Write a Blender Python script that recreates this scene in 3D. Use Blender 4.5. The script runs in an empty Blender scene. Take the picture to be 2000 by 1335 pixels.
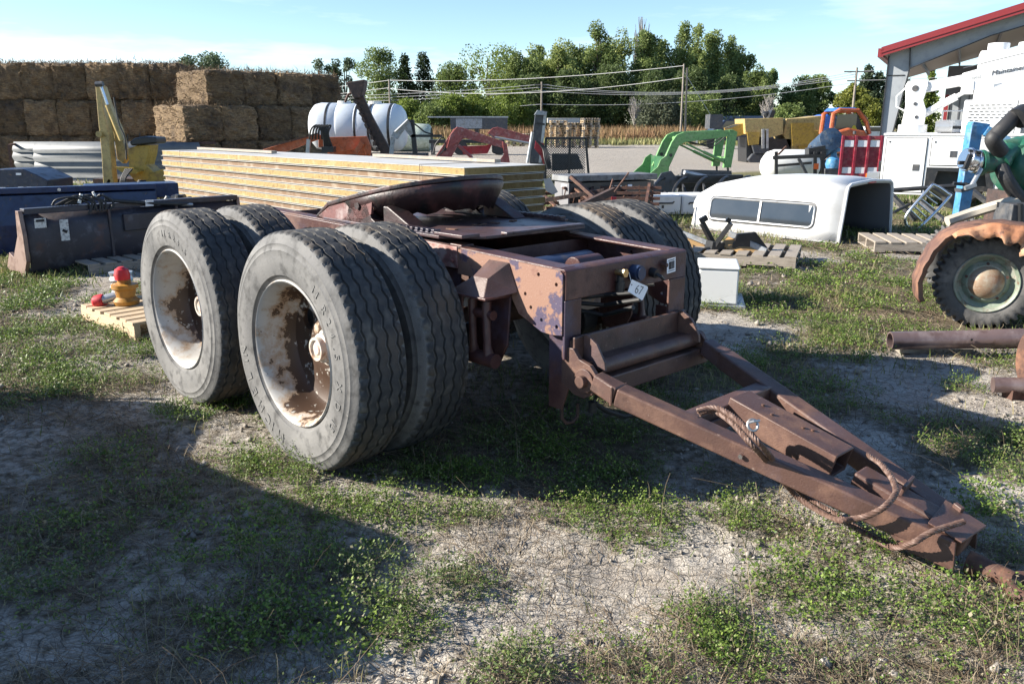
import bpy, bmesh, math, random
import numpy as np
from mathutils import Vector, Matrix, Euler, noise as mnoise
random.seed(7); rng = np.random.default_rng(7)
S = bpy.context.scene
C = S.collection
R = math.radians

# ------------------------------------------------------------------ camera, sky, sun, exposure
CAM_H, PITCH = 1.503, R(14.73)
cam = bpy.data.cameras.new("camera"); cam.lens = 28.8; cam.sensor_width = 36.0
cam.clip_start = 0.05; cam.clip_end = 3000
co = bpy.data.objects.new("camera", cam); C.objects.link(co)
co.location = (0, 0, CAM_H); co.rotation_euler = (math.pi/2 - PITCH, 0, 0)
S.camera = co
SUN_EL, SUN_AZ = R(26.0), R(-90.5)       # azimuth measured from +Y towards +X
sd = Vector((math.sin(SUN_AZ)*math.cos(SUN_EL), math.cos(SUN_AZ)*math.cos(SUN_EL), math.sin(SUN_EL)))
sl = bpy.data.lights.new("sun", 'SUN'); sl.energy = 5.0; sl.angle = R(0.53); sl.color = (1.0, 0.93, 0.82)
so = bpy.data.objects.new("sun", sl); C.objects.link(so)
so.rotation_euler = (-sd).to_track_quat('-Z', 'Y').to_euler()
W = bpy.data.worlds.new("World"); S.world = W; W.use_nodes = True
nt = W.node_tree; bg = nt.nodes['Background']
sky = nt.nodes.new('ShaderNodeTexSky'); sky.sky_type = 'NISHITA'; sky.sun_disc = False
sky.sun_elevation = SUN_EL; sky.sun_rotation = SUN_AZ; sky.altitude = 1200; sky.air_density = 1.0; sky.dust_density = 0.0; sky.ozone_density = 3.0
bg.inputs[1].default_value = 0.082
# thin streaks of cirrus low in the sky
tc = nt.nodes.new('ShaderNodeTexCoord'); mp = nt.nodes.new('ShaderNodeMapping')
mp.inputs['Scale'].default_value = (2.2, 2.2, 13.0); mp.inputs['Location'].default_value = (3.1, 0.4, 0.0)
nz = nt.nodes.new('ShaderNodeTexNoise'); nz.inputs['Scale'].default_value = 1.6; nz.inputs['Detail'].default_value = 6; nz.inputs['Roughness'].default_value = 0.55
cr = nt.nodes.new('ShaderNodeMapRange'); cr.inputs[1].default_value = 0.54; cr.inputs[2].default_value = 0.72; cr.inputs[3].default_value = 0.0; cr.inputs[4].default_value = 0.5
sx = nt.nodes.new('ShaderNodeSeparateXYZ')
lowm = nt.nodes.new('ShaderNodeMapRange'); lowm.inputs[1].default_value = 0.02; lowm.inputs[2].default_value = 0.22; lowm.inputs[3].default_value = 1.0; lowm.inputs[4].default_value = 0.15
mul = nt.nodes.new('ShaderNodeMath'); mul.operation = 'MULTIPLY'
mixs = nt.nodes.new('ShaderNodeMix'); mixs.data_type = 'RGBA'; mixs.inputs['B'].default_value = (9.0, 9.2, 9.4, 1)
L = nt.links.new
L(tc.outputs['Generated'], mp.inputs['Vector']); L(mp.outputs[0], nz.inputs['Vector']); L(nz.outputs['Fac'], cr.inputs[0])
L(tc.outputs['Generated'], sx.inputs[0]); L(sx.outputs['Z'], lowm.inputs[0]); L(cr.outputs[0], mul.inputs[0]); L(lowm.outputs[0], mul.inputs[1])
L(mul.outputs[0], mixs.inputs['Factor']); L(sky.outputs[0], mixs.inputs['A']); L(mixs.outputs['Result'], bg.inputs[0])
S.view_settings.view_transform = 'Standard'; S.view_settings.look = 'None'
S.view_settings.exposure = 1.42; S.view_settings.gamma = 1.0; S.view_settings.use_curve_mapping = False

# ------------------------------------------------------------------ helpers
def survey(u, v, y):
    """point of the place that the photograph shows at (u, v), at the distance y along the ground"""
    a = (u-1000)/1600.0; b = (v-667.5)/1600.0
    c, s = math.cos(PITCH), math.sin(PITCH)
    k = y/(c-b*s)
    return Vector((a*k, y, CAM_H + k*(-s-b*c)))

class B:
    """collects shapes, then builds ONE mesh object"""
    def __init__(s): s.v = []; s.f = []
    def add(s, vs, fs, M=None):
        n = len(s.v)
        if M is not None: vs = [M @ Vector(p) for p in vs]
        s.v += [tuple(p) for p in vs]; s.f += [tuple(i+n for i in f) for f in fs]
        return s
    def box(s, x0, x1, y0, y1, z0, z1, M=None):
        vs = [(x0,y0,z0),(x1,y0,z0),(x1,y1,z0),(x0,y1,z0),(x0,y0,z1),(x1,y0,z1),(x1,y1,z1),(x0,y1,z1)]
        return s.add(vs, [(3,2,1,0),(4,5,6,7),(0,1,5,4),(1,2,6,5),(2,3,7,6),(3,0,4,7)], M)
    def obox(s, c, size, rot=(0,0,0)):
        M = Matrix.Translation(c) @ Euler([R(a) for a in rot]).to_matrix().to_4x4()
        a, b, d = [q/2 for q in size]
        return s.box(-a, a, -b, b, -d, d, M)
    def beam(s, p0, p1, w, h, up=(0,0,1), w1=None, h1=None):
        p0, p1 = Vector(p0), Vector(p1); d = (p1-p0).normalized(); up = Vector(up)
        sd_ = d.cross(up)
        if sd_.length < 1e-4: sd_ = d.cross(Vector((0,1,0)))
        sd_.normalize(); u = sd_.cross(d)
        w1 = w if w1 is None else w1; h1 = h if h1 is None else h1
        vs = []
        for p, a, b in ((p0,w,h),(p1,w1,h1)):
            for i, j in ((-1,-1),(1,-1),(1,1),(-1,1)): vs.append(p + sd_*(i*a/2) + u*(j*b/2))
        return s.add(vs, [(0,1,2,3),(7,6,5,4),(0,4,5,1),(1,5,6,2),(2,6,7,3),(3,7,4,0)])
    def cyl(s, p0, p1, r, r1=None, n=16, caps=True):
        p0, p1 = Vector(p0), Vector(p1); r1 = r if r1 is None else r1
        q = (p1-p0).to_track_quat('Z','Y'); vs = []; fs = []
        for p, rr in ((p0,r),(p1,r1)):
            for i in range(n):
                a = 2*math.pi*i/n; vs.append(p + q @ Vector((rr*math.cos(a), rr*math.sin(a), 0)))
        for i in range(n): j=(i+1)%n; fs.append((i,j,n+j,n+i))
        if caps: fs += [tuple(range(n-1,-1,-1)), tuple(range(n,2*n))]
        return s.add(vs, fs)
    def tube(s, pts, r, n=8, closed=False):
        pts = [Vector(p) for p in pts]; m = len(pts); vs = []; fs = []
        pu = None
        for k, p in enumerate(pts):
            a = pts[(k-1) % m] if (closed or k > 0) else p
            b = pts[(k+1) % m] if (closed or k < m-1) else p
            d = (b-a).normalized()
            if pu is None:
                u = d.orthogonal().normalized()
            else:
                u = (pu - d*pu.dot(d)).normalized()
            pu = u; w = d.cross(u)
            rr = r[k] if isinstance(r, (list, tuple)) else r
            for i in range(n):
                t = 2*math.pi*i/n; vs.append(p + u*(rr*math.cos(t)) + w*(rr*math.sin(t)))
        for k in range(m if closed else m-1):
            k2 = (k+1) % m
            for i in range(n): j=(i+1)%n; fs.append((k*n+i, k*n+j, k2*n+j, k2*n+i))
        if not closed: fs += [tuple(range(n-1,-1,-1)), tuple((m-1)*n+i for i in range(n))]
        return s.add(vs, fs)
    def prism(s, poly, d0, d1, plane='xz', M=None):
        n = len(poly)
        def P(a, b, d): return {'xz':(a,d,b),'xy':(a,b,d),'yz':(d,a,b)}[plane]
        vs = [P(a,b,d0) for a,b in poly] + [P(a,b,d1) for a,b in poly]
        fs = [tuple(range(n)), tuple(range(2*n-1,n-1,-1))] + [(i,n+i,n+(i+1)%n,(i+1)%n) for i in range(n)]
        return s.add(vs, fs, M)
    def lathe(s, prof, n=32, M=None, closed=False):
        """profile (r, h) turned round local Z"""
        m = len(prof); vs = []; fs = []
        for i in range(n):
            t = 2*math.pi*i/n
            for r, h in prof: vs.append((r*math.cos(t), r*math.sin(t), h))
        for i in range(n):
            j = (i+1) % n
            for k in range(m if closed else m-1):
                k2 = (k+1) % m
                fs.append((i*m+k, j*m+k, j*m+k2, i*m+k2))
        return s.add(vs, fs, M)
    def build(s, name, mat, parent=None, smooth=40, bevel=0, seg=2):
        me = bpy.data.meshes.new(name); me.from_pydata(s.v, [], s.f)
        bm = bmesh.new(); bm.from_mesh(me); bmesh.ops.recalc_face_normals(bm, faces=bm.faces); bm.to_mesh(me); bm.free()
        if smooth:
            me.polygons.foreach_set('use_smooth', [True]*len(me.polygons)); me.set_sharp_from_angle(angle=R(smooth))
        me.materials.append(mat)
        o = bpy.data.objects.new(name, me); C.objects.link(o)
        if parent is not None: o.parent = parent
        if bevel:
            md = o.modifiers.new('bevel', 'BEVEL'); md.width = bevel; md.segments = seg; md.limit_method = 'ANGLE'; md.angle_limit = R(35); md.use_clamp_overlap = True
        return o

def tag(o, label, cat, group=None, kind=None):
    o['label'] = label; o['category'] = cat
    if group: o['group'] = group
    if kind: o['kind'] = kind
    return o
def thing(name, label, cat, loc=(0,0,0), rz=0, group=None):
    o = bpy.data.objects.new(name, None); C.objects.link(o); o.empty_display_size = 0.2
    o.location = loc; o.rotation_euler = (0,0,R(rz))
    return tag(o, label, cat, group)
def node(name, parent, loc=(0,0,0), rot=(0,0,0)):
    o = bpy.data.objects.new(name, None); C.objects.link(o); o.parent = parent; o.location = loc; o.rotation_euler = rot
    o.empty_display_size = 0.1
    return o
def place(o, loc, rz=0):
    o.location = loc; o.rotation_euler = (0,0,R(rz)); return o
def dup(o, parent=None, loc=None, rot=None):
    c = o.copy(); C.objects.link(c); c.parent = parent
    if loc is not None: c.location = loc
    if rot is not None: c.rotation_euler = rot
    for ch in [k for k in bpy.data.objects if k.parent == o]: dup(ch, c)
    return c
def cut(o, cutter):
    """real hole: boolean difference, applied"""
    k = cutter.build('cutter', o.data.materials[0], smooth=0)
    k.parent = o.parent
    md = o.modifiers.new('b','BOOLEAN'); md.operation='DIFFERENCE'; md.object = k; md.solver='EXACT'
    dg = bpy.context.evaluated_depsgraph_get(); dg.update()
    me = bpy.data.meshes.new_from_object(o.evaluated_get(dg))
    o.modifiers.clear(); o.data = me
    me.polygons.foreach_set('use_smooth', [True]*len(me.polygons)); me.set_sharp_from_angle(angle=R(35))
    bpy.data.objects.remove(k)
def text_mesh(body, size, depth, mat, name, parent=None, loc=(0,0,0), rot=(0,0,0), shear=0, align='CENTER', offset=0):
    cu = bpy.data.curves.new('t','FONT'); cu.body = body; cu.size = size; cu.extrude = depth; cu.align_x = align; cu.align_y = 'CENTER'; cu.shear = shear; cu.offset = offset
    to = bpy.data.objects.new('t', cu); C.objects.link(to)
    dg = bpy.context.evaluated_depsgraph_get(); dg.update()
    me = bpy.data.meshes.new_from_object(to.evaluated_get(dg)); bpy.data.objects.remove(to)
    me.materials.clear(); me.materials.append(mat); me.name = name
    o = bpy.data.objects.new(name, me); C.objects.link(o); o.parent = parent; o.location = loc; o.rotation_euler = rot
    return o
def glyph(ch, size, depth):
    cu = bpy.data.curves.new('t','FONT'); cu.body = ch; cu.size = size; cu.extrude = depth; cu.align_x = 'CENTER'; cu.align_y='BOTTOM_BASELINE'; cu.resolution_u = 3
    to = bpy.data.objects.new('t', cu); C.objects.link(to)
    dg = bpy.context.evaluated_depsgraph_get(); dg.update()
    me = bpy.data.meshes.new_from_object(to.evaluated_get(dg)); bpy.data.objects.remove(to)
    vs = [v.co.copy() for v in me.vertices]; fs = [tuple(p.vertices) for p in me.polygons]; bpy.data.meshes.remove(me)
    return vs, fs

# ------------------------------------------------------------------ materials
def mat(name, base, rough=0.6, metal=0.0, layers=(), bump=None, spec=0.5, rnd=True, coat=0, trans=0):
    """layers: (colour, noise scale, low, high[, roughness, stretch(x,y,z)]) put over the base by noise"""
    m = bpy.data.materials.new(name); m.use_nodes = True; n = m.node_tree; N = n.nodes.new; L = n.links.new
    bs = n.nodes['Principled BSDF']; bs.inputs['Roughness'].default_value = rough; bs.inputs['Metallic'].default_value = metal
    bs.inputs['Specular IOR Level'].default_value = spec
    if coat: bs.inputs['Coat Weight'].default_value = coat
    tc = N('ShaderNodeTexCoord'); vec = tc.outputs['Object']
    if rnd:
        oi = N('ShaderNodeObjectInfo'); sc = N('ShaderNodeMath'); sc.operation='MULTIPLY'; sc.inputs[1].default_value = 37.0
        L(oi.outputs['Random'], sc.inputs[0]); va = N('ShaderNodeVectorMath'); L(vec, va.inputs[0]); L(sc.outputs[0], va.inputs[1]); vec = va.outputs[0]
    rgb = N('ShaderNodeRGB'); rgb.outputs[0].default_value = (*base,1); col = rgb.outputs[0]
    rv = N('ShaderNodeValue'); rv.outputs[0].default_value = rough; ro = rv.outputs[0]
    for i, ly in enumerate(layers):
        c2, scl, lo, hi = ly[:4]; r2 = ly[4] if len(ly) > 4 and ly[4] is not None else None; st = ly[5] if len(ly) > 5 else None
        v = vec
        if st:
            mp = N('ShaderNodeMapping'); mp.inputs['Scale'].default_value = st; mp.inputs['Location'].default_value = (i*3.7, i*1.3, i*2.1); L(vec, mp.inputs['Vector']); v = mp.outputs[0]
        else:
            mp = N('ShaderNodeMapping'); mp.inputs['Location'].default_value = (i*5.7, i*2.3, i*4.1); L(vec, mp.inputs['Vector']); v = mp.outputs[0]
        nz = N('ShaderNodeTexNoise'); nz.inputs['Scale'].default_value = scl; nz.inputs['Detail'].default_value = 7; nz.inputs['Roughness'].default_value = 0.62
        L(v, nz.inputs['Vector'])
        mr = N('ShaderNodeMapRange'); mr.inputs[1].default_value = lo; mr.inputs[2].default_value = hi; L(nz.outputs['Fac'], mr.inputs[0])
        mx = N('ShaderNodeMix'); mx.data_type='RGBA'; mx.inputs['B'].default_value = (*c2,1); L(mr.outputs[0], mx.inputs['Factor']); L(col, mx.inputs['A']); col = mx.outputs['Result']
        if r2 is not None:
            mf = N('ShaderNodeMix'); mf.data_type='FLOAT'; mf.inputs['B'].default_value = r2; L(mr.outputs[0], mf.inputs['Factor']); L(ro, mf.inputs['A']); ro = mf.outputs['Result']
    L(col, bs.inputs['Base Color']); L(ro, bs.inputs['Roughness'])
    if bump:
        nz = N('ShaderNodeTexNoise'); nz.inputs['Scale'].default_value = bump[0]; nz.inputs['Detail'].default_value = 6; L(vec, nz.inputs['Vector'])
        bp = N('ShaderNodeBump'); bp.inputs['Strength'].default_value = bump[1]; bp.inputs['Distance'].default_value = bump[2] if len(bump) > 2 else 0.01
        L(nz.outputs['Fac'], bp.inputs['Height']); L(bp.outputs[0], bs.inputs['Normal'])
    return m
def leafmat(name, rough=0.55, transl=0.35, attr='col'):
    m = bpy.data.materials.new(name); m.use_nodes = True; n = m.node_tree; N = n.nodes.new; L = n.links.new
    bs = n.nodes['Principled BSDF']; bs.inputs['Roughness'].default_value = rough; bs.inputs['Specular IOR Level'].default_value = 0.3
    at = N('ShaderNodeAttribute'); at.attribute_name = attr; L(at.outputs['Color'], bs.inputs['Base Color'])
    if transl:
        tr = N('ShaderNodeBsdfTranslucent'); L(at.outputs['Color'], tr.inputs['Color']); mx = N('ShaderNodeMixShader'); mx.inputs[0].default_value = transl
        out = n.nodes['Material Output']; L(bs.outputs[0], mx.inputs[1]); L(tr.outputs[0], mx.inputs[2]); L(mx.outputs[0], out.inputs['Surface'])
    return m
def np_mesh(name, verts, faces_flat, nper, cols, material, parent=None):
    """fast mesh from arrays: faces all with nper corners; cols one colour per vertex"""
    me = bpy.data.meshes.new(name); nv = len(verts); nf = len(faces_flat)//nper
    me.vertices.add(nv); me.vertices.foreach_set('co', np.asarray(verts, np.float32).ravel())
    me.loops.add(nf*nper); me.loops.foreach_set('vertex_index', np.asarray(faces_flat, np.int32))
    me.polygons.add(nf); me.polygons.foreach_set('loop_start', np.arange(0, nf*nper, nper, dtype=np.int32))
    me.update(calc_edges=True)
    if cols is not None:
        at = me.attributes.new('col','FLOAT_COLOR','POINT'); c4 = np.ones((nv,4), np.float32); c4[:,:3] = cols; at.data.foreach_set('color', c4.ravel())
    me.materials.append(material)
    o = bpy.data.objects.new(name, me); C.objects.link(o)
    if parent is not None: o.parent = parent
    return o

RUST = (0.115,0.05,0.032); RUST_L = (0.22,0.105,0.06); RUST_D = (0.045,0.022,0.018)
m_frame = mat('maroon_frame_paint', (0.062,0.025,0.023), 0.42, 0, [((0.14,0.07,0.05), 5, .5,.68,.7), ((0.065,0.05,0.075), 3.2, .55,.68,.4), ((0.05,0.02,0.017), 14, .55,.75,.8), ((0.20,0.13,0.115), 60, .70,.82,.6)], (90,.3,.004))
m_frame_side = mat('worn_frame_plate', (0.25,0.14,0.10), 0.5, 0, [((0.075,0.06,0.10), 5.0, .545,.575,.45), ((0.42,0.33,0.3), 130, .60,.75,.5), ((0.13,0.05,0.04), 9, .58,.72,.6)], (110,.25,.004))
m_tongue = mat('rusty_tongue_steel', (0.088,0.047,0.037), 0.48, 0, [((0.15,0.08,0.055), 7, .48,.66,.7), ((0.045,0.026,0.022), 3.5, .52,.64,.55), ((0.24,0.17,0.14), 34, .64,.74,.5), ((0.075,0.036,0.03), 10, .55,.7,.6), ((0.11,0.075,0.08), 3, .55,.75,.45), ((0.3,0.2,0.16), 70, .7,.82,.6)], (140,.3,.004))
m_deck = mat('dark_deck_plate', (0.07,0.042,0.045), 0.4, 0, [((0.2,0.12,0.1), 4, .52,.7,.5), ((0.06,0.055,0.075), 6, .5,.65,.35), ((0.035,0.02,0.018), 12, .55,.7,.7)], (60,.3,.004))
m_fifth = mat('greasy_fifth_wheel', (0.034,0.016,0.016), 0.5, 0, [((0.10,0.036,0.034), 5, .52,.66,.6), ((0.018,0.017,0.017), 8, .5,.62,.4), ((0.16,0.11,0.1), 16, .64,.78,.7)], (50,.4,.006))
m_black = mat('black_paint', (0.018,0.019,0.021), 0.42, 0, [((0.06,0.055,0.05), 9, .52,.8,.7)], (80,.15,.003))
m_blackrub = mat('black_rubber_hose', (0.022,0.022,0.023), 0.6, 0, [((0.07,0.065,0.06), 12, .55,.8,.8)])
m_bluetank = mat('dark_blue_tank', (0.02,0.035,0.08), 0.4, 0, [((0.12,0.1,0.09), 7, .55,.75,.7)])
m_steel = mat('dull_steel', (0.36,0.36,0.36), 0.42, 0.8, [((0.2,0.16,0.13), 10, .55,.75,.7)], (60,.1,.003))
m_brass = mat('brass_fitting', (0.5,0.36,0.18), 0.35, 0.9)
m_white = mat('white_paint', (0.62,0.62,0.61), 0.4, 0, [((0.40,0.38,0.35), 4, .52,.8,.6)], spec=.5)
m_offwhite = mat('offwhite_plastic', (0.7,0.7,0.68), 0.5, 0, [((0.5,0.48,0.44), 6, .55,.85,.6)])
m_paper = mat('paper', (0.82,0.82,0.84), 0.6, 0)
m_ink = mat('black_ink', (0.012,0.012,0.016), 0.6, 0)
m_glass = mat('dark_glass', (0.03,0.036,0.042), 0.05, 0, [((0.055,0.06,0.065), 1.5, .4,.8)], spec=.8)
m_chrome = mat('bright_metal', (0.62,0.63,0.65), 0.25, 1.0)
m_rust = mat('rusty_iron', (.085,.042,.03), 0.75, 0, [(RUST_L, 9, .5,.7,.8), (RUST_D, 14, .5,.68,.8)], (70,.4,.004))
m_wood = mat('weathered_wood', (0.30,0.26,0.215), 0.8, 0, [((0.16,0.135,0.11), 9, .45,.7,.85,(1,12,12)), ((0.42,0.37,0.3), 5, .55,.75,.8)], (50,.3,.004))
m_wood_new = mat('pale_wood', (0.50,0.38,0.24), 0.75, 0, [((0.34,0.25,0.15), 9, .5,.7,.8,(1,14,14))], (50,.2,.003))
# ------------------------------------------------------------------ ground
def _h(ix, iy, seed):
    n = (ix.astype(np.int64)*374761393 + iy.astype(np.int64)*668265263 + seed*974711) & 0x7fffffff
    n = ((n ^ (n >> 13))*1274126177) & 0x7fffffff
    return ((n ^ (n >> 16)) & 0xffff)/65535.0
def vno(x, y, seed=0):
    x = np.asarray(x, float); y = np.asarray(y, float)
    ix = np.floor(x); iy = np.floor(y); fx = x-ix; fy = y-iy; fx = fx*fx*(3-2*fx); fy = fy*fy*(3-2*fy)
    a = _h(ix,iy,seed); b = _h(ix+1,iy,seed); c = _h(ix,iy+1,seed); d = _h(ix+1,iy+1,seed)
    return (a*(1-fx)+b*fx)*(1-fy) + (c*(1-fx)+d*fx)*fy
def fbm(x, y, seed=0, oct=4):
    s = 0; a = .5; t = 0
    for k in range(oct): s = s + a*vno(x*2**k+k*17.3, y*2**k-k*9.1, seed+k); t += a; a *= .5
    return s/t
def sstep(a, b, x): t = np.clip((x-a)/(b-a), 0, 1); return t*t*(3-2*t)
def gz(x, y):
    x = np.asarray(x, float); y = np.asarray(y, float); d = np.hypot(x, y)
    near = 1 - sstep(10, 24, d)
    return near*((fbm(x*.9, y*.9, 3)-.5)*.05 + (fbm(x*6, y*6, 11)-.5)*.034 + (fbm(x*24, y*24, 12, 2)-.5)*.016) - .004
def gravelm(x, y):
    e = 21 + 5*(fbm(x*.12, y*.12, 41)-.5)*2 + np.where(x > 3, np.clip(x-3, 0, 8)*.9, 0) + np.where((x > -1) & (x < 3), 5, 0)
    return sstep(0, 3, y-e)*(1-sstep(66, 70, y + 3*fbm(x*.2, y*.2, 5)))
CLUMPS = []   # x, y, radius, height, greenness
def gp(u, v):
    a = (u-1000)/1600.0; b = (v-667.5)/1600.0; k = -CAM_H/(-math.sin(PITCH)-b*math.cos(PITCH)); return a*k, (math.cos(PITCH)-b*math.sin(PITCH))*k
for u, v, r, h, g in [(545,915,.19,.15,1),(600,935,.15,.11,.95),(500,915,.10,.08,1),(700,985,.12,.08,.7),(770,1000,.15,.10,.8),(880,1010,.15,.09,.7),(960,1000,.1,.07,.5),
    (1110,1000,.16,.09,.7),(1230,1030,.22,.14,.95),(1290,1010,.14,.1,.8),(1430,1010,.16,.09,.8),(1500,1030,.2,.1,.8),(760,1170,.17,.2,.6),(800,1230,.14,.12,.5),(700,1110,.1,.1,.6),
    (1640,1100,.24,.15,.9),(1560,1150,.2,.12,.8),(1720,1060,.2,.12,.9),(1640,1180,.2,.12,.7),(1400,1225,.15,.12,.9),(1450,1290,.14,.1,.7),(1240,1320,.18,.12,.9),(1000,1320,.14,.1,.6),(1860,890,.14,.12,.4),(1960,930,.14,.1,.8),(1930,1000,.14,.14,.9),
    (1960,1080,.15,.12,.9),(1880,760,.15,.08,.7),(1980,1250,.2,.1,.9),(1800,1300,.3,.1,.8),(1650,1300,.2,.1,.6),(1900,1190,.2,.1,.7),(1780,1210,.2,.1,.7),(370,820,.16,.1,1),(330,800,.12,.08,.8),(180,770,.25,.16,.9),(230,700,.2,.12,.9),(60,780,.2,.1,.8),(150,690,.25,.1,.9),(640,830,.14,.05,.5),(470,790,.12,.06,.7),
    (250,660,.22,.1,1),(60,700,.3,.12,.7),(300,740,.18,.1,.9),(560,1100,.22,.1,.8),(450,1050,.25,.1,.8),(250,980,.3,.08,.7),(540,1220,.22,.12,.9),(330,1190,.25,.1,.7),(700,1230,.2,.1,.7),(900,1140,.12,.08,.6),(200,900,.25,.08,.7),(480,900,.2,.07,.8),(120,1150,.3,.08,.6),(620,1010,.2,.08,.7),(60,600,.3,.1,.9),(130,650,.28,.1,.9),(205,590,.22,.09,.9),(30,665,.3,.11,.8),(95,565,.3,.1,.9),(140,745,.22,.12,.9),(245,625,.2,.09,1),(40,555,.3,.1,.8),(300,690,.15,.09,.9),(100,720,.2,.1,.8),(1500,620,.26,.1,.8),(1560,600,.28,.09,.8),(1620,640,.25,.1,.8),(1690,600,.28,.09,.8),(1540,685,.26,.12,.8),(1650,695,.28,.1,.8),(1460,585,.25,.09,.7),(1745,640,.22,.09,.8),(1800,600,.3,.09,.8),(1600,560,.3,.09,.7),(1720,550,.3,.08,.7),(1480,700,.2,.1,.7),(1330,690,.2,.09,.7),(1420,760,.2,.08,.8),(1600,760,.22,.09,.8),(1180,930,.2,.06,.7),(900,940,.2,.07,.8),(1050,900,.22,.06,.8)]:
    x, y = gp(u, v); CLUMPS.append((x, y, r*1.05, h, g))
def vegm(x, y):
    """how overgrown the soil is (0 bare, 1 thick)"""
    a = fbm(x*.8+3, y*.8, 21); b = fbm(x*.28, y*.28+7, 22); d = np.hypot(x, y)
    bias = sstep(4.5, 9, d)*.16
    v = sstep(.44, .66, .62*a + .38*b + bias*.6)
    v = np.maximum(v, sstep(9, 12, d)*.42)
    # under and behind the dolly the growth is denser, the front centre is bare crust
    bare = np.exp(-(((x-.75)/1.35)**4 + ((y-2.25)/.62)**4)); v = v*(1-.92*bare)
    bare2 = np.exp(-(((x-2.6)/.8)**2 + ((y-4.5)/.5)**2)); v = v*(1-.85*bare2); bare3 = np.exp(-(((x+2.6)/.7)**2 + ((y-5.4)/.5)**2)) + np.exp(-(((x+.35)/.35)**2 + ((y-2.35)/.25)**2)) + np.exp(-(((x+1.1)/.5)**2 + ((y-2.2)/.25)**2)); v = v*(1-.8*np.clip(bare3,0,1))
    # dead grass lies thick at the left and beneath the dolly
    mat_ = np.maximum(np.exp(-(((x+1.6)/1.7)**4 + ((y-3.0)/1.5)**4)), np.exp(-(((x-.3)/1.3)**4 + ((y-4.4)/1.3)**4))); v = np.maximum(v, mat_*(.30+.55*fbm(x*1.3,y*1.3,77)))
    for cx, cy, r, h, g in CLUMPS: v = np.maximum(v, .7*np.exp(-((x-cx)**2+(y-cy)**2)/(r*.95)**2))
    return v*(1-gravelm(x, y)*.93)
def make_ground():
    rr = [0.35]
    while rr[-1] < 900: rr.append(rr[-1]*1.0125 if rr[-1] < 30 else rr[-1]*1.05)
    rr = np.array(rr); an = np.concatenate([np.linspace(-52, 52, 430), np.linspace(56, 304, 60)])
    A, RR = np.meshgrid(np.radians(an), rr); X = np.sin(A)*RR; Y = np.cos(A)*RR
    Z = gz(X, Y); V = vegm(X, Y); G = gravelm(X, Y)
    nr, na = X.shape; idx = np.arange(nr*na).reshape(nr, na)
    a = idx[:-1,:]; b = idx[1:,:]
    q = np.stack([a, np.roll(a,-1,1), np.roll(b,-1,1), b], -1).reshape(-1)
    vs = np.stack([X,Y,Z],-1).reshape(-1,3)
    cols = np.stack([V,G,0*V],-1).reshape(-1,3)
    # close the middle
    vs = np.concatenate([vs, [[0,0,-.004]]]); cols = np.concatenate([cols, [[.3,0,0]]]); k = len(vs)-1
    fan = np.stack([np.full(na,k), np.full(na,k), np.roll(idx[0],-1), idx[0]],-1)
    m = bpy.data.materials.new('dry_cracked_soil'); m.use_nodes = True; n = m.node_tree; N = n.nodes.new; L = n.links.new
    bs = n.nodes['Principled BSDF']; bs.inputs['Roughness'].default_value = .95; bs.inputs['Specular IOR Level'].default_value = .15
    tc = N('ShaderNodeTexCoord'); at = N('ShaderNodeAttribute'); at.attribute_name = 'col'; sp = N('ShaderNodeSeparateColor'); L(at.outputs['Color'], sp.inputs[0])
    def noise(s, d=6, r=.6):
        z = N('ShaderNodeTexNoise'); z.inputs['Scale'].default_value = s; z.inputs['Detail'].default_value = d; z.inputs['Roughness'].default_value = r; L(tc.outputs['Object'], z.inputs['Vector']); return z
    def rng_(src, a, b, c=0, d=1):
        z = N('ShaderNodeMapRange'); z.inputs[1].default_value=a; z.inputs[2].default_value=b; z.inputs[3].default_value=c; z.inputs[4].default_value=d; L(src, z.inputs[0]); return z.outputs[0]
    def mix(f, A_, B_):
        z = N('ShaderNodeMix'); z.data_type='RGBA'
        for s_, v in (('A',A_),('B',B_)):
            if isinstance(v, tuple): z.inputs[s_].default_value = (*v,1)
            else: L(v, z.inputs[s_])
        if isinstance(f, float): z.inputs['Factor'].default_value = f
        else: L(f, z.inputs['Factor'])
        return z.outputs['Result']
    def mth(op, a, b):
        z = N('ShaderNodeMath'); z.operation = op
        for i, v in enumerate((a,b)):
            if isinstance(v,(int,float)): z.inputs[i].default_value = v
            else: L(v, z.inputs[i])
        return z.outputs[0]
    n1 = noise(2.2); n2 = noise(17); n3 = noise(120, 4); n4 = noise(.5)
    soil = mix(rng_(n1.outputs['Fac'], .35,.68), (0.45,0.415,0.365), (0.32,0.28,0.235))
    soil = mix(rng_(n2.outputs['Fac'], .5,.75), soil, (0.20,0.168,0.132))
    soil = mix(rng_(n3.outputs['Fac'], .55,.8), soil, (0.56,0.52,0.46))
    # shrinkage cracks
    dst = N('ShaderNodeVectorMath'); dst.operation='MULTIPLY_ADD'; nv = noise(9, 3); L(nv.outputs['Color'], dst.inputs[0]); dst.inputs[1].default_value = (.09,.09,.0); L(tc.outputs['Object'], dst.inputs[2])
    vo = N('ShaderNodeTexVoronoi'); vo.feature = 'DISTANCE_TO_EDGE'; vo.inputs['Scale'].default_value = 17; vo.voronoi_dimensions='2D'; L(dst.outputs[0], vo.inputs['Vector'])
    vo2 = N('ShaderNodeTexVoronoi'); vo2.feature = 'DISTANCE_TO_EDGE'; vo2.inputs['Scale'].default_value = 43; vo2.voronoi_dimensions='2D'; L(dst.outputs[0], vo2.inputs['Vector'])
    ck = mth('MAXIMUM', rng_(vo.outputs['Distance'], 0, .045, 1, 0), mth('MULTIPLY', rng_(vo2.outputs['Distance'], 0, .05, 1, 0), .55))
    ck = mth('MULTIPLY', ck, rng_(n4.outputs['Fac'], .35, .55, .35, 1))
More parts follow.
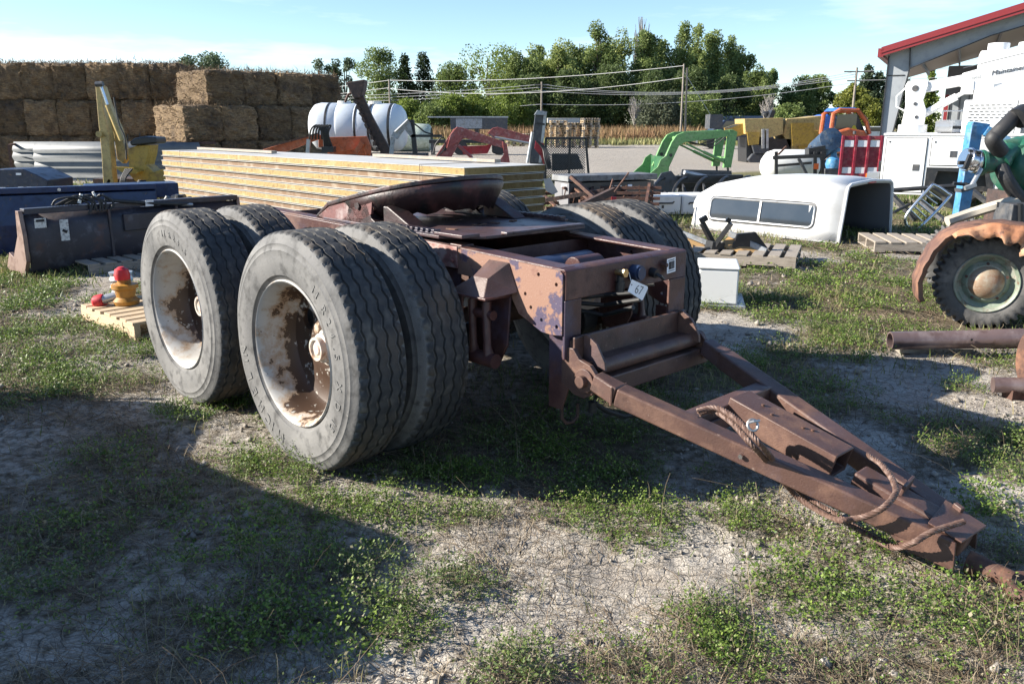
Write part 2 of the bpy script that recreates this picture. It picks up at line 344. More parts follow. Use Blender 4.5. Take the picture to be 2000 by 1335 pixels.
    soil = mix(mth('MULTIPLY', ck, .36), soil, (0.14,0.115,0.09))
    lit = mix(rng_(n2.outputs['Fac'], .35,.65), (0.185,0.15,0.105), (0.095,0.078,0.052))
    far = N('ShaderNodeVectorMath'); far.operation='LENGTH'; L(tc.outputs['Object'], far.inputs[0])
    lit = mix(rng_(far.outputs['Value'], 9, 18, 0, .75), lit, (0.17,0.165,0.075))
    vg = mth('ADD', sp.outputs[0], rng_(n2.outputs['Fac'], .3,.7,-.25,.25))
    col = mix(rng_(vg, .3, .75), soil, lit)
    gr = mix(rng_(n3.outputs['Fac'], .35,.65), (0.40,0.36,0.31), (0.25,0.225,0.195))
    col = mix(sp.outputs[1], col, gr)
    # open country beyond the yard
    col = mix(rng_(far.outputs['Value'], 95, 140), col, (0.21,0.18,0.09))
    L(col, bs.inputs['Base Color'])
    hh = mth('SUBTRACT', mth('ADD', mth('MULTIPLY', n2.outputs['Fac'], .7), mth('MULTIPLY', n3.outputs['Fac'], .22)), mth('MULTIPLY', ck, .35))
    bp = N('ShaderNodeBump'); bp.inputs['Strength'].default_value = .9; bp.inputs['Distance'].default_value = .03; L(hh, bp.inputs['Height']); L(bp.outputs[0], bs.inputs['Normal'])
    o = np_mesh('ground', vs, q, 4, cols, m)
    bm = bmesh.new(); bm.from_mesh(o.data); bm.verts.ensure_lookup_table()
    for i in range(na): bm.faces.new((bm.verts[k], bm.verts[int(idx[0,i])], bm.verts[int(idx[0,(i+1)%na])]))
    bmesh.ops.recalc_face_normals(bm, faces=bm.faces)
    if bm.faces[0].normal.z < 0: bmesh.ops.reverse_faces(bm, faces=bm.faces[:])
    bm.to_mesh(o.data); bm.free()
    o.data.polygons.foreach_set('use_smooth', [True]*len(o.data.polygons))
    o['kind'] = 'structure'; o['label'] = 'dry cracked yard soil with scattered weeds and gravel further back'
make_ground()

# ------------------------------------------------------------------ plants on the ground
m_leaf = leafmat('weed_leaf', .5, .3); m_dry = leafmat('dry_stalk', .7, .15)
def blades(name, x, y, h, w, lean, cols, label, cat, az=None, material=None):
    n = len(x); az = rng.uniform(0, 2*np.pi, n) if az is None else az
    z = gz(x, y)-.004; dx, dy = np.cos(az), np.sin(az); fx = rng.uniform(0, np.pi, n); px, py = np.cos(fx)*w/2, np.sin(fx)*w/2
    def pt(s, k, ww):
        return np.stack([x+dx*lean*h*s**1.6 + k*px*ww, y+dy*lean*h*s**1.6 + k*py*ww, z + h*s*np.sqrt(np.maximum(.05, 1-(lean*.8)**2*s))], -1)
    P = np.stack([pt(0,-1,1),pt(0,1,1),pt(.5,-1,.85),pt(.5,1,.85),pt(1,0,1)],1).reshape(-1,3)
    F = (np.arange(n)[:,None,None]*5 + np.array([[0,1,3],[0,3,2],[2,3,4]])[None]).reshape(-1)
    cc = np.repeat(cols, 5, 0)
    o = np_mesh(name, P, F, 3, cc, material or m_leaf); tag(o, label, cat, kind='stuff'); return o
def mixcol(a, b, t): return np.asarray(a)[None]*(1-t[:,None]) + np.asarray(b)[None]*t[:,None]
def in_view(x, y, m=.68): return (np.abs(x) < y*m+.5)
# low weeds: many small leaflets
def weeds():
    X=[];Y=[];RR=[];HH=[];GG=[]
    for cx, cy, r, h, g in CLUMPS: X.append(cx);Y.append(cy);RR.append(r);HH.append(h);GG.append(g)
    d0 = 12000; d = 1.75*np.exp(rng.uniform(0, 1, d0)*math.log(22/1.75)); xx = rng.uniform(-.7, .7, d0)*d; keep = (rng.uniform(0,1,d0) < vegm(xx,d)**2.0*(.50+1.1*sstep(3.6,6.0,d))*sstep(.44,.60,fbm(xx*1.9,d*1.9,31))) & (rng.uniform(0,1,d0) < np.clip(d/6,.28,1))
    xx = xx[keep]; d = d[keep]
    X += list(xx); Y += list(d); n = len(xx)
    RR += list(rng.uniform(.05,.15,n)*(1+d*.04)); HH += list(rng.uniform(.03,.085,n)); GG += list(np.clip(rng.normal(.7,.25,n),0,1))
    HAND = set((c[0],c[1]) for c in CLUMPS)
    P=[];Cc=[]
    for cx, cy, r, h, g in zip(X,Y,RR,HH,GG):
        dd = math.hypot(cx,cy); s = max(.010, dd*.0021)*rng.choice([.7,.9,1.0,1.15,1.4])
        hand = (cx,cy) in HAND; cnt = int(min(900 if hand else 480, (1.5 if hand else .9)*(r*r*3.1)*(h/.08+.4)/(s*s)*.85)); cnt = max(cnt, 14)
        if dd > 9: cnt = min(cnt, 60)
        nst = max(3, int(cnt/9)); sa = rng.uniform(0,2*np.pi,nst); sr = r*np.sqrt(rng.uniform(0,1,nst))*1.15; sh = h*rng.uniform(.45,1.25,nst)*(1-.45*(sr/r/1.15)**2)
        k = rng.integers(0,nst,cnt); t = rng.uniform(.15,1,cnt)**.7
        px = cx + np.cos(sa[k])*sr[k]*(.45+.55*t) + rng.normal(0,s*1.1,cnt); py = cy + np.sin(sa[k])*sr[k]*(.45+.55*t) + rng.normal(0,s*1.1,cnt)
        pz = gz(px,py) + sh[k]*t + rng.uniform(0,s*.5,cnt)
        a = rng.uniform(0,2*np.pi,cnt); tilt = rng.normal(.35,.45,cnt); l = s*rng.uniform(.7,1.35,cnt); wd = l*rng.uniform(.5,.75,cnt)
        ux = np.cos(a)*np.cos(tilt); uy = np.sin(a)*np.cos(tilt); uz = np.sin(tilt); roll = rng.normal(0,.5,cnt)
        vx = -np.sin(a)*np.cos(roll); vy = np.cos(a)*np.cos(roll); vz = np.sin(roll)
        c0 = np.stack([px,py,pz],-1); U = np.stack([ux,uy,uz],-1)*l[:,None]; V = np.stack([vx,vy,vz],-1)*wd[:,None]*.5
        P.append(np.stack([c0, c0+U*.5+V, c0+U, c0+U*.5-V],1).reshape(-1,3))
        tone = np.clip(rng.normal(.35,.3,cnt) + (t-.6)*.5, 0, 1)
        col = mixcol((.055,.108,.018),(.23,.31,.062), tone); dry = rng.uniform(0,1,cnt) > (.55+.45*g); col[dry] = mixcol((.20,.18,.10),(.34,.29,.19), rng.uniform(0,1,dry.sum()))
        if g < .65: col = col*.6 + np.array([.13,.15,.08])*.4
        Cc.append(np.repeat(col,4,0))
    P = np.concatenate(P); Cc = np.concatenate(Cc)
    o = np_mesh('low_weeds', P, np.arange(len(P)), 4, Cc, m_leaf)
    tag(o, 'low green leafy weeds growing in patches on the soil', 'weeds', kind='stuff')
weeds()
# dry stalks and straw lying about
def straw():
    n = 150000; d = 1.6*np.exp(rng.uniform(0,1,n)*math.log(14/1.6)); x = rng.uniform(-.72,.72,n)*d
    v = vegm(x,d); pr = .10 + .90*sstep(.03,.5,v); pr = pr*(.04+1.05*sstep(.38,.64,fbm(x*2.6,d*2.6,61)))*(.62+.38*sstep(2.2,4,d)); k = rng.uniform(0,1,n) < pr; x = x[k]; y = d[k]; n = len(x)
    ln = rng.uniform(.025,.17,n)*np.where(rng.uniform(0,1,n) < .10, 2.5, 1.); w = np.maximum(.0016, np.hypot(x,y)*.00042)*rng.uniform(.8,1.5,n)
    a = rng.uniform(0,2*np.pi,n); cv = rng.normal(0,.9,n); up = np.where(rng.uniform(0,1,n) < .26, rng.uniform(.3,.95,n), rng.uniform(0,.16,n))
    pts=[]; ca = a.copy(); cx, cy = x.copy(), y.copy(); cz = gz(cx,cy)+.003; lift = np.zeros(n)
    for i in range(5):
        pts.append((cx.copy(), cy.copy(), np.maximum(gz(cx,cy), -.05)+.004+lift, ca.copy()))
        cx += np.cos(ca)*ln/4*np.sqrt(1-up**2); cy += np.sin(ca)*ln/4*np.sqrt(1-up**2); lift = lift + up*ln/4*(1-.25*i); ca = ca + cv/4
    V=[]
    for i,(px,py,pz,pa) in enumerate(pts):
        ww = w*(1-.12*i); ox, oy = -np.sin(pa)*ww/2, np.cos(pa)*ww/2
        V.append(np.stack([px+ox,py+oy,pz],-1)); V.append(np.stack([px-ox,py-oy,pz+ww*.5],-1))
    P = np.stack(V,1).reshape(-1,3); q = np.array([[2*i,2*i+1,2*i+3,2*i+2] for i in range(4)])
    F = (np.arange(n)[:,None,None]*10+q[None]).reshape(-1)
    col = mixcol((.11,.082,.052),(.37,.30,.205), rng.uniform(0,1,n)**1.3); br = rng.uniform(0,1,n) < .3; col[br] *= np.array([.55,.48,.45])
    o = np_mesh('dry_straw', P, F, 4, np.repeat(col,10,0), m_dry); tag(o, 'dry straw and dead stalks littering the soil', 'straw', kind='stuff')
straw()
# short grass, green and yellowed, thicker further off
def turf():
    n = 230000; d = 1.7*np.exp(rng.uniform(0,1,n)*math.log(26/1.7)); x = rng.uniform(-.72,.72,n)*d
    pr = vegm(x,d)*(.10+.90*sstep(3,9,d))*(.10+.90*sstep(.44,.62,fbm(x*1.1,d*1.1,71))); k = rng.uniform(0,1,n) < pr; x=x[k]; y=d[k]; n=len(x); dd=np.hypot(x,y)
    h = rng.uniform(.03,.10,n)*(1+.6*sstep(8,16,dd)); w = np.maximum(.003, dd*.0011)
    t = np.clip(fbm(x*.7,y*.7,73)*1.7-.40+rng.normal(0,.28,n),0,1); col = mixcol((.075,.13,.022),(.32,.28,.14), t)
    blades('short_grass', x, y, h, w, rng.uniform(.1,.8,n), col, 'short green and yellowed grass further back in the yard', 'grass')
turf()
# crumbs and clods of soil
def clods():
    n = 16000; d = 1.6*np.exp(rng.uniform(0,1,n)*math.log(9/1.6)); x = rng.uniform(-.7,.7,n)*d; k = rng.uniform(0,1,n) < (1.1-vegm(x,d))*sstep(.35,.65,fbm(x*1.7,d*1.7,91)); x=x[k]; y=d[k]; n=len(x)
    r = rng.uniform(.0035,.009,n)*np.where(rng.uniform(0,1,n)<.10,2.4,1)*(1+.12*y); o8 = np.array([[1,0,0],[-1,0,0],[0,1,0],[0,-1,0],[0,0,.8],[0,0,-.6]],float)
    P = np.stack([x,y,gz(x,y)+r*.25],-1)[:,None,:] + (o8[None]*rng.uniform(.6,1.3,(n,6,1)) + rng.normal(0,.12,(n,6,3)))*r[:,None,None]
    f = np.array([[0,2,4],[2,1,4],[1,3,4],[3,0,4],[2,0,5],[1,2,5],[3,1,5],[0,3,5]]); F = (np.arange(n)[:,None,None]*6+f[None]).reshape(-1)
    o = np_mesh('soil_clods', P.reshape(-1,3), F, 3, np.repeat(mixcol((.22,.19,.155),(.42,.38,.33),rng.uniform(0,1,n)),6,0), m_dry); tag(o,'crumbs and clods of dry soil','soil',kind='stuff')
clods()
# tall dry grass along the far edge of the gravel
n = 42000; y = rng.uniform(70,96,n); x = rng.uniform(-34,30,n); k = rng.uniform(0,1,n) < (.35+.65*sstep(.3,.6,fbm(x*.3,y*.3,81))); x=x[k]; y=y[k]; n=len(x)
t = np.clip(fbm(x*.35,y*.5,83)*1.5-.25 + rng.normal(0,.15,n),0,1); lowf = (y < 76)
h = np.where(lowf, rng.uniform(.3,.7,n), rng.uniform(.6,1.9,n)*(.6+.6*fbm(x*.25,y*.25,87)))
col = mixcol((.30,.215,.10),(.20,.105,.06), t); col[lowf] = mixcol((.30,.27,.12),(.15,.17,.06), rng.uniform(0,1,lowf.sum()))
blades('tall_dry_grass', x, y, h, np.full(n,.09), rng.uniform(.05,.45,n), col, 'band of tall tan and reddish dry grass beyond the gravel', 'grass', material=m_dry)
# ------------------------------------------------------------------ the rusty converter dolly
m_dk = mat('dark_rust', (.05,.028,.022), .7, 0, [((.11,.05,.035),8,.5,.7)], (40,.4,.006))
DOL = (-.109, 4.306, 0); DRZ = -46.54
dolly = thing('converter_dolly', 'rusty maroon tandem axle dolly with fifth wheel plate and long A-frame tongue', 'dolly', DOL, DRZ)

def tyre_mat():
    m = bpy.data.materials.new('worn_tyre_rubber'); m.use_nodes = True; n = m.node_tree; N = n.nodes.new; L = n.links.new
    bs = n.nodes['Principled BSDF']; bs.inputs['Roughness'].default_value = .78; bs.inputs['Specular IOR Level'].default_value = .3
    tc = N('ShaderNodeTexCoord'); oi = N('ShaderNodeObjectInfo'); sc = N('ShaderNodeMath'); sc.operation='MULTIPLY'; sc.inputs[1].default_value = 29; L(oi.outputs['Random'], sc.inputs[0])
    va = N('ShaderNodeVectorMath'); L(tc.outputs['Object'], va.inputs[0]); L(sc.outputs[0], va.inputs[1])
    fl = N('ShaderNodeVectorMath'); fl.operation='MULTIPLY'; fl.inputs[1].default_value=(1,0,1); L(tc.outputs['Object'], fl.inputs[0])
    ln = N('ShaderNodeVectorMath'); ln.operation='LENGTH'; L(fl.outputs[0], ln.inputs[0])
    def nz(s, d=6):
        z = N('ShaderNodeTexNoise'); z.inputs['Scale'].default_value=s; z.inputs['Detail'].default_value=d; L(va.outputs[0], z.inputs['Vector']); return z.outputs['Fac']
    def mr(src,a,b,c=0,d=1):
        z = N('ShaderNodeMapRange'); z.inputs[1].default_value=a; z.inputs[2].default_value=b; z.inputs[3].default_value=c; z.inputs[4].default_value=d; L(src,z.inputs[0]); return z.outputs[0]
    def mx(f,A_,B_):
        z = N('ShaderNodeMix'); z.data_type='RGBA'; L(f,z.inputs['Factor'])
        for s_,v in (('A',A_),('B',B_)):
            if isinstance(v,tuple): z.inputs[s_].default_value=(*v,1)
            else: L(v,z.inputs[s_])
        return z.outputs['Result']
    n1, n2, n3 = nz(3.5), nz(22), nz(90)
    side = mx(mr(n1,.35,.7), (.105,.104,.103), (.20,.195,.187)); side = mx(mr(n2,.5,.75), side, (.055,.054,.053)); side = mx(mr(n3,.62,.8), side, (.21,.205,.195))
    trd = mx(mr(n2,.4,.7), (.036,.037,.039), (.068,.067,.066)); trd = mx(mr(n1,.5,.66), trd, (.10,.077,.057)); trd = mx(mr(nz(9),.58,.70), trd, (.13,.12,.105))
    col = mx(mr(ln.outputs['Value'], .527,.535), side, trd); L(col, bs.inputs['Base Color'])
    bp = N('ShaderNodeBump'); bp.inputs['Strength'].default_value=.35; bp.inputs['Distance'].default_value=.004; L(n3,bp.inputs['Height']); L(bp.outputs[0],bs.inputs['Normal'])
    return m
m_tyre = tyre_mat()
m_tyre_letter = mat('tyre_lettering_rubber', (.165,.163,.157), .7, 0, [((.09,.09,.09),30,.45,.7)])
def rim_mat(name, rust_amt):
    m = bpy.data.materials.new(name); m.use_nodes = True; n = m.node_tree; N = n.nodes.new; L = n.links.new
    bs = n.nodes['Principled BSDF']; tc = N('ShaderNodeTexCoord'); sp = N('ShaderNodeSeparateXYZ'); L(tc.outputs['Object'], sp.inputs[0])
    def nz(s, d=8, r=.65):
        z = N('ShaderNodeTexNoise'); z.inputs['Scale'].default_value=s; z.inputs['Detail'].default_value=d; z.inputs['Roughness'].default_value=r; L(tc.outputs['Object'], z.inputs['Vector']); return z.outputs['Fac']
    def mr(src,a,b,c=0,d=1):
        z = N('ShaderNodeMapRange'); z.inputs[1].default_value=a; z.inputs[2].default_value=b; z.inputs[3].default_value=c; z.inputs[4].default_value=d; L(src,z.inputs[0]); return z.outputs[0]
    def mx(f,A_,B_):
        z = N('ShaderNodeMix'); z.data_type='RGBA'; L(f,z.inputs['Factor'])
        for s_,v in (('A',A_),('B',B_)):
            if isinstance(v,tuple): z.inputs[s_].default_value=(*v,1)
            else: L(v,z.inputs[s_])
        return z.outputs['Result']
    def mth(op,a,b):
        z = N('ShaderNodeMath'); z.operation=op
        for i,v in enumerate((a,b)):
            if isinstance(v,(int,float)): z.inputs[i].default_value=v
            else: L(v,z.inputs[i])
        return z.outputs[0]
    # rust gathers in the depth of the dish and low down, where water stands
    dish = mr(sp.outputs['Y'], -.12, .06, 0, 1); low = mr(sp.outputs['Z'], .2, -.3, 0, 1)
    f = mth('ADD', nz(6), mth('ADD', mth('MULTIPLY', dish, .26*rust_amt), mth('MULTIPLY', low, .13*rust_amt)))
    base = mx(mr(nz(3),.4,.65), (.46,.45,.43), (.36,.34,.30)); st = mx(mr(f,.58,.72), base, (.30,.17,.07))
    col = mx(mr(f,.675,.70), st, (.055,.03,.018)); col = mx(mr(nz(24),.60,.64), col, (.40,.38,.34)); col = mx(mr(nz(70,3),.66,.72), col, (.07,.04,.03))
    L(col, bs.inputs['Base Color']); bs.inputs['Roughness'].default_value=.5
    bp = N('ShaderNodeBump'); bp.inputs['Strength'].default_value=.3; bp.inputs['Distance'].default_value=.003; L(f,bp.inputs['Height']); L(bp.outputs[0],bs.inputs['Normal'])
    return m
m_rim = rim_mat('white_rim_with_rust', 1.0); m_rim2 = rim_mat('greyed_rim', .62)

def make_tyre(name, R0=.54, zig=44, notches=66):
    NS = 264; g = [-.078,-.027,.027,.078]; gw, gd, amp = .0055, .012, .006
    left = [(-.102,.312),(-.108,.318),(-.112,.330),(-.116,.336),(-.128,.352),(-.1315,.3525),(-.133,.358),(-.140,.395),(-.1425,.43),(-.140,.458),(-.1415,.462),(-.1375,.468),(-.133,.487),(-.1345,.490),(-.130,.496),(-.124,.512),(-.1195,.523),(-.1165,.5275)]
    V=[]; 
    for i in range(NS):
        t = 2*math.pi*i/NS; ph = (i*zig/NS) % 1.0; zz = amp*(4*abs(ph-.5)-1)
        nt_ = (i % (NS//notches)) == 0
        row = list(left)
        sh = [(-.112, R0-.007-(.011 if nt_ else 0)), (-.106, R0-.002-(.011 if nt_ else 0)), (-.098, R0-(.009 if nt_ else 0))]
        row += sh
        for k in g:
            c = k+zz; lat = -.004 if ((i+int((k+.2)*200)) % 12 == 0) else 0
            row += [(c-gw-.0022, R0+.001+lat),(c-gw, R0-gd),(c+gw, R0-gd),(c+gw+.0022, R0+.001+lat)]
        row += [(-a,b) for a,b in reversed(sh)] + [(-a,b) for a,b in reversed(left)]
        for y, r in row: V.append((r*math.cos(t), y, r*math.sin(t)))
    m = len(V)//NS; F=[]
    for i in range(NS):
        j=(i+1)%NS
        for k in range(m-1): F.append((i*m+k, i*m+k+1, j*m+k+1, j*m+k))
    b = B(); b.add(V,F); return b
def ytrans(): return Matrix.Rotation(R(90),4,'X')     # lathe axis Z -> -Y
def make_wheel(parent, loc, rim_material, letters=False, spin=0, first=None):
    w = node('wheel', parent, loc, (0, spin, 0))
    ty = make_tyre('tyre').build('tyre', m_tyre, w, smooth=50) if first is None else None
    if first is not None:
        ty = bpy.data.objects.new('tyre', first); C.objects.link(ty); ty.parent = w
    prof = [(.312,-.102),(.318,-.120),(.327,-.127),(.331,-.122),(.329,-.112),(.318,-.108)]
    pr = [(.331,-.114),(.332,-.121),(.327,-.127),(.320,-.122),(.313,-.105),(.303,-.088),(.296,-.05),(.290,.0),(.283,.035),(.272,.052),(.235,.064),(.19,.066),(.145,.058),(.125,.05),(.085,.05),(.085,.075),(.125,.075),(.19,.09),(.24,.088),(.29,.07),(.30,.10),(.318,.122),(.331,.12),(.331,.112)]
    rm = B().lathe([(r,-h) for r,h in pr], 72, ytrans(), closed=True).build('rim', rim_material, w, smooth=35)
    hb = B(); hb.lathe([(.0,-.001),(.024,-.001),(.027,.003),(.03,.006),(.04,.006),(.043,-.004),(.054,-.004),(.056,.0),(.056,.022),(.068,.028),(.07,.05),(.088,.055),(.088,.08)], 32, Matrix.Rotation(R(-90),4,'X'))
    hb.build('hub', m_hub, w, smooth=35)
    return w, ty, rm
m_hub = mat('hub_paint', (.52,.48,.42), .45, 0, [((.25,.12,.06), 14, .5,.66,.7), ((.62,.42,.34), 9, .55,.7,.5)])

wy_out, wy_in, AX2 = 1.07, .732, -1.256
w1, t1, r1 = make_wheel(dolly, (0,-wy_out,.53), m_rim, spin=R(0))
hc = B()
a_h = math.atan2(.105,-.165)
for k in (0, math.pi): hc.cyl((.192*math.cos(a_h+k),0.0,.192*math.sin(a_h+k)), (.192*math.cos(a_h+k),.14,.192*math.sin(a_h+k)), .052, n=28)
kr = r1.parent; r1.parent = None; hx = hc; cut(r1, hx); r1.parent = kr
def ring_text(s, radius, start, step, size, y, parent, name, inward=False):
    a = start
    for ch in s:
        if ch != ' ':
            b = B()
            vs, fs = glyph(ch, size, .0012)
            M_ = Matrix.Rotation(a, 4, 'Y') @ Matrix.Translation((0, y, radius)) @ Matrix.Rotation(R(90), 4, 'X')
            b.add(vs, fs, M_); b.build('letter', m_tyre_letter, parent, smooth=0)
        a += step*(.62 if ch in 'I1. ' else 1.0)
ring_text('11 R24.5  X D 15', .402, R(38), R(7.6), .055, -.1432, w1, 'size_lettering')
ring_text('MICHELIN', .405, R(196), R(10.5), .072, -.1432, w1, 'maker_lettering')
for x, y, rmat, sp, flip in [(0,-wy_in,m_rim2,.4,0),(AX2,-wy_out,m_rim2,1.1,0),(AX2,-wy_in,m_rim2,2.2,0),(0,wy_out,m_rim2,.7,1),(0,wy_in,m_rim2,1.9,1),(AX2,wy_out,m_rim2,2.9,1),(AX2,wy_in,m_rim2,.2,1)]:
    # rims and hubs are copies of the first wheel's; the inner of a pair is turned about
    w = node('wheel', dolly, (x,y,.53), (0, 0, R(180) if flip else 0)); w.rotation_euler = (0, sp if not flip else 0, R(180) if flip else 0)
    inner = abs(y) < .9
    o = bpy.data.objects.new('tyre', t1.data); C.objects.link(o); o.parent = w
    o = bpy.data.objects.new('rim', r1.data.copy()); o.data.materials.clear(); o.data.materials.append(rmat); C.objects.link(o); o.parent = w
    if inner: o.rotation_euler = (0,0,R(180))
    if not inner:
        h0 = [c for c in w1.children if c.name.startswith('hub')][0]; o = bpy.data.objects.new('hub', h0.data); C.objects.link(o); o.parent = w
        if x < -1 and not flip: ring_text('11 R24.5', .402, R(-70), R(7.6), .05, -.1432, w, 'size_lettering')

# --- frame
def rail(sy):
    nm = 'frame_rail'
    b = B(); y0 = .42*sy
    tk = .011
    # rear part of the rail, channel section open to the inside
    P = lambda x: .985 + (-.55-x)*.014 if x < .24 else .948
    poly = [(-1.95,.80),(-1.95,1.0),(.25,.955),(.25,.76),(-.2,.75),(-1.7,.78)]
    b.prism(poly, y0-tk/2*1, y0+tk/2*1)
    b.prism([(-1.95,.994),(-1.95,1.008),(.25,.963),(.25,.949)], y0-.006*sy, y0-.085*sy)
    b.prism([(-1.7,.778),(-1.7,.79),(.25,.77),(.25,.758)], y0-.006*sy, y0-.085*sy)
    return b.build(nm, m_frame, dolly, smooth=0, bevel=.004)
rail(-1); rail(1)
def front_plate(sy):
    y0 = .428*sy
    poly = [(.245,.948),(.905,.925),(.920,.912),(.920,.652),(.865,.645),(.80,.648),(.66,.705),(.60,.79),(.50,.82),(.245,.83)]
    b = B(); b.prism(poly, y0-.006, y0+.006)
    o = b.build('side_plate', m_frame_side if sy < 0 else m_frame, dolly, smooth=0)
    k = B()
    for x, z in [(.885,.865),(.89,.685),(.80,.70),(.735,.745),(.70,.80),(.60,.885),(.78,.895)]: k.cyl((x,y0-.03,z),(x,y0+.03,z),.0085,n=14)
    kp = o.parent; o.parent=None; cut(o,k); o.parent=kp
    t = B(); t.prism([(.245,.940),(.245,.956),(.90,.934),(.90,.918)], y0+.004*sy*-1, y0-.10*sy); 
    t.build('top_flange', m_frame, dolly, smooth=0, bevel=.007, seg=3)
front_plate(-1); front_plate(1)
b = B(); b.box(.918,.932,-.425,.425,.800,.925); b.build('front_crossmember', m_frame, dolly, smooth=0, bevel=.004)
b = B(); b.prism([(.85,.932),(.85,.918),(.92,.916),(.934,.924),(.92,.932)], -.427,.427); b.build('crossmember_flange', m_frame, dolly, smooth=30, bevel=.003)
for y0, y1, z0 in ((-.427,-.325,.545),(.30,.427,.545)):
    B().box(.9185,.9315,y0,y1,z0,.7995).build('front_upright', m_frame, dolly, smooth=0, bevel=.003)
b = B(); b.box(.945,.965,-.40,.40,.54,.645).box(.945,1.02,-.40,.40,.535,.546).box(.933,.9445,-.40,.40,.56,.63); b.build('lower_crossmember', m_tongue, dolly, smooth=0, bevel=.004)
b = B(); b.cyl((1.03,-.33,.515),(1.03,.43,.515),.034,n=24); b.build('hinge_tube', m_tongue, dolly, smooth=35)
b = B(); b.box(.985,1.075,-.345,.44,.395,.475); b.build('hinge_beam', m_tongue, dolly, smooth=0, bevel=.006)
# plate seen through the opening, and dark workings inside the frame
B().prism([(.14,.60),(.14,.82),(.30,.83),(.30,.60)], .50,.508,'yz').build('inner_bracket', mat('bare_tan_plate',(.33,.25,.19),.6,0,[((.2,.2,.22),14,.5,.62),((.15,.07,.05),9,.55,.7)]), dolly, smooth=0, bevel=.002)
B().box(.492,.5,.10,.34,.645,.675).build('inner_brace', m_frame, dolly, smooth=0)
b = B(); b.box(.30,.31,-.415,.415,.72,.93).box(-.6,-.59,-.415,.415,.74,.96).box(-1.6,-1.59,-.415,.415,.76,.98); b.build('inner_crossmember', m_frame, dolly, smooth=0)
b = B(); b.lathe([(0,-.27),(.05,-.265),(.085,-.245),(.1,-.21),(.1,.21),(.085,.245),(.05,.265),(0,.27)], 28, Matrix.Translation((.47,.02,.80)) @ Matrix.Rotation(R(90),4,'X')); b.build('air_tank', m_bluetank, dolly, smooth=40)
b = B(); b.cyl((.60,-.02,.85),(.60,.16,.85),.055,n=24).box(.55,.67,.16,.34,.76,.86); b.build('brake_valve', m_frame, dolly, smooth=35, bevel=.004)
b = B()
for q in range(4): b.tube([(.35+.1*q,-.2,.7),(.5+.08*q,-.05,.66+.03*q),(.7,.1,.62+.05*q),(.915,.05+.05*q,.70+.03*q)],.011,8)
b.build('air_hose', m_blackrub, dolly)
# fittings on the front plate
b = B(); b.cyl((.93,-.10,.885),(.975,-.10,.885),.014,n=12).cyl((.975,-.10,.885),(.985,-.10,.885),.02,n=6); b.build('brass_coupling', m_brass, dolly)
b = B(); b.cyl((.955,-.10,.872),(.955,-.10,.845),.016,n=12).cyl((.955,-.10,.845),(.955,-.10,.80),.02,n=12); b.build('valve_body', m_black, dolly)
b = B(); b.cyl((.932,.015,.87),(.975,.015,.87),.036,n=20).cyl((.975,.015,.87),(.985,.015,.87),.028,n=20); b.build('air_connector', m_bluetank, dolly)
b = B(); b.cyl((.932,.15,.855),(.965,.15,.85),.022,n=14).tube([(.96,.15,.85),(.985,.155,.84),(.985,.175,.825)],.008,8); b.build('air_connector', m_black, dolly)
b = B(); b.cyl((.932,.23,.88),(.962,.23,.88),.010,n=10); b.build('bolt', m_rust, dolly)
# paper tag with the lot number and bar code label
def yzM(y, z, x, ang): return Matrix.Translation((x,y,z)) @ Matrix.Rotation(R(90),4,'Z') @ Matrix.Rotation(R(90),4,'X') @ Matrix.Rotation(R(ang),4,'Z')
DM = Matrix.Translation(DOL) @ Matrix.Rotation(R(DRZ),4,'Z')
tg = thing('lot_tag', 'white paper tag reading 67 hanging on the front of the rusty dolly', 'tag'); tg.matrix_world = DM @ yzM(-.02,.800,.992,-22)
b = B(); b.prism([(-.068,-.024),(-.064,.034),(.058,.034),(.066,.026),(.052,-.03),(.046,-.034)], -.0008,.0008,'xy'); b.build('tag_sheet', m_paper, tg, smooth=0)
b = B(); b.add([(-.078,-.026,.02),(.046,-.034,.004),(.046,-.033,.001),(-.068,-.022,.001)],[(0,1,2,3)]); b.build('tag_fold', m_paper, tg, smooth=0)
text_mesh('67', .058, .0006, m_ink, 'number', tg, (.002,.002,.0016), (0,0,R(2)), shear=.12, offset=-.0012)
B().cyl((-.056,.012,.0009),(-.056,.012,.0016),.0035,n=12).build('tag_hole', m_ink, tg)
B().tube([(-.056,.012,.001),(-.065,.03,-.004),(-.07,.06,-.02)],.0012,6).build('string', m_paper, tg)
bl = thing('barcode_label', 'small white barcode label wired to the dolly front crossmember', 'label'); bl.matrix_world = DM @ yzM(.268,.875,.958,4)
b = B(); b.prism([(-.033,-.034),(-.033,-.004),(-.029,.0),(-.033,.006),(-.033,.034),(.033,.034),(.033,-.034)], -.0006,.0006,'xy'); b.build('label_sheet', m_paper, bl, smooth=0)
b = B(); x = -.02
while x < .024:
    w_ = random.choice([.0012,.0018,.003]); b.box(x,x+w_,-.017,.02,.0008,.0014); x += w_+random.choice([.0012,.002])
b.build('bar_code', m_ink, bl, smooth=0)
b = B(); b.box(-.024,.024,.0245,.0285,.0008,.0014)
for i in range(5): b.box(-.022+i*.01,-.016+i*.01,-.027,-.022,.0008,.0014)
b.build('small_print', m_ink, bl, smooth=0)

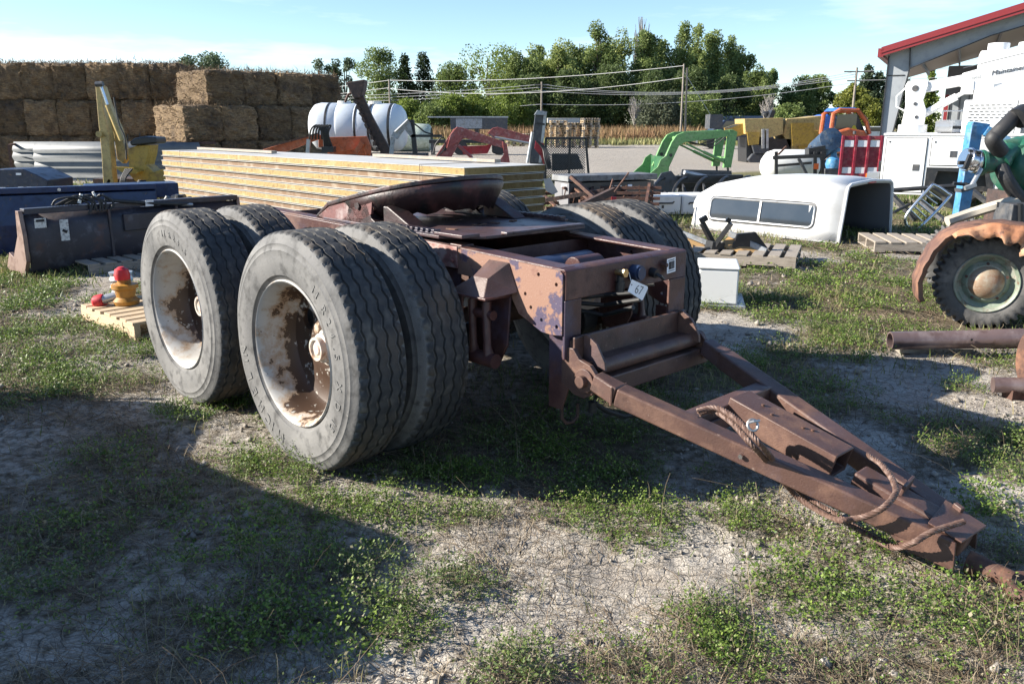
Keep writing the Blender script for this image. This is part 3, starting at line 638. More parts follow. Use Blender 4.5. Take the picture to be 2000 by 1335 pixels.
# --- hitch ears, hinge pin, gussets
for sy in (-1, 1):
    y0 = .40*sy
    ear = [(.90,.44),(.90,.60),(.965,.60),(1.0,.56),(1.06,.545),(1.095,.51),(1.10,.465),(1.075,.42),(1.03,.395),(.97,.40)]
    b = B(); b.prism(ear, y0-.011,y0+.011); b.build('hinge_ear', m_tongue, dolly, smooth=0, bevel=.003)
    b = B(); b.cyl((1.035,y0+.011*sy,.475),(1.035,y0+.021*sy,.475),.052,n=28); b.build('pin_washer', m_tongue, dolly, bevel=.002)
    b = B(); b.cyl((1.035,y0+.02*sy,.475),(1.035,y0+.048*sy,.475),.026,n=20); b.build('hinge_pin', m_rust, dolly, bevel=.003)
    b = B(); b.prism([(.966,.648),(.985,.652),(1.04,.62),(1.085,.55),(1.09,.515),(.966,.515)], (.335)*sy,(.347)*sy if sy<0 else .35); b.build('gusset', m_tongue, dolly, smooth=0, bevel=.002)
    b = B(); b.prism([(.80,.30),(.80,.648),(.917,.648),(.917,.40),(.88,.30)], y0-.02*sy-.005, y0-.02*sy+.005); b.build('drop_plate', m_frame, dolly, smooth=0, bevel=.003)
b = B(); b.tube([(.86,-.36,.33),(.86,-.36,.25),(.87,-.34,.225),(.88,-.31,.225),(.89,-.29,.25),(.89,-.29,.31)],.008,8); b.build('safety_hook', m_dk, dolly)
b = B(); b.tube([(.9,-.2,.3),(.92,-.12,.24),(.95,-.03,.2),(.97,.06,.2)],.012,8); b.cyl((.9,-.2,.3),(.9,-.2,.25),.02,n=12); b.build('brake_line', m_blackrub, dolly)

# --- spring hangers
for sy in (-1, 1):
    yy = lambda d: (.43+d)*sy
    b = B(); b.add([(.36,yy(.006),.80),(.66,yy(.006),.80),(.60,yy(.006),.925),(.47,yy(.006),.925),(.36,yy(.16),.78),(.60,yy(.16),.775),(.56,yy(.10),.86),(.47,yy(.10),.86)],
        [(0,1,2,3),(0,4,5,1),(4,7,6,5),(7,3,2,6),(0,3,7,4),(1,5,6,2)])
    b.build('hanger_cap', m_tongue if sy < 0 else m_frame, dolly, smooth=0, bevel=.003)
    b = B(); b.prism([(.34,.775),(.62,.775),(.60,.55),(.55,.46),(.42,.46),(.36,.58)], yy(.008), yy(.02)); b.prism([(.34,.775),(.46,.775),(.45,.52),(.40,.5),(.36,.58)], yy(.15), yy(.162)); b.box(.33,.62,min(yy(.008),yy(.165)),max(yy(.008),yy(.165)),.7755,.787)
    b.build('spring_hanger', m_frame, dolly, smooth=0, bevel=.003)
    for x0 in (.47,.565):
        b = B(); b.tube([(x0-.01,yy(.10),.755),(x0+.005,yy(.115),.66),(x0+.015,yy(.12),.56),(x0+.02,yy(.115),.50)],[.022,.018,.018,.03],10); b.build('spring_shackle', m_frame, dolly)
    B().cyl((.44,yy(.115),.50),(.63,yy(.115),.50),.033,n=18).build('shackle_pin', m_frame, dolly); B().cyl((.46,yy(.10),.70),(.60,yy(.10),.70),.022,n=14).build('shackle_pin', m_frame, dolly)
    b = B()
    for k in range(6):
        hl = .62-.07*k; b.add([p for p in [(-.63+i*hl/4, yy(.06+.09*s), .62-.018*k+.05*abs(i/4.)**2*1.2) for i in range(-4,5) for s in (0,1)]] , [(2*i,2*i+1,2*i+3,2*i+2) for i in range(8)])
    o = b.build('leaf_spring', m_rust, dolly, smooth=0); md = o.modifiers.new('s','SOLIDIFY'); md.thickness = .013
    b = B(); b.cyl((.30,yy(-.12),.50),(.30,yy(-.02),.50),.10,n=28).cyl((.30,yy(-.12),.50),(.30,yy(-.16),.50),.06,n=20); b.build('brake_chamber', m_black, dolly, smooth=35, bevel=.006)
for x in (0, AX2):
    b = B(); b.cyl((x,-1.0,.53),(x,1.0,.53),.062,n=24); b.cyl((x,-.95,.53),(x,-.62,.53),.19,n=36).cyl((x,.62,.53),(x,.95,.53),.19,n=36); b.build('axle', m_rust, dolly, smooth=35, bevel=.006)

# --- deck, toothed slide rack
b = B(); b.prism([(-.98,-.415),(.13,-.455),(.30,-.30),(.335,.36),(.25,.42),(-.98,.42)], .985,1.0,'xy'); b.build('deck_plate', m_deck, dolly, smooth=0, bevel=.003)
b = B(); b.box(.10,.31,-.46,-.35,1.002,1.018); b.box(.29,.335,-.2,.36,1.0,1.012); b.build('deck_edge_plate', m_deck, dolly, smooth=0, bevel=.003)
for sy in (-1,1):
    b = B(); b.box(-.36,.13,sy*.44-.012,sy*.44+.012,1.001,1.012)
    for i in range(11): b.box(-.35+i*.043,-.328+i*.043,sy*.44-.02,sy*.44+.022,1.0125,1.026)
    b.build('slide_rack', m_deck, dolly, smooth=0, bevel=.002)
    b = B(); b.box(.02,.245,sy*.436-.003,sy*.436+.006,.855,.957).cyl((.215,sy*.44-.012,.89),(.215,sy*.44+.012,.89),.009,n=12); b.build('rail_splice', mat('pink_worn_paint',(.24,.10,.085),.6,0,[((.38,.27,.24),12,.5,.62),((.1,.05,.04),20,.55,.7)]) if sy < 0 else m_frame, dolly, smooth=0, bevel=.002)
for i in range(10): B().obox((-.2+random.uniform(-.3,.45), random.uniform(-.3,.3), 1.004), (random.uniform(.03,.09),random.uniform(.01,.03),.006),(0,0,random.uniform(0,180))).build('rust_flake', m_rust, dolly, smooth=0)

# --- fifth wheel
FM = Matrix.Translation((-.97,0,1.058)) @ Matrix.Rotation(R(-11.5),4,'Y')
out = [(.02,-.40),(.25,-.425)]+[(.46+.42*math.sin(R(q)),-.425*math.cos(R(q))) for q in range(0,90,8)]
outline = out + [(a,-c) for a,c in reversed(out)]
poly = outline + [(.02,.30),(.20,.14),(.34,.055),(.42,.05),(.46,0),(.42,-.05),(.34,-.055),(.20,-.14),(.02,-.30)]
b = B(); b.prism(poly, 0,.024,'xy',FM); b.build('fifth_wheel_plate', m_fifth, dolly, smooth=0, bevel=.006)
V=[];F=[]; ol = outline[1:-1]; nn_=len(ol)
for k,(a0,c0) in enumerate(ol):
    jag = .012*math.sin(k*2.3)+.008*math.sin(k*5.1); ex = .5+.5*math.sin(math.pi*k/(nn_-1))
    for sc_,z_ in ((.985,-.001),(.93,-.045),(.80,-.085-.05*ex+jag)): V.append(FM@Vector((.44+(a0-.44)*sc_,c0*sc_,z_)))
for k in range(nn_-1):
    for q in range(2): F.append((k*3+q,k*3+q+1,(k+1)*3+q+1,(k+1)*3+q))
o = B().add(V,F).build('plate_skirt', m_fifth, dolly, smooth=40); md=o.modifiers.new('s','SOLIDIFY'); md.thickness=.012
for sy in (-1,1):
    b = B(); vs = [(.02,.30*sy,.024),(.02,.40*sy,.024),(-.16,.38*sy,-.03),(-.16,.32*sy,-.03),(.02,.30*sy,0),(.02,.40*sy,0),(-.16,.38*sy,-.045),(-.16,.32*sy,-.045)]
    b.add(vs,[(0,1,2,3),(4,5,6,7),(0,1,5,4),(1,2,6,5),(2,3,7,6),(3,0,4,7)],FM); b.build('pickup_ramp', m_fifth, dolly, smooth=0, bevel=.005)
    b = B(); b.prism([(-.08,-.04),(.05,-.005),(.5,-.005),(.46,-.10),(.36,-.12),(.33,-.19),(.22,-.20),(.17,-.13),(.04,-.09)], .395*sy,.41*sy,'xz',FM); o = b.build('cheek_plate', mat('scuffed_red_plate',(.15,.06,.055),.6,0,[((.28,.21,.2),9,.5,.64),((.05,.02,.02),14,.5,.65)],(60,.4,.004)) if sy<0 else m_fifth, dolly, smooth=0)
    k = B(); p = FM@Vector((.27,0,-.075)); k.cyl((p.x,.38*sy,p.z),(p.x,.47*sy,p.z),.026,n=20); kp=o.parent; o.parent=None; cut(o,k); o.parent=kp
    b = B(); b.prism([(-.82,.992),(-.42,.992),(-.50,1.03),(-.55,1.13),(-.62,1.16),(-.70,1.12),(-.74,1.03)], .33*sy,.41*sy); b.build('pivot_bracket', m_fifth, dolly, smooth=0, bevel=.005)
    b = B(); b.prism([(-.40,1.002),(-.14,1.002),(-.20,1.03),(-.36,1.10),(-.40,1.10)], .30*sy,.40*sy); b.build('stop_block', m_fifth, dolly, smooth=0, bevel=.006)
    b = B(); b.cyl((-.62,.30*sy,1.09),(-.62,.42*sy,1.09),.022,n=18); b.build('pivot_pin', m_fifth, dolly)
for i,y in enumerate((-.22,-.07,.07,.22)):
    b = B(); b.box(.25,.74-.9*y*y*2,y-.008,y+.008,-.08,-.001,FM); b.build('plate_rib', m_fifth, dolly, smooth=0)
b = B(); b.tube([FM@Vector((.52,-.1,-.05)),FM@Vector((.5,-.3,-.06)),FM@Vector((.47,-.40,-.07))],.014,8); b.build('release_rod', m_rust, dolly)
b = B(); b.box(.40,.62,-.13,.13,-.09,-.012,FM); b.build('lock_jaw', m_fifth, dolly, smooth=0, bevel=.006)

# --- tongue
def tz(x): return .455-(x-1.13)*.263
for sy in (-1,1):
    pts = [Vector((1.085,.40*sy,.485)), Vector((1.20,.387*sy,tz(1.20)+.012)), Vector((2.40,.070*sy,tz(2.40)+.008))]
    b = B(); b.beam(pts[0],pts[1],.062,.075,w1=.088,h1=.078); b.beam(pts[1],pts[2],.088,.078); b.build('tongue_beam', m_tongue, dolly, smooth=0, bevel=.008, seg=3)
    b = B(); b.tube([pts[1]+Vector((-.002,-.046*sy+.0,.035)),pts[1]+Vector((-.002,.046*sy,.035)),pts[1]+Vector((-.004,.047*sy,-.036))],.006,6); b.build('weld_bead', m_rust, dolly)
b = B(); b.beam((1.50,.01,tz(1.50)+.030),(1.965,.005,tz(1.965)+.034),.142,.105); o = b.build('socket_tube', m_tongue, dolly, smooth=0)
k = B(); k.beam((1.60,.01,tz(1.60)+.030),(2.1,.005,tz(2.1)+.035),.120,.083); kp=o.parent;o.parent=None;cut(o,k);o.parent=kp
md = o.modifiers.new('bevel','BEVEL'); md.width=.010; md.segments=3; md.limit_method='ANGLE'; md.angle_limit=R(50)
b = B(); b.beam((2.03,.0,tz(2.03)+.014),(2.43,0,tz(2.43)+.010),.10,.09); b.build('inner_tongue_tube', m_tongue, dolly, smooth=0, bevel=.010, seg=3)
b = B(); b.beam((1.47,-.285,tz(1.47)+.012),(1.47,.285,tz(1.47)+.012),.085,.06); b.build('tongue_brace', m_tongue, dolly, smooth=0, bevel=.006)
b = B(); b.beam((1.53,-.26,tz(1.53)-.0),(1.53,-.075,tz(1.53)),.012,.05); b.build('brace_gusset', m_tongue, dolly, smooth=0)
for sy in (-1,1):
    b = B(); b.add([(2.10,.188*sy,tz(2.10)+.040),(2.425,.112*sy,tz(2.425)+.046),(2.43,.112*sy,tz(2.425)-.055),(2.28,.147*sy,tz(2.28)-.06),(2.10,.178*sy,tz(2.10)+.040),(2.425,.102*sy,tz(2.425)+.046),(2.43,.102*sy,tz(2.425)-.055),(2.28,.137*sy,tz(2.28)-.06)],[(0,1,2,3),(4,5,6,7),(0,1,5,4),(1,2,6,5),(2,3,7,6),(3,0,4,7)])
    b.build('nose_cheek', m_tongue, dolly, smooth=0, bevel=.002)
b = B(); b.add([(2.33,-.105,tz(2.33)+.062),(2.44,-.10,tz(2.44)+.058),(2.455,.095,tz(2.455)+.058),(2.31,.11,tz(2.31)+.062),(2.33,-.105,tz(2.33)+.055),(2.44,-.10,tz(2.44)+.051),(2.455,.095,tz(2.455)+.051),(2.31,.11,tz(2.31)+.055)],[(0,1,2,3),(4,5,6,7),(0,1,5,4),(1,2,6,5),(2,3,7,6),(3,0,4,7)]); b.build('nose_plate', m_tongue, dolly, smooth=0, bevel=.002)
B().obox((2.20,.03,tz(2.20)+.072),(.012,.12,.05),(0,15,6)).build('nose_lug', m_tongue, dolly, smooth=0, bevel=.003)
B().obox((2.36,.09,tz(2.36)+.066),(.035,.02,.025),(0,15,-20)).build('nose_lug', m_tongue, dolly, smooth=0, bevel=.003)
b = B(); b.cyl((2.44,0,.055),(2.58,0,.045),.042,.03,n=20); b.tube([(2.66+.085*math.cos(t),.085*math.sin(t),.035) for t in np.linspace(0,2*math.pi,25)[:-1]],.026,12,closed=True); b.build('lunette_eye', m_rust, dolly)
for x, y in ((1.62,.015),(1.68,-.02),(1.8,.01),(1.83,.03)): B().cyl((x,y,tz(x)+.082),(x,y,tz(x)+.092),.007,n=10).build('weld_stub', m_rust, dolly)
B().cyl((1.72,-.300,tz(1.72)+.012),(1.72,-.3075,tz(1.72)+.012),.009,n=12).build('bolt', m_chrome, dolly)

# --- wire rope lying over the tongue
def gpz(u, v, z):
    a = (u-1000)/1600.0; bb = (v-667.5)/1600.0; c, s = math.cos(PITCH), math.sin(PITCH); k = (z-CAM_H)/(-s-bb*c); return Vector((a*k,(c-bb*s)*k,z))
def smoothpath(pts, n=10):
    P = [Vector(p) for p in pts]; out_=[]
    for i in range(len(P)-1):
        p0=P[max(i-1,0)];p1=P[i];p2=P[i+1];p3=P[min(i+2,len(P)-1)]
        for k in range(n):
            t=k/n; out_.append(.5*((2*p1)+(p2-p0)*t+(2*p0-5*p1+4*p2-p3)*t*t+(3*p1-p0-3*p2+p3)*t**3))
    out_.append(P[-1]); return out_
def rope(b, pts, r=.0105, lay=.05, strands=4):
    path = smoothpath(pts, 14); L_=[0]
    for i in range(1,len(path)): L_.append(L_[-1]+(path[i]-path[i-1]).length)
    m = max(8,int(L_[-1]/.006)); res=[]; j=0
    for i in range(m+1):
        t=L_[-1]*i/m
        while j<len(L_)-2 and L_[j+1]<t: j+=1
        f=(t-L_[j])/max(1e-6,L_[j+1]-L_[j]); res.append(path[j].lerp(path[j+1],f))
    for s_ in range(strands):
        q=[]; pu=None
        for i,p in enumerate(res):
            d=(res[min(i+1,m)]-res[max(i-1,0)]).normalized()
            u = d.orthogonal().normalized() if pu is None else (pu-d*pu.dot(d)).normalized(); pu=u; w=d.cross(u)
            a=2*math.pi*(s_/strands + L_[-1]*i/m/lay); q.append(p+(u*math.cos(a)+w*math.sin(a))*r*.58)
        b.tube(q, r*.55, 5)
m_rope = mat('rusty_wire_rope', (.115,.066,.05), .6, .15, [((.22,.15,.12),40,.5,.7),((.07,.04,.03),20,.52,.7)])
wr = thing('wire_rope', 'rusty twisted wire rope looped over and under the dolly tongue', 'wire rope')
A_ = [(1362,802,.46),(1400,797,.475),(1440,820,.465),(1478,860,.43),(1500,885,.36),(1535,930,.19),(1568,965,.09),(1625,1000,.07),(1690,1040,.075),(1745,1068,.10),(1785,1058,.159),(1805,1046,.178),(1820,1038,.194),(1850,1028,.203),(1883,1018,.212)]
Bp = [(1366,808,.44),(1395,803,.455),(1430,826,.445),(1466,866,.41),(1488,890,.34),(1525,935,.18),(1560,972,.085),(1605,1000,.09),(1640,1015,.181),(1665,1013,.186),(1690,1008,.206),(1715,997,.236),(1732,985,.257),(1745,970,.269),(1750,955,.278),(1740,930,.289),(1720,905,.293),(1694,888,.288)]
b = B(); rope(b,[gpz(*p) for p in A_]); b.build('strand', m_rope, wr)
b = B(); rope(b,[gpz(*p) for p in Bp]); b.build('strand', m_rope, wr)
p = gpz(1470,832,.47); b = B(); b.tube([p+Vector((.018*math.cos(t),.01*math.sin(t),.018*math.sin(t)+.004)) for t in np.linspace(0,6.28,13)[:-1]],.0055,8,closed=True); b.tube([p+Vector((-.012,0,.014)),p+Vector((.0,-.005,.02)),p+Vector((.025,.01,.018))],.005,8); b.build('rope_clamp', m_steel, wr)
# ------------------------------------------------------------------ straw stacks
def straw_mat(k): return mat('weathered_straw', (.27*k,.185*k,.10*k), .95, 0, [((.14*k,.092*k,.055*k), 6, .42,.6,None,(1,1,6)), ((.42*k,.31*k,.17*k), 15, .55,.72,None,(1,1,3)), ((.09,.064,.044), 1.6, .50,.68)], (34,1.0,.07))
straws = [straw_mat(.78), straw_mat(1.0), straw_mat(1.22)]
def bale_mesh(seed, lx, ly, lz):
    r_ = np.random.default_rng(seed); nx, ny, nz_ = 9, 14, 9
    bm = bmesh.new(); bmesh.ops.create_cube(bm, size=1); bmesh.ops.subdivide_edges(bm, edges=bm.edges[:], cuts=9, use_grid_fill=True)
    for v in bm.verts:
        p = v.co*2; q = Vector((abs(p.x),abs(p.y),abs(p.z))); k = (q.x**12+q.y**12+q.z**12)**(1/12.0); p = p/k*1.0
        n_ = mnoise.noise_vector(Vector((p.x*2.2+seed*7,p.y*2.2,p.z*2.2)))*.085 + mnoise.noise_vector(Vector((p.x*6+seed*3,p.y*6,p.z*6)))*.05
        p = p+n_; v.co = Vector((p.x*lx/2, p.y*ly/2, p.z*lz/2+lz/2))
    vs = [tuple(v.co) for v in bm.verts]; fs = [tuple(v.index for v in f.verts) for f in bm.faces]
    cf = [(f.calc_center_median().copy(), f.normal.copy()) for f in bm.faces]; bm.free()
    # loose straw ends standing off the surface
    for i in range(2400):
        c, nn = cf[r_.integers(0,len(cf))]
        if nn.z < -.5: continue
        c = c + Vector(r_.normal(0,.05,3)); d = (nn*r_.uniform(.1,.9) + Vector(r_.normal(0,.6,3))).normalized(); l = r_.uniform(.06,.26); s_ = d.cross(Vector(r_.normal(0,1,3))).normalized()*.011
        k = len(vs); vs += [tuple(c-s_),tuple(c+s_),tuple(c+d*l)]; fs.append((k,k+1,k+2))
    me = bpy.data.meshes.new('straw_bale'); me.from_pydata(vs,[],fs); me.materials.append(straws[seed % 3]); return me
bA = [bale_mesh(s,1.10,2.4,1.23) for s in (1,2,3)]; bB = [bale_mesh(s,1.24,2.4,1.09) for s in (5,6,7)]
ordn = ['first','second','third','fourth','fifth','sixth','seventh','eighth','ninth']
rows = ['bottom','middle','top']
for r_ in range(3):
    for c_ in range(9):
        o = bpy.data.objects.new('straw_bale', bA[(r_*5+c_*2)%3]); C.objects.link(o)
        off = random.uniform(-.08,.08); t_ = c_*1.045
        place(o, (-20.3+t_*.993, 29.6+t_*.12+off, r_*1.19-.02), 6.5+random.uniform(-2,2)+(180 if (r_+c_)%2 else 0))
        tag(o, 'straw bale in the %s row of the long shaded stack, %s from left' % (rows[r_], ordn[c_]), 'straw bale', 'stacked straw bales')
fd = Vector((.72,.694,0)); ld = Vector((-.694,.72,0)); P0 = Vector((-9.25,26.0,0))
for r_ in range(3):
    sh = (-1.0,-.95,.0)[r_]
    for c_ in range(5 if r_ < 2 else 4):
        o = bpy.data.objects.new('straw_bale', bB[(r_*2+c_)%3]); C.objects.link(o)
        p = P0 + fd*(.6+sh+c_*1.19) + ld*(1.2+random.uniform(-.06,.06)-(.35 if r_<2 else 0)); p.z = r_*1.055-.01
        place(o, p, 44+random.uniform(-2,2)+(180 if (r_+c_)%2 else 0))
        tag(o, '%s straw bale in the %s row of the nearer stack, %s from left' % ('sunlit' if c_==0 and r_>0 else 'brown', rows[r_], ordn[c_]), 'straw bale', 'stacked straw bales')

# ------------------------------------------------------------------ trees and shrubs
m_tleaf = leafmat('tree_leaf', .6, .42); m_bark = mat('tree_bark', (.12,.10,.08), .9, 0, [((.22,.2,.17),6,.5,.7)], (20,.5,.02))
m_baretwig = mat('grey_bare_twigs', (.34,.31,.28), .9, 0)
def leaf_cloud(centers, radii, counts, size, col_a, col_b, rg, tones=None, squash=1.0):
    P=[];Cc=[]
    for i,(c,r,n) in enumerate(zip(centers,radii,counts)):
        d = rg.normal(0,1,(n,3)); d /= np.linalg.norm(d,axis=1)[:,None]; rr = r*rg.uniform(.35,1.08,n)**.6; p = np.array(c)[None]+d*rr[:,None]*np.array([1,1,squash])[None]
        a = rg.normal(0,1,(n,3)); a /= np.linalg.norm(a,axis=1)[:,None]; b_ = np.cross(a, rg.normal(0,1,(n,3))); b_ /= np.linalg.norm(b_,axis=1)[:,None]
        s = size*rg.uniform(.6,1.3,n)[:,None]; a = a*s; b_ = b_*s*.6
        P.append(np.stack([p, p+a*.5+b_*.5, p+a, p+a*.5-b_*.5],1).reshape(-1,3))
        t0 = rg.uniform(0,1) if tones is None else tones[i]; t = np.clip(t0*.7+rg.normal(.15,.2,n),0,1); Cc.append(np.repeat(mixcol(col_a,col_b,t),4,0))
    return np.concatenate(P), np.concatenate(Cc)
def tree(name, label, x, y, h, w, kind='broad', ca=(.065,.10,.03), cb=(.23,.29,.09), seed=0, group='trees beyond the yard', dens=1.0, cat='tree'):
    rg = np.random.default_rng(seed+100); rd = random.Random(seed)
    t = thing(name, label, cat, (x,y,-.05), 0, group)
    tr = B(); nb = int({'broad':60,'poplar':80,'spruce':44,'shrub':34,'loose':30}[kind]*dens); cs=[];rs=[];ns=[]; size = max(.20, y*.0027)
    if kind == 'spruce':
        for i in range(nb):
            f = (i+.5)/nb; z = h*(.08+.90*f); R0 = w/2*(1-f)**.85
            for k in range(max(2,int(7*(1-f)+1))):
                a = rd.uniform(0,6.28); q = R0*rd.uniform(.35,1); cs.append((math.cos(a)*q, math.sin(a)*q, z-q*.25)); rs.append(max(.22,w*.10)); ns.append(50)
        tr.cyl((0,0,0),(0,0,h*.97),.03*h*.6,.02,n=8)
    else:
        z0 = {'broad':.10,'poplar':.04,'shrub':.0,'loose':.14}[kind]
        tr.tube([(0,0,0),(rd.uniform(-.1,.1)*w*.3,0,h*.3),(rd.uniform(-.1,.1)*w*.5,rd.uniform(-.1,.1),h*.6),(0,0,h*.9)],[.022*h,.016*h,.010*h,.003*h],8)
        subs = [(rd.uniform(-.34,.34)*w, rd.uniform(-.3,.3)*w, rd.uniform(.72,.97)) for _ in range(4)]+[(rd.uniform(-.08,.08)*w,0,1.0)]
        for i in range(nb):
            f = rd.uniform(0,1)
            if kind == 'poplar': prof = (.8+.2*min(1,f/.3))*(1-max(0,f-.5)/.5)**.6*.94+.06
            elif kind == 'loose': prof = math.sin(math.pi*min(1,.15+f*.75))**.8
            else: prof = math.sqrt(max(0,1-(2*(f-.45)/1.1)**2))
            a = rd.uniform(0,6.28); q = w/2*prof*math.sqrt(rd.uniform(.08,1))*.86; z = h*(z0+(1-z0)*f*.95)
            c = (math.cos(a)*q, math.sin(a)*q, z); r = w*{'broad':.15,'poplar':.145,'shrub':.19,'loose':.12}[kind]*rd.uniform(.7,1.25)
            if kind == 'poplar':
                sx_, sy_, sh_ = subs[i % 5]; q *= .60; z = h*sh_*(z0+(1-z0)*f*.97); c = (sx_*(1-.35*f)+math.cos(a)*q, sy_*(1-.35*f)+math.sin(a)*q, z); r *= (1.2-.45*f)
            if z+r > h: c = (c[0],c[1],h-r*.7)
            cs.append(c); rs.append(r); ns.append(int({'broad':190,'poplar':180,'shrub':170,'loose':120}[kind]*dens**.3))
            if i % 2 == 0: tr.tube([(0,0,max(.05,c[2]*.55)),(c[0]*.5,c[1]*.5,c[2]*.85),c],[.007*h,.004*h,.0015*h],5)
    P, Cc = leaf_cloud(cs,rs,ns,size,ca,cb,rg,squash=1.25 if kind=='poplar' else 1.0)
    tr.build('trunk', m_bark, t)
    np_mesh('crown', P, np.arange(len(P)), 4, Cc, m_tleaf, t)
    return t
def tree_px(name, label, u, vtop, wpx, y, kind, seed, **kw):
    p = survey(u, vtop, y); return tree(name, label, p.x, y, p.z+.05, wpx*y/1600.0, kind, seed=seed, **kw)
GY = dict(ca=(.08,.10,.02), cb=(.26,.27,.05)); DK = dict(ca=(.018,.034,.012), cb=(.05,.075,.025)); LT = dict(ca=(.07,.11,.02), cb=(.23,.29,.06)); BL = dict(ca=(.04,.065,.035), cb=(.12,.16,.085))
for a in [('poplar_tree','dusty green rounded tree rising behind the long straw stack',362,112,84,150,'broad',1,BL),('poplar_tree','broad hazy green tree right of its twin behind the straw stack',412,108,110,155,'broad',2,BL),
    ('poplar_tree','loose feathery poplar above the right end of the straw stacks',632,112,76,125,'loose',3,BL),('poplar_tree','tall thin poplar just left of the rusty digging arm',672,104,62,125,'loose',4,BL),
    ('broadleaf_tree','full dark green tree behind the white tank, left of the two spruces',738,97,112,118,'broad',5,{}),('spruce_tree','pointed dark spruce, left one of the pair behind the white tank',790,108,74,120,'spruce',6,DK),('spruce_tree','pointed dark spruce, right one of the pair behind the white tank',826,104,86,118,'spruce',7,DK),
    ('broadleaf_tree','small dark tree right of the spruces',884,128,104,116,'broad',8,{}),('broadleaf_tree','rounded yellow-green tree between the spruces and the poplar wood',952,94,165,114,'broad',9,LT)]:
    tree_px(*a[:8], **a[8])
woods = [(1012,92,74,.3),(1052,84,72,.6),(1092,76,76,.9),(1132,64,72,.5),(1172,42,66,.2),(1214,62,76,.9),(1256,48,62,.1),(1298,74,74,.5),(1330,46,64,.3),(1366,44,66,.5),(1396,58,64,.2),(1424,74,62,.1),(1450,92,60,.0),(1476,132,60,.0)]
where = ['leftmost tall poplar of the wood','tall poplar, second from the left of the wood','yellow-tinged poplar, third from the left of the wood','tall poplar, fourth from the left of the wood','tallest poplar left of the middle of the wood','bright green poplar beside the tallest one','slim poplar with a thin bare top at the middle of the wood','lower poplar in the dip at the middle of the wood','tall poplar just right of the dip in the wood','broad tall poplar above the leaning pole','poplar, third from the right dip of the wood','dark poplar, third from the right end of the wood','dark sloping poplar, second from the right end of the wood','short dark poplar at the right end of the wood']
for i,((u,v,w_,t_),lb) in enumerate(zip(woods,where)):
    ca = tuple(np.array((.065,.10,.03))*(1+t_*.5)); cb = tuple(np.array((.24,.30,.10))*(1+t_*.5)*np.array((1+.15*t_,1,1)))
    tree_px('poplar_tree', lb, u, v, w_*1.45, 112+(i*7)%13, 'poplar', 20+i, ca=ca, cb=cb, dens=1.25)
for i,(u,v,w_,lb) in enumerate([(1035,150,90,'dark undergrowth tree at the left foot of the wood'),(1110,140,100,'dark understorey tree below the yellow-tinged poplar'),(1195,130,100,'dark understorey tree behind the thin pole wires'),(1275,140,100,'dark understorey tree at the middle foot of the wood'),(1350,130,100,'dark understorey tree behind the leaning pole'),(1425,150,100,'dark understorey tree at the right foot of the wood')]):
    tree_px('broadleaf_tree', lb, u, v, w_, 106+i%3, 'broad', 50+i, ca=(.045,.072,.025), cb=(.14,.185,.065), dens=1.1)
for i,a in enumerate([(1508,136,56,120,'poplar','narrow green tree standing apart right of the wood',{}),(1560,152,80,118,'broad','dark rounded tree behind the yellow machine',{}),(1604,150,70,124,'broad','rounded tree behind the blue roof',{}),(1668,166,70,110,'broad','yellowing tree left of the shed column',GY),(1706,118,62,120,'poplar','tall green tree half hidden by the shed column',BL),(1694,190,66,100,'broad','low yellow-green tree at the foot of the shed column',GY),(1756,122,76,120,'broad','dark tree seen between the shed columns',BL),(1818,128,40,125,'poplar','slim yellow-green tree beside the red shed trim',LT)]):
    tree_px('broadleaf_tree', a[5], a[0],a[1],a[2],a[3],a[4],70+i, **a[6])
for i,(u,v,w_,y,lb,kw) in enumerate([(800,196,66,90,'light green shrub right behind the white tank',LT),(842,205,62,88,'dark green shrub, second behind the white tank',{}),(882,188,70,90,'bright shrub above the wrapped bale',LT),(925,186,74,92,'large bright green shrub left of the chute',LT),(968,190,70,90,'green shrub just left of the thin pole',LT),(1006,168,66,94,'tall bright shrub at the foot of the wood',LT),(1030,205,50,96,'small dark shrub under the thin pole',{}),
    (1290,184,86,92,'greyish willow shrub left of the leaning pole',dict(ca=(.06,.075,.045),cb=(.17,.19,.12))),(1262,200,50,94,'small grey-green shrub at the edge of the dry grass',dict(ca=(.06,.075,.045),cb=(.17,.19,.12))),(1372,176,80,95,'dark shrub right of the leaning pole',{}),(1540,205,60,100,'dark shrub left of the blue roof',{})]):
    tree_px('shrub', lb, u, v, w_*1.15, y, 'shrub', 90+i, group='shrubs along the dry grass', dens=1.3, cat='shrub', **kw)
def bare_tree(label, u, vtop, wpx, y, seed):
    p = survey(u,vtop,y); rd = random.Random(seed); h = p.z+.05; w = wpx*y/1600.0
    t = thing('bare_tree', label, 'tree', (p.x,y,-.05), 0, 'trees beyond the yard'); b = B()
    b.tube([(0,0,0),(.05*w,0,h*.35),(0,0,h*.6)],[.03*h,.022*h,.015*h],7)
    for i in range(26):
        z = h*rd.uniform(.3,.62); a = rd.uniform(0,6.28); q = w*.5*rd.uniform(.3,1); e = (math.cos(a)*q, math.sin(a)*q, min(h, z+h*rd.uniform(.15,.42)))
        b.tube([(0,0,z),(e[0]*.4,e[1]*.4,(z+e[2])/2),e],[.010*h,.007*h,.003*h],5)
        for k in range(5): b.tube([(e[0]*.6,e[1]*.6,z+(e[2]-z)*.65),(e[0]*.6+rd.uniform(-.2,.2)*w,e[1]*.6+rd.uniform(-.2,.2)*w,min(h*1.02,e[2]+h*rd.uniform(-.05,.15)))],[.005*h,.002*h],4)
    b.build('branches', m_baretwig, t)
bare_tree('pale leafless tree behind the yellow machine seat', 1500, 186, 38, 90, 3); bare_tree('grey leafless bush left of the willow shrub', 1241, 190, 32, 91, 5)
bare_tree('leafless grey treetop sticking out of the wood', 1252, 38, 34, 120, 9)

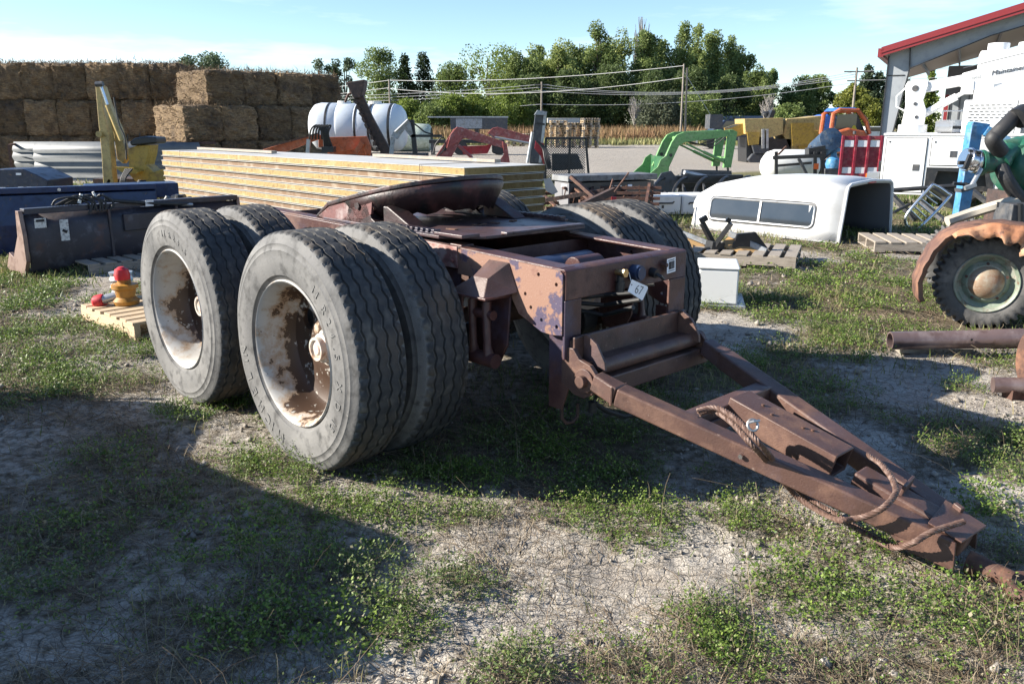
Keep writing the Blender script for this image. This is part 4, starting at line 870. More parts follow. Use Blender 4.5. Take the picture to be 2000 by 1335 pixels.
# ------------------------------------------------------------------ poles and wires
m_pole = mat('grey_pole_wood', (.26,.225,.19), .9, 0, [((.15,.12,.1),5,.5,.7)]); m_wire = mat('power_wire', (.5,.5,.5), .5, .3)
def pole(label, u, vtop, y, r, arms=(), twin=0, stay=None):
    p = survey(u,vtop,y); t = thing('utility_pole', label, 'pole', (p.x,y,0), 0, 'utility poles')
    B().cyl((0,0,-.2),(0,0,p.z),r,r*.75,n=10).build('pole_shaft', m_pole, t)
    if twin: B().cyl((twin,.1,-.2),(twin*.7,.1,p.z-.3),r*.9,r*.7,n=10).build('pole_shaft', m_pole, t)
    for dz, w_ in arms: B().box(-w_/2,w_/2,-.06,.06,p.z-dz-.06,p.z-dz+.06).build('cross_arm', m_pole, t)
    if stay: B().tube([(0,0,p.z-.6),stay],.02,5).build('stay_wire', m_wire, t)
    return p
pA = pole('double wooden pole with a stay wire before the poplar wood', 1336, 125, 76, .10, twin=.45, stay=(4.2,0,.2)); pB = pole('thin wooden pole behind the grey chute', 1058, 160, 92, .12, arms=((.3,1.6),)); pC = pole('thin wooden pole above the white tank', 760, 155, 96, .13); pD = pole('brown pole with a cross arm left of the shed column', 1674, 132, 88, .14, arms=((.4,2.6),(1.3,1.8)))
def wire(a, b, sag, label):
    a, b = Vector(a), Vector(b); pts = []
    for i in range(25):
        t=i/24; p=a.lerp(b,t); p.z -= sag*4*t*(1-t); pts.append(p)
    o = B().tube(pts,.026,5).build('power_line', m_wire); tag(o, label, 'wire', 'overhead wires')
dn = lambda p, d: Vector((p.x,p.y,p.z-d))
wire(dn(pC,.1), dn(pA,.15), .5, 'upper wire between the white tank pole and the double pole'); wire(dn(pC,1.0), dn(pA,1.15), .9, 'lower wire between the white tank pole and the double pole')
far_l = Vector((-46,104,5.9))
for i,(d0,d1) in enumerate(((.25,.6),(.55,1.05),(.9,1.5),(2.3,2.4))):
    wire(dn(far_l,d0*1.0), dn(pB,d0), .9, '%s of the wires running left from the thin pole behind the chute' % ['topmost','second','third','lowest'][i])
    wire(dn(pB,d0), dn(pD,d1*.6), 1.4-.2*i, '%s of the wires running right from the thin pole behind the chute' % ['topmost','second','third','lowest'][i])
wire(dn(pC,.1), Vector((-46,120,5.2)), .3, 'wire running left from the white tank pole, upper one'); wire(dn(pC,.9), Vector((-46,120,4.4)), .3, 'wire running left from the white tank pole, lower one')
wire(dn(pD,.35), Vector((60,80,9.0)), .6, 'upper wire leading right from the brown cross arm pole'); wire(dn(pD,1.25), Vector((60,80,8.2)), .6, 'lower wire leading right from the brown cross arm pole')
# ------------------------------------------------------------------ things standing in the yard
class Th:
    """a thing placed at its surveyed spot; rel() gives surveyed points in the thing's own frame"""
    def __init__(s, name, label, cat, loc, rz=0, group=None):
        s.loc = Vector((loc[0],loc[1],loc[2] if len(loc) > 2 else 0)); s.o = thing(name,label,cat,s.loc,rz,group)
    def rel(s, u, v, D): return survey(u,v,D)-s.loc
    def slab(s, name, m, D, pts, thick, bevel=0):
        q = [s.rel(u,v,D) for u,v in pts]; y0 = D-s.loc.y
        return B().prism([(p.x,p.z) for p in q], y0, y0+thick).build(name, m, s.o, smooth=0, bevel=bevel)
    def bar(s, name, m, p0, p1, w, h=None, round_=True):
        a = s.rel(*p0); b_ = s.rel(*p1)
        bb = B().cyl(a,b_,w/2,n=12) if round_ else B().beam(a,b_,w,h or w)
        return bb.build(name, m, s.o, smooth=35 if round_ else 0)
    def hose(s, name, m, pts, r): return B().tube(smoothpath([s.rel(*p) for p in pts],6),r,7).build(name, m, s.o)
    def part(s, name, m, b, smooth=0, bevel=0): return b.build(name, m, s.o, smooth=smooth, bevel=bevel)

def pmat(name, c, dirt=(.2,.17,.13), rough=.45, amt=(.50,.74), metal=0): return mat(name, c, rough, metal, [(dirt,6,amt[0],amt[1],.75),((c[0]*.5,c[1]*.5,c[2]*.5),14,.5,.7),((.13,.085,.06),22,.62,.7,.8)], (60,.15,.004))
m_foam = mat('yellow_foam_edge', (.31,.22,.085), .85, 0, [((.20,.13,.05),18,.5,.66),((.40,.31,.17),8,.52,.7),((.10,.06,.03),26,.64,.72)], (60,.6,.01))
m_recess = mat('brown_joint_edge', (.17,.105,.06), .85, 0, [((.28,.22,.16),6,.5,.7)])
m_skin = mat('white_sheet_skin', (.48,.465,.43), .45, 0, [((.36,.33,.29),3,.5,.8)])
m_yellow = pmat('yellow_machine_paint', (.42,.27,.045), (.25,.15,.06)); m_paleyel = pmat('faded_yellow_paint', (.46,.34,.13), (.3,.2,.1)); m_orange = pmat('orange_paint', (.42,.10,.035), (.4,.2,.12)); m_redl = pmat('faded_red_paint', (.34,.085,.075), (.5,.3,.26), .5, (.5,.75)); m_red = pmat('red_paint', (.42,.03,.04), (.25,.1,.08)); m_crim = pmat('crimson_paint', (.24,.014,.035), (.3,.1,.1))
m_green = pmat('light_green_paint', (.15,.33,.11), (.25,.35,.18)); m_dgreen = pmat('dark_green_paint', (.03,.12,.05), (.1,.13,.08)); m_pumpg = pmat('pump_green_paint', (.02,.11,.07), (.08,.12,.09), .4); m_blue = pmat('light_blue_paint', (.06,.22,.42), (.25,.3,.35)); m_navy = pmat('navy_paint', (.012,.022,.055), (.08,.08,.08), .3); m_grey = pmat('grey_paint', (.30,.32,.34), (.2,.17,.14)); m_dgrey = pmat('dark_grey_paint', (.055,.06,.07), (.12,.11,.1)); m_galv = mat('galvanised_steel', (.42,.43,.44), .4, .6, [((.28,.27,.26),5,.5,.7)]); m_rblue = pmat('bright_blue_paint', (.03,.13,.48), (.1,.15,.3))
m_buck = mat('scraped_bucket_steel', (.045,.042,.054), .45, .2, [((.12,.065,.05),4,.56,.72,.7),((.10,.10,.12),9,.55,.72,.4),((.03,.028,.035),2.5,.5,.65,.4)], (40,.25,.004))
m_bucket_edge = mat('worn_bucket_edge', (.25,.17,.14), .5, .2, [((.14,.08,.06),8,.5,.68)])

# --- stack of insulated panels
A0 = survey(905,322,8.5); L0 = survey(315,291,14.8); ld_ = Vector((L0.x-A0.x, L0.y-A0.y, 0)); plen = ld_.length; pang = math.degrees(math.atan2(ld_.y, ld_.x))
NP = 10; TH_ = .087; ztop = 1.105; zb = ztop-NP*TH_
nth = ['topmost','second','third','fourth','fifth','sixth','seventh','eighth','ninth','bottom']
for i in range(NP):
    z0 = ztop-(i+1)*TH_; off = random.uniform(-.03,.03); oy = random.uniform(-.012,.012)
    t = thing('insulated_panel', 'white panel with yellow foam edge, %s of the stack' % (nth[i] + (' from the top' if 0 < i < 9 else '')), 'panel', (A0.x,A0.y,z0), pang, 'stacked insulated panels')
    ins = .003 if i % 2 == 0 else .03
    B().box(off,plen+off,-1.15+oy,-ins+oy,.0055,TH_-.0155).build('foam_core', m_foam if i % 2 == 0 else m_recess, t, smooth=0)
    B().box(off,off+.02,-1.15+oy,-.0022+oy,.006,TH_-.016).build('end_foam', m_foam, t, smooth=0)
    B().box(off+.003,plen+off+.01,-1.152+oy,.002+oy,TH_-.015,TH_-.010).build('top_skin', m_skin, t, smooth=0); B().box(off+.003,plen+off+.01,-1.152+oy,.002+oy,0,.005).build('bottom_skin', m_skin, t, smooth=0)
for k,(xx,lb) in enumerate(((.9,'wooden bearer under the near end of the panel stack'),(plen*.5,'wooden bearer under the middle of the panel stack'),(plen-1.0,'wooden bearer under the far end of the panel stack'))):
    o = B().box(-.06,.06,-1.2,.02,0,zb-.001).build('wood_bearer', m_wood, bevel=.004); place(o, Vector((A0.x,A0.y,0))+ld_.normalized()*xx, pang); tag(o, lb, 'timber', 'bearers under the panels')
def on_stack(x, y): 
    n_ = ld_.normalized(); q = Vector((n_.y,-n_.x,0)); return Vector((A0.x,A0.y,ztop))+n_*x+q*y
for (x0,x1,yy,lb) in ((.5,3.1,.9,'weathered board lying on the near end of the panel stack'),(plen-3.2,plen-.2,.55,'grey board lying on the far end of the panel stack')):
    a, b_ = on_stack(x0,yy), on_stack(x1,yy+.05); o = B().beam(a+Vector((0,0,.02)),b_+Vector((0,0,.02)),.09,.038).build('loose_board', m_wood, bevel=.003); tag(o, lb, 'board')
for x0,lb in ((plen-.85,'thin strapping wire round the far end of the panel stack'),(.75,'thin strapping wire round the near end of the panel stack')):
    p_ = [on_stack(x0,-.006), on_stack(x0,1.16)]; q_ = [Vector((p.x,p.y,zb)) for p in p_]
    o = B().tube([p_[0],p_[1],q_[1],q_[0]],.004,5,closed=True).build('strap_wire', m_rust); tag(o, lb, 'wire')

# --- white horizontal tank
t = Th('poly_tank','large white horizontal tank with black straps on a dark trailer frame','tank',(-4.5,23.6,0)); c0 = t.rel(608,247,23.6); c1 = t.rel(795,250,23.3); rad = .64
ax = (c1-c0); ln_ = ax.length; q = ax.to_track_quat('Z','Y').to_matrix().to_4x4()
m_tankw = mat('white_poly_tank', (.62,.66,.70), .35, 0, [((.5,.52,.54),3,.5,.8)], spec=.5)
prof = [(0,0),(.45,.02),(.75,.08),(.93,.18),(1.0,.34)]; pr = [(r*rad,h) for r,h in prof]
for k in range(4):
    s0 = .34+(ln_-.68)*k/4; s1 = .34+(ln_-.68)*(k+1)/4; pr += [(rad,s0+.06),(rad,s1-.05),(rad*.975,s1-.025),(rad*.975,s1),(rad,s1+.025)]
pr += [(r*rad,ln_-h) for r,h in reversed(prof)]
t.part('tank_shell', m_tankw, B().lathe(pr,40,Matrix.Translation(c0)@q), 40)
for k in (.22,.52,.66,.86):
    p = c0+ax*k; t.part('strap', m_black, B().lathe([(rad+.009,-.03),(rad+.009,.03),(rad-.03,.03),(rad-.03,-.03)],36,Matrix.Translation(p)@q,closed=True), 40)
for k in (.36,.68): p = c0+ax*k; t.part('filler_lid', m_offwhite, B().cyl((p.x,p.y,p.z+rad-.02),(p.x,p.y,p.z+rad+.05),.18,n=20))
for dy in (-.4,.4): t.part('trailer_beam', m_dgrey, B().box(c0.x-.1,c1.x+.5,dy-.05,dy+.05,.66,.78))
for k in (.25,.75): p = c0+ax*k; t.part('saddle', m_dgrey, B().box(p.x-.06,p.x+.06,-.5,.5,.781,p.z-rad+.12))
for dx in (.6,2.0):
    for dy in (-.7,.7): t.part('trailer_wheel', m_blackrub, B().cyl((c0.x+dx,dy-.12,.36),(c0.x+dx,dy+.12,.36),.36,n=24), 35)

# --- wrapped round bale, dark trailer, rusty arm, jack frame, chute
t = Th('wrapped_bale','greenish white wrapped round bale beyond the red loader','bale',(-5.5,52,0)); t.part('bale_wrap', mat('pale_bale_wrap',(.42,.47,.38),.5,0,[((.2,.24,.15),5,.5,.7),((.6,.64,.58),9,.5,.7)],(30,.4,.03)), B().lathe([(0,-1.45),(.7,-1.43),(.82,-1.3),(.84,-.6),(.80,-.1),(.85,.5),(.82,1.3),(.7,1.43),(0,1.45)],32,Matrix.Translation((-.9,0,.82))@Matrix.Rotation(R(90),4,'Y')), 50)
t.part('bale_end', mat('dark_silage',(.05,.055,.03),.9), B().cyl((.55,0,.82),(.58,0,.82),.6,n=28))
t = Th('flat_trailer','long dark steel trailer bed with grey headboard behind the red loaders','trailer',(-3,46,0)); t.part('deck', m_dgrey, B().box(-.3,2.75,-.6,.9,1.35,1.95)); t.part('side_panel', m_grey, B().box(.0,1.4,-.62,-.605,1.40,1.9)); t.part('top_rail', m_galv, B().box(-1.5,2.8,-.64,-.58,1.952,2.02)); 
for x in (.2,2.3): t.part('wheel', m_blackrub, B().cyl((x,-.6,.4),(x,-.35,.4),.4,n=20), 35)
t.part('chassis', m_black, B().box(-1.5,2.6,-.3,.6,.62,.8)); t.part('leg', m_dgrey, B().box(-1.4,-1.25,-.3,.6,0,.62)); t.part('leg', m_dgrey, B().box(1.0,1.2,-.3,.6,.8,1.35))
m_dkrust = mat('dark_greasy_rust', (.05,.032,.028), .7, 0, [((.13,.07,.05),8,.5,.7),((.02,.018,.018),14,.5,.7)], (40,.6,.01))
t = Th('digging_arm','dark rusty digging boom with a toothed bucket raised at its tip','digging arm',(-3.3,20.4,0))
t.slab('boom', m_dkrust, 20.4, [(690,188),(708,185),(728,230),(766,300),(748,306),(722,262),(704,225)], .16); t.slab('bucket', m_dkrust, 20.3, [(675,161),(712,155),(709,175),(704,192),(690,192),(682,176)], .5, .02)
t.part('hose', m_rust, B().tube([t.rel(690,180,20.35),t.rel(680,185,20.35),t.rel(674,200,20.35)],.03,6))
for k in range(9):
    u, v = 703+k*5.2, 200+k*11.5; p = t.rel(u-8,v,20.35); t.part('chain_tooth', m_dkrust, B().obox((p.x,p.y,p.z),(.10,.14,.06),(0,30+k*9,0)))
t.part('foot', m_dkrust, B().box(.1,.75,-.1,.5,0,.6))
t = Th('hydraulic_jack_frame','grey hydraulic arm bolted to a black upright frame left of the red loader','frame',(-2.3,20,0))
t.slab('arm_plate', m_grey, 20, [(764,265),(768,258),(795,238),(800,235),(806,262),(800,266),(790,252),(776,272)], .12); t.bar('cylinder', m_galv, (772,258,19.9),(797,234,19.9),.06); t.bar('strut', m_grey, (768,268,19.9),(764,302,19.9),.06,.1,False); t.slab('post', m_black, 20.1, [(800,234),(808,234),(815,300),(806,302)], .12); t.part('beam', m_black, B().box(t.rel(800,268,20).x,t.rel(862,268,20).x,.1,.22,t.rel(800,268,20).z,t.rel(800,263,20).z)); t.hose('hose', m_blackrub, [(800,236,20),(815,246,20),(830,258,20),(846,262,20)], .018); t.part('base', m_black, B().box(-.3,.6,-.3,.5,0,.5))
t = Th('metal_chute','tall tilted grey sheet metal chute behind the mesh gate','chute',(1.05,23,0))
t.slab('chute_body', m_dgrey, 23, [(1046,222),(1068,222),(1056,318),(1034,318)], .45); t.slab('chute_side', m_galv, 22.98, [(1062,224),(1068,222),(1057,318),(1052,318)], .015); t.slab('chute_lip', m_grey, 22.9, [(1044,224),(1050,215),(1069,218),(1067,225)], .6); t.slab('band', m_black, 22.97, [(1048,239),(1064,241),(1064,245),(1047,243)], .01); t.part('stand', m_dgrey, B().box(-.55,-.1,.05,.4,0,.62))

# --- orange loader frame
t = Th('orange_loader','orange loader frame with a clump of black hydraulic hoses','loader',(-5.3,21.3,0))
t.slab('side_arm', m_orange, 21.3, [(512,300),(514,292),(590,268),(622,262),(622,272),(570,292),(540,302)], .18, .01); t.slab('cross_plate', m_orange, 21.6, [(622,263),(640,268),(716,266),(724,285),(724,302),(714,302),(710,284),(690,292),(664,296),(650,290),(622,288)], .12, .01); t.slab('far_arm', m_orange, 22.2, [(640,290),(700,280),(712,270),(718,300),(640,304)], .18, .01)
t.bar('upright', m_galv, (603,272,21.2),(601,302,21.2),.09,.09,False); t.bar('brace', m_orange, (694,300,21.5),(708,278,21.5),.12,.12,False); t.bar('top_rail', m_rust, (512,290,21.2),(620,261,21.2),.04,.04,False)
t.part('valve_block', m_black, B().box(*(t.rel(632,298,21.1).x,t.rel(655,298,21.1).x),-.4,-.1,t.rel(632,297,21.1).z,t.rel(632,286,21.1).z))
for k in range(6):
    u = 634+k*3.2; t.hose('hydraulic_hose', m_blackrub, [(u,290,21.0),(u-4-k,262,20.9),(u-14+k*2,245,20.9),(u-26+k*2,252,20.9),(u-30+k*3,272,21.0)], .022)
t.slab('foot_plate', m_orange, 21.7, [(512,300),(512,330),(540,330),(560,300)], .1); t.slab('foot_plate', m_orange, 21.7, [(700,300),(700,330),(724,330),(724,300)], .1)

# --- red and green front loaders
def loader(label, x0, y0, rz, pm, hub, mirror=1, group='tractor loaders', bucket=None, sc=1.0):
    t = Th('front_loader', label, 'loader', (x0,y0,0), rz, group)
    for k, yy in enumerate((0, .95*sc)):
        elbow = [(.0,.35),(.18,.35),(.42,.95),(.60,1.18),(.72,1.20),(.58,.98),(.50,.78)] 
        arm = [(.0,.32),(.22,.28),(.50,.92),(.66,1.02),(1.98,1.18),(2.05,1.22),(2.03,1.36),(.62,1.30),(.42,1.22),(.28,1.02)]
        arm = [(a*sc*mirror,c*sc) for a,c in arm]; t.part('loader_arm', pm, B().prism(arm, yy,yy+.10*sc), 0, .008)
        post = [(1.86,.30),(2.08,.30),(2.20,1.30),(2.06,1.37),(1.95,1.36)]; post = [(a*sc*mirror,c*sc) for a,c in post]; t.part('mount_post', pm, B().prism(post, yy-.012,yy+.12*sc), 0, .006)
        t.part('lift_cylinder', m_galv if hub else pm, B().cyl((.72*sc*mirror,yy+.05,.98*sc),(1.3*sc*mirror,yy+.05,.72*sc),.028*sc,n=10).cyl((1.25*sc*mirror,yy+.05,.745*sc),(1.92*sc*mirror,yy+.05,.45*sc),.045*sc,n=12), 35)
        t.part('pivot_hole', m_black, B().cyl((.27*sc*mirror,yy-.006,.66*sc),(.27*sc*mirror,yy+.106*sc,.66*sc),.05*sc,n=16))
        t.part('tilt_link', pm, B().beam((.45*sc*mirror,yy+.05,1.16*sc),(.10*sc*mirror,yy+.05,.5*sc),.05*sc,.06*sc))
    t.part('torque_tube', pm, B().cyl((.62*sc*mirror,.1*sc,1.12*sc),(.62*sc*mirror,.95*sc,1.12*sc),.06*sc,n=14), 35)
    t.part('cross_beam', pm, B().box(min(1.9*sc*mirror,2.0*sc*mirror),max(1.9*sc*mirror,2.0*sc*mirror),.12*sc,.94*sc,.45*sc,.6*sc))
    for k in range(3): t.part('hose', m_blackrub, B().tube(smoothpath([(1.95*sc*mirror,.2+.2*k,1.2*sc),(1.6*sc*mirror,.3+.15*k,.9*sc+.08*k),(1.2*sc*mirror,.25+.1*k,.95*sc),(.8*sc*mirror,.2+.1*k,1.05*sc)],6),.02,6))
    for yy in (0,.95*sc): t.part('stand_leg', m_black, B().beam((2.0*sc*mirror,yy+.05,.34*sc),(2.03*sc*mirror,yy+.05,0),.05,.05))
    if bucket:
        bm_, y0_, y1_ = bucket
        pts = [(.10,.06),(.02,.45),(-.12,.62),(-.16,.60),(-.08,.42),(-.55,.0),(-.5,-.01),(.0,.0)]
        t.part('bucket_shell', bm_, B().prism([(a*sc*mirror,c*sc) for a,c in [(.12,.0),(.12,.56),(.04,.62),(.05,.5),(.04,.06),(-.5,.03),(-.52,.0)]], y0_,y1_), 0, .006)
        for yy in (y0_,y1_-.03): t.part('bucket_side', pm, B().prism([(a*sc*mirror,c*sc) for a,c in [(.13,-.01),(.13,.6),(.04,.66),(-.12,.55),(-.2,.35),(-.54,.06),(-.54,-.01)]], yy-.015,yy+.03))
    return t
loader('light green tractor loader with arms and a dark green bucket',4.42,24.8,6,m_green,False,1,bucket=(m_dgreen,-.35,1.4),sc=1.03)
t = Th('front_loader','faded red tractor loader with raised elbow left of the chute','loader',(-1.6,25,0),0,'tractor loaders')
t.slab('loader_arm', m_redl, 25, [(848,310),(886,252),(893,248),(902,249),(985,277),(990,284),(982,289),(908,270),(899,274),(880,310)], .12, .01); t.slab('elbow_plate', m_redl, 24.97, [(880,262),(893,247),(906,255),(900,275),(886,282),(872,290)], .18, .01); t.slab('mount_post', m_redl, 24.98, [(981,276),(990,281),(996,318),(972,318),(984,302)], .16, .01); t.part('pivot_hole', m_black, B().cyl(t.rel(869,291,24.99),t.rel(869,291,25.2),.055,n=14)); t.bar('lift_cylinder', m_redl, (895,284,25.06),(922,308,25.06),.10); t.bar('cylinder_rod', m_chrome, (905,292,25.06),(930,315,25.06),.05)
t.slab('far_arm', m_redl, 26.2, [(952,260),(962,250),(972,248),(1036,266),(1044,276),(1036,282),(976,266),(966,272)], .12, .01); t.bar('far_cylinder', m_galv, (966,268,26.1),(1036,280,26.1),.07); t.slab('cross_plate', m_red, 25.7, [(900,286),(950,284),(962,280),(952,300),(905,302)], .1); t.slab('far_post', m_redl, 26.3, [(1030,268),(1044,272),(1048,318),(1034,318)], .14)
t.hose('hose', m_blackrub, [(846,300,24.9),(852,280,24.9),(866,268,24.9),(868,290,24.9),(850,310,24.9)], .02); t.hose('hose', m_blackrub, [(955,262,25.9),(968,275,25.8),(962,296,25.8),(975,300,25.8)], .02)
for u in (860,985,1040): t.part('stand_leg', m_black, B().beam((t.rel(u,300,25.3).x,.3,.55),(t.rel(u,300,25.3).x,.3,0),.06,.06))
# --- mesh tailgate ramp
t = Th('mesh_ramp_gate','black mesh trailer ramp gate standing behind the toolbox','ramp gate',(1.25,19,0)); a, b_ = t.rel(1066,270,19), t.rel(1144,268,19); zz0 = .28; top_ = a.z
for p0,p1 in (((a.x,0,top_),(b_.x,0,top_)),((a.x,0,zz0),(a.x,0,top_)),((b_.x+.1,0,zz0),(b_.x,0,top_)),((a.x,0,zz0),(b_.x+.1,0,zz0)),((a.x*.4+b_.x*.6,0,zz0),(a.x*.4+b_.x*.6,0,top_))): t.part('frame_bar', m_black, B().beam(p0,p1,.05,.05))
b = B(); wd = b_.x-a.x; hg = top_-zz0
for k in range(34):
    x0 = a.x-hg+ k*(wd+hg)/34
    for s in (1,-1):
        pa = Vector((x0,0.005*s,zz0)); pb = Vector((x0+hg,0.005*s,top_))
        if s < 0: pa.z, pb.z = pb.z, pa.z
        # clip to the frame
        if pa.x < a.x: f=(a.x-pa.x)/(pb.x-pa.x); pa = pa.lerp(pb,f)
        if pb.x > b_.x: f=(b_.x-pa.x)/(pb.x-pa.x); pb = pa.lerp(pb,f) if f > 0 else None
        if pb is not None and (pb-pa).length > .03: b.beam(pa,pb,.012,.012)
o = t.part('expanded_mesh', m_dgrey, b); o['kind'] = 'stuff'
t.bar('prop', m_galv, (1040,258,18.8),(1030,318,18.8),.07); t.slab('mud_flap', m_black, 19.1, [(1078,300),(1128,300),(1140,330),(1078,334)], .03); t.part('ring', m_black, B().tube([(b_.x+.15+.1*math.cos(q),-.05,.35+.1*math.sin(q)) for q in np.linspace(0,6.28,17)[:-1]],.02,6,closed=True))
for k in range(4): t.hose('hose', m_blackrub, [(1048,275,18.7),(1060+k*2,290,18.7),(1064+k*3,310,18.6),(1070+k*2,330,18.6)], .02)
t.slab('red_bracket', m_red, 19.2, [(1046,275),(1062,280),(1072,330),(1066,332),(1056,305),(1044,290)], .08)

# --- black toolbox
tb = survey(1112,333,13.4); t = Th('truck_toolbox','black steel truck toolbox with a pale lid end, among scrap','toolbox',(tb.x,13.4,0), 24)
t.part('body', m_black, B().box(.02,1.62,.0,.52,.02,.62), 0, .006); t.part('body_end', mat('dusty_grey_end',(.2,.2,.21),.5), B().box(.0,.018,.01,.51,.22,.62)); t.part('lid', pmat('dusty_black_lid',(.05,.053,.06),(.22,.22,.22),.35,(.35,.7)), B().box(-.03,1.66,-.04,.56,.64,.735), 0, .012); t.part('lid_end', m_galv, B().box(-.036,-.0305,-.03,.55,.645,.73)); t.part('latch', m_galv, B().box(.78,.98,-.012,-.001,.52,.56)); t.part('latch', m_paper, B().box(1.1,1.18,-.012,-.001,.53,.57)); t.part('warning_sticker', m_paper, B().box(-.008,-.001,.06,.26,.54,.59))

# --- rusty harrow sections
def harrow(label, x, y, rz, tilt, z):
    t = Th('spike_harrow', label, 'harrow', (x,y,z), rz, 'rusty harrow sections'); M_ = Matrix.Rotation(R(tilt),4,'X')
    for k in range(5):
        p = M_@Vector((0,k*.24,0)); q = M_@Vector((1.25,k*.24+.05,0)); t.part('tooth_bar', m_rust, B().beam(p,q,.05,.045))
        for j in range(6):
            c = p.lerp(q,(j+.3+.1*(k%2))/6); t.part('spike', m_rust, B().cyl(c+M_@Vector((0,0,.04)),c-M_@Vector((0,0,.15)),.012,.007,n=6))
    for x0 in (.15,1.05): t.part('side_bar', m_rust, B().beam(M_@Vector((x0,-.05,.04)),M_@Vector((x0,1.1,.04)),.045,.03))
    return t
harrow('rusty spike harrow section leaning flat, nearest the panel stack', .62,13.2,18,14,.16); harrow('rusty spike harrow section lying on top, against the toolbox', 1.0,12.8,-12,16,.26); harrow('rusty spike harrow section half buried at the bottom of the scrap', 1.3,12.7,32,22,.18)
t = Th('scrap_drawbar','heavy dark rusty drawbar lying across the harrow scrap','drawbar',(1.6,12.5,0)); t.bar('main_bar', m_dkrust, (1090,424,12.2),(1200,372,12.6),.10,.10,False); t.bar('lever', m_rust, (1200,375,12.5),(1228,337,12.6),.025); t.bar('lever', m_rust, (1190,372,12.6),(1197,350,12.7),.025); t.bar('link', m_rust, (1115,345,12.9),(1160,385,12.6),.06,.05,False); t.bar('link', m_dkrust, (1060,392,13),(1180,372,12.8),.06,.06,False); t.bar('post', m_red, (1198,418,12.6),(1199,384,12.6),.07,.07,False)
t.slab('sheet', m_galv, 13.6, [(1062,350),(1075,348),(1090,375),(1080,380),(1066,372)], .02); t.slab('sheet', m_galv, 13.4, [(1044,352),(1052,362),(1060,384),(1046,386)], .02)

# --- two white metal drawers
for k,(dx,lb) in enumerate(((0,'left of two white metal drawer boxes with black handle beside the scrap'),(.62,'right of two white metal drawer boxes with black handle beside the scrap'))):
    p = survey(1264,417,14.3); ca = math.cos(R(9)); t = thing('drawer_box', lb, 'drawer box', (p.x+dx*ca,14.3+dx*math.sin(R(9)),.02), 9, 'white drawer boxes')
    B().box(.0,.6,.0,.75,.0,.32).build('box_body', m_white, t, smooth=0, bevel=.008); B().box(.02,.58,-.016,-.001,.03,.30).build('drawer_front', m_white, t, smooth=0, bevel=.004); B().tube([(.12,-.02,.18),(.14,-.04,.20),(.30,-.045,.20),(.44,-.04,.20),(.47,-.02,.22)],.014,7).build('handle', m_black, t); B().box(.25,.29,-.02,-.0165,.11,.16).build('lock', m_black, t, smooth=0)
o = B().box(-.5,.0,.0,.8,.02,.30).build('white_panel_box', m_white, bevel=.006); place(o,(survey(1264,417,14.3).x-.55,14.25,0),9); tag(o,'plain white box end behind the rusty post beside the drawers','box')

# --- brush grapple with curved tines
t = Th('brush_grapple','black brush grapple with long curved tines before the green loader','grapple',(2.6,16.2,0), 14)
t.part('frame_beam', m_black, B().box(.45,2.15,.1,.22,.42,.56).box(.45,2.15,.35,.45,.30,.40), 0, .006); t.part('side_plate', m_dgrey, B().prism([(-.02,.05),(.35,.62),(.55,.66),(.70,.5),(.62,.1),(.3,.02)],.05,.08)); 
for k in range(5):
    x0 = .2+.45*k; t.part('tine', m_black, B().tube(smoothpath([(x0+.35,.2,.52),(x0+.05,-.1,.50),(x0-.22,-.38,.34),(x0-.30,-.48,.05)],5),[.03]*15+[.018],8))
    t.part('lower_tine', m_dgrey, B().beam((x0+.3,.35,.34),(x0+.05,-.55,.06),.035,.09))
t.part('cylinder', m_galv, B().cyl((.9,.2,.62),(1.5,.28,.50),.045,n=12)); t.part('mount_plate', m_dgrey, B().prism([(.9,.1),(2.2,.1),(2.1,.62),(1.0,.66)],.50,.53)); t.part('prop_bar', m_galv, B().cyl((-.05,-.55,.03),(.5,-.2,.22),.018,n=8))

# --- white camper shell
t = Th('camper_shell','white fibreglass pickup camper shell resting on the grass','camper shell',(2.71,12.58,0), -47.0)
st = [(0,.44,.74,.62),(.04,.53,.76,.60),(.32,.68,.775,.60),(.75,.775,.785,.60),(1.3,.815,.785,.60),(1.9,.81,.80,.61),(2.38,.765,.80,.61)]
def ssec(x,h,wb,wt):
    P=[]
    pts = [(wb,0),(wb-.02,.15*h/.8),(wb-.07,.45*h/.8),(wt+.085,h-.11),(wt+.06,h-.045),(wt-.01,h-.010),(wt*.5,h+.006),(0,h+.018)]
    for a,c in pts: P.append((x,-a+0,c))
    for a,c in reversed(pts[:-1]): P.append((x,a,c))
    return P
V=[];F=[]
for s in st: V += ssec(*s)
m_=15
for i in range(len(st)-1):
    for k in range(m_-1): F.append((i*m_+k,i*m_+k+1,(i+1)*m_+k+1,(i+1)*m_+k))
F.append(tuple(range(m_)))
V = [(x,y+.785,z+.005) for x,y,z in V]
o = B().add(V,F).build('shell_body', mat('white_gelcoat',(.62,.62,.61),.3,0,[((.46,.44,.41),2.5,.5,.8),((.36,.33,.29),9,.62,.78)],spec=.5), t.o, smooth=60); o.data.materials.append(mat('shade_grey_shell_inside',(.10,.10,.105),.8)); md = o.modifiers.new('s','SOLIDIFY'); md.thickness=.035; md.offset=-1; md.material_offset=1; md.material_offset_rim=0  # bare grey inside, its colour darkened to stand in for shade under the shell
def rrect(x0,x1,z0,z1,r,n=5):
    P=[]
    for cx,cz,a0 in ((x1-r,z1-r,0),(x0+r,z1-r,90),(x0+r,z0+r,180),(x1-r,z0+r,270)):
        for k in range(n+1): a=R(a0+90*k/n); P.append((cx+r*math.cos(a),cz+r*math.sin(a)))
    return P
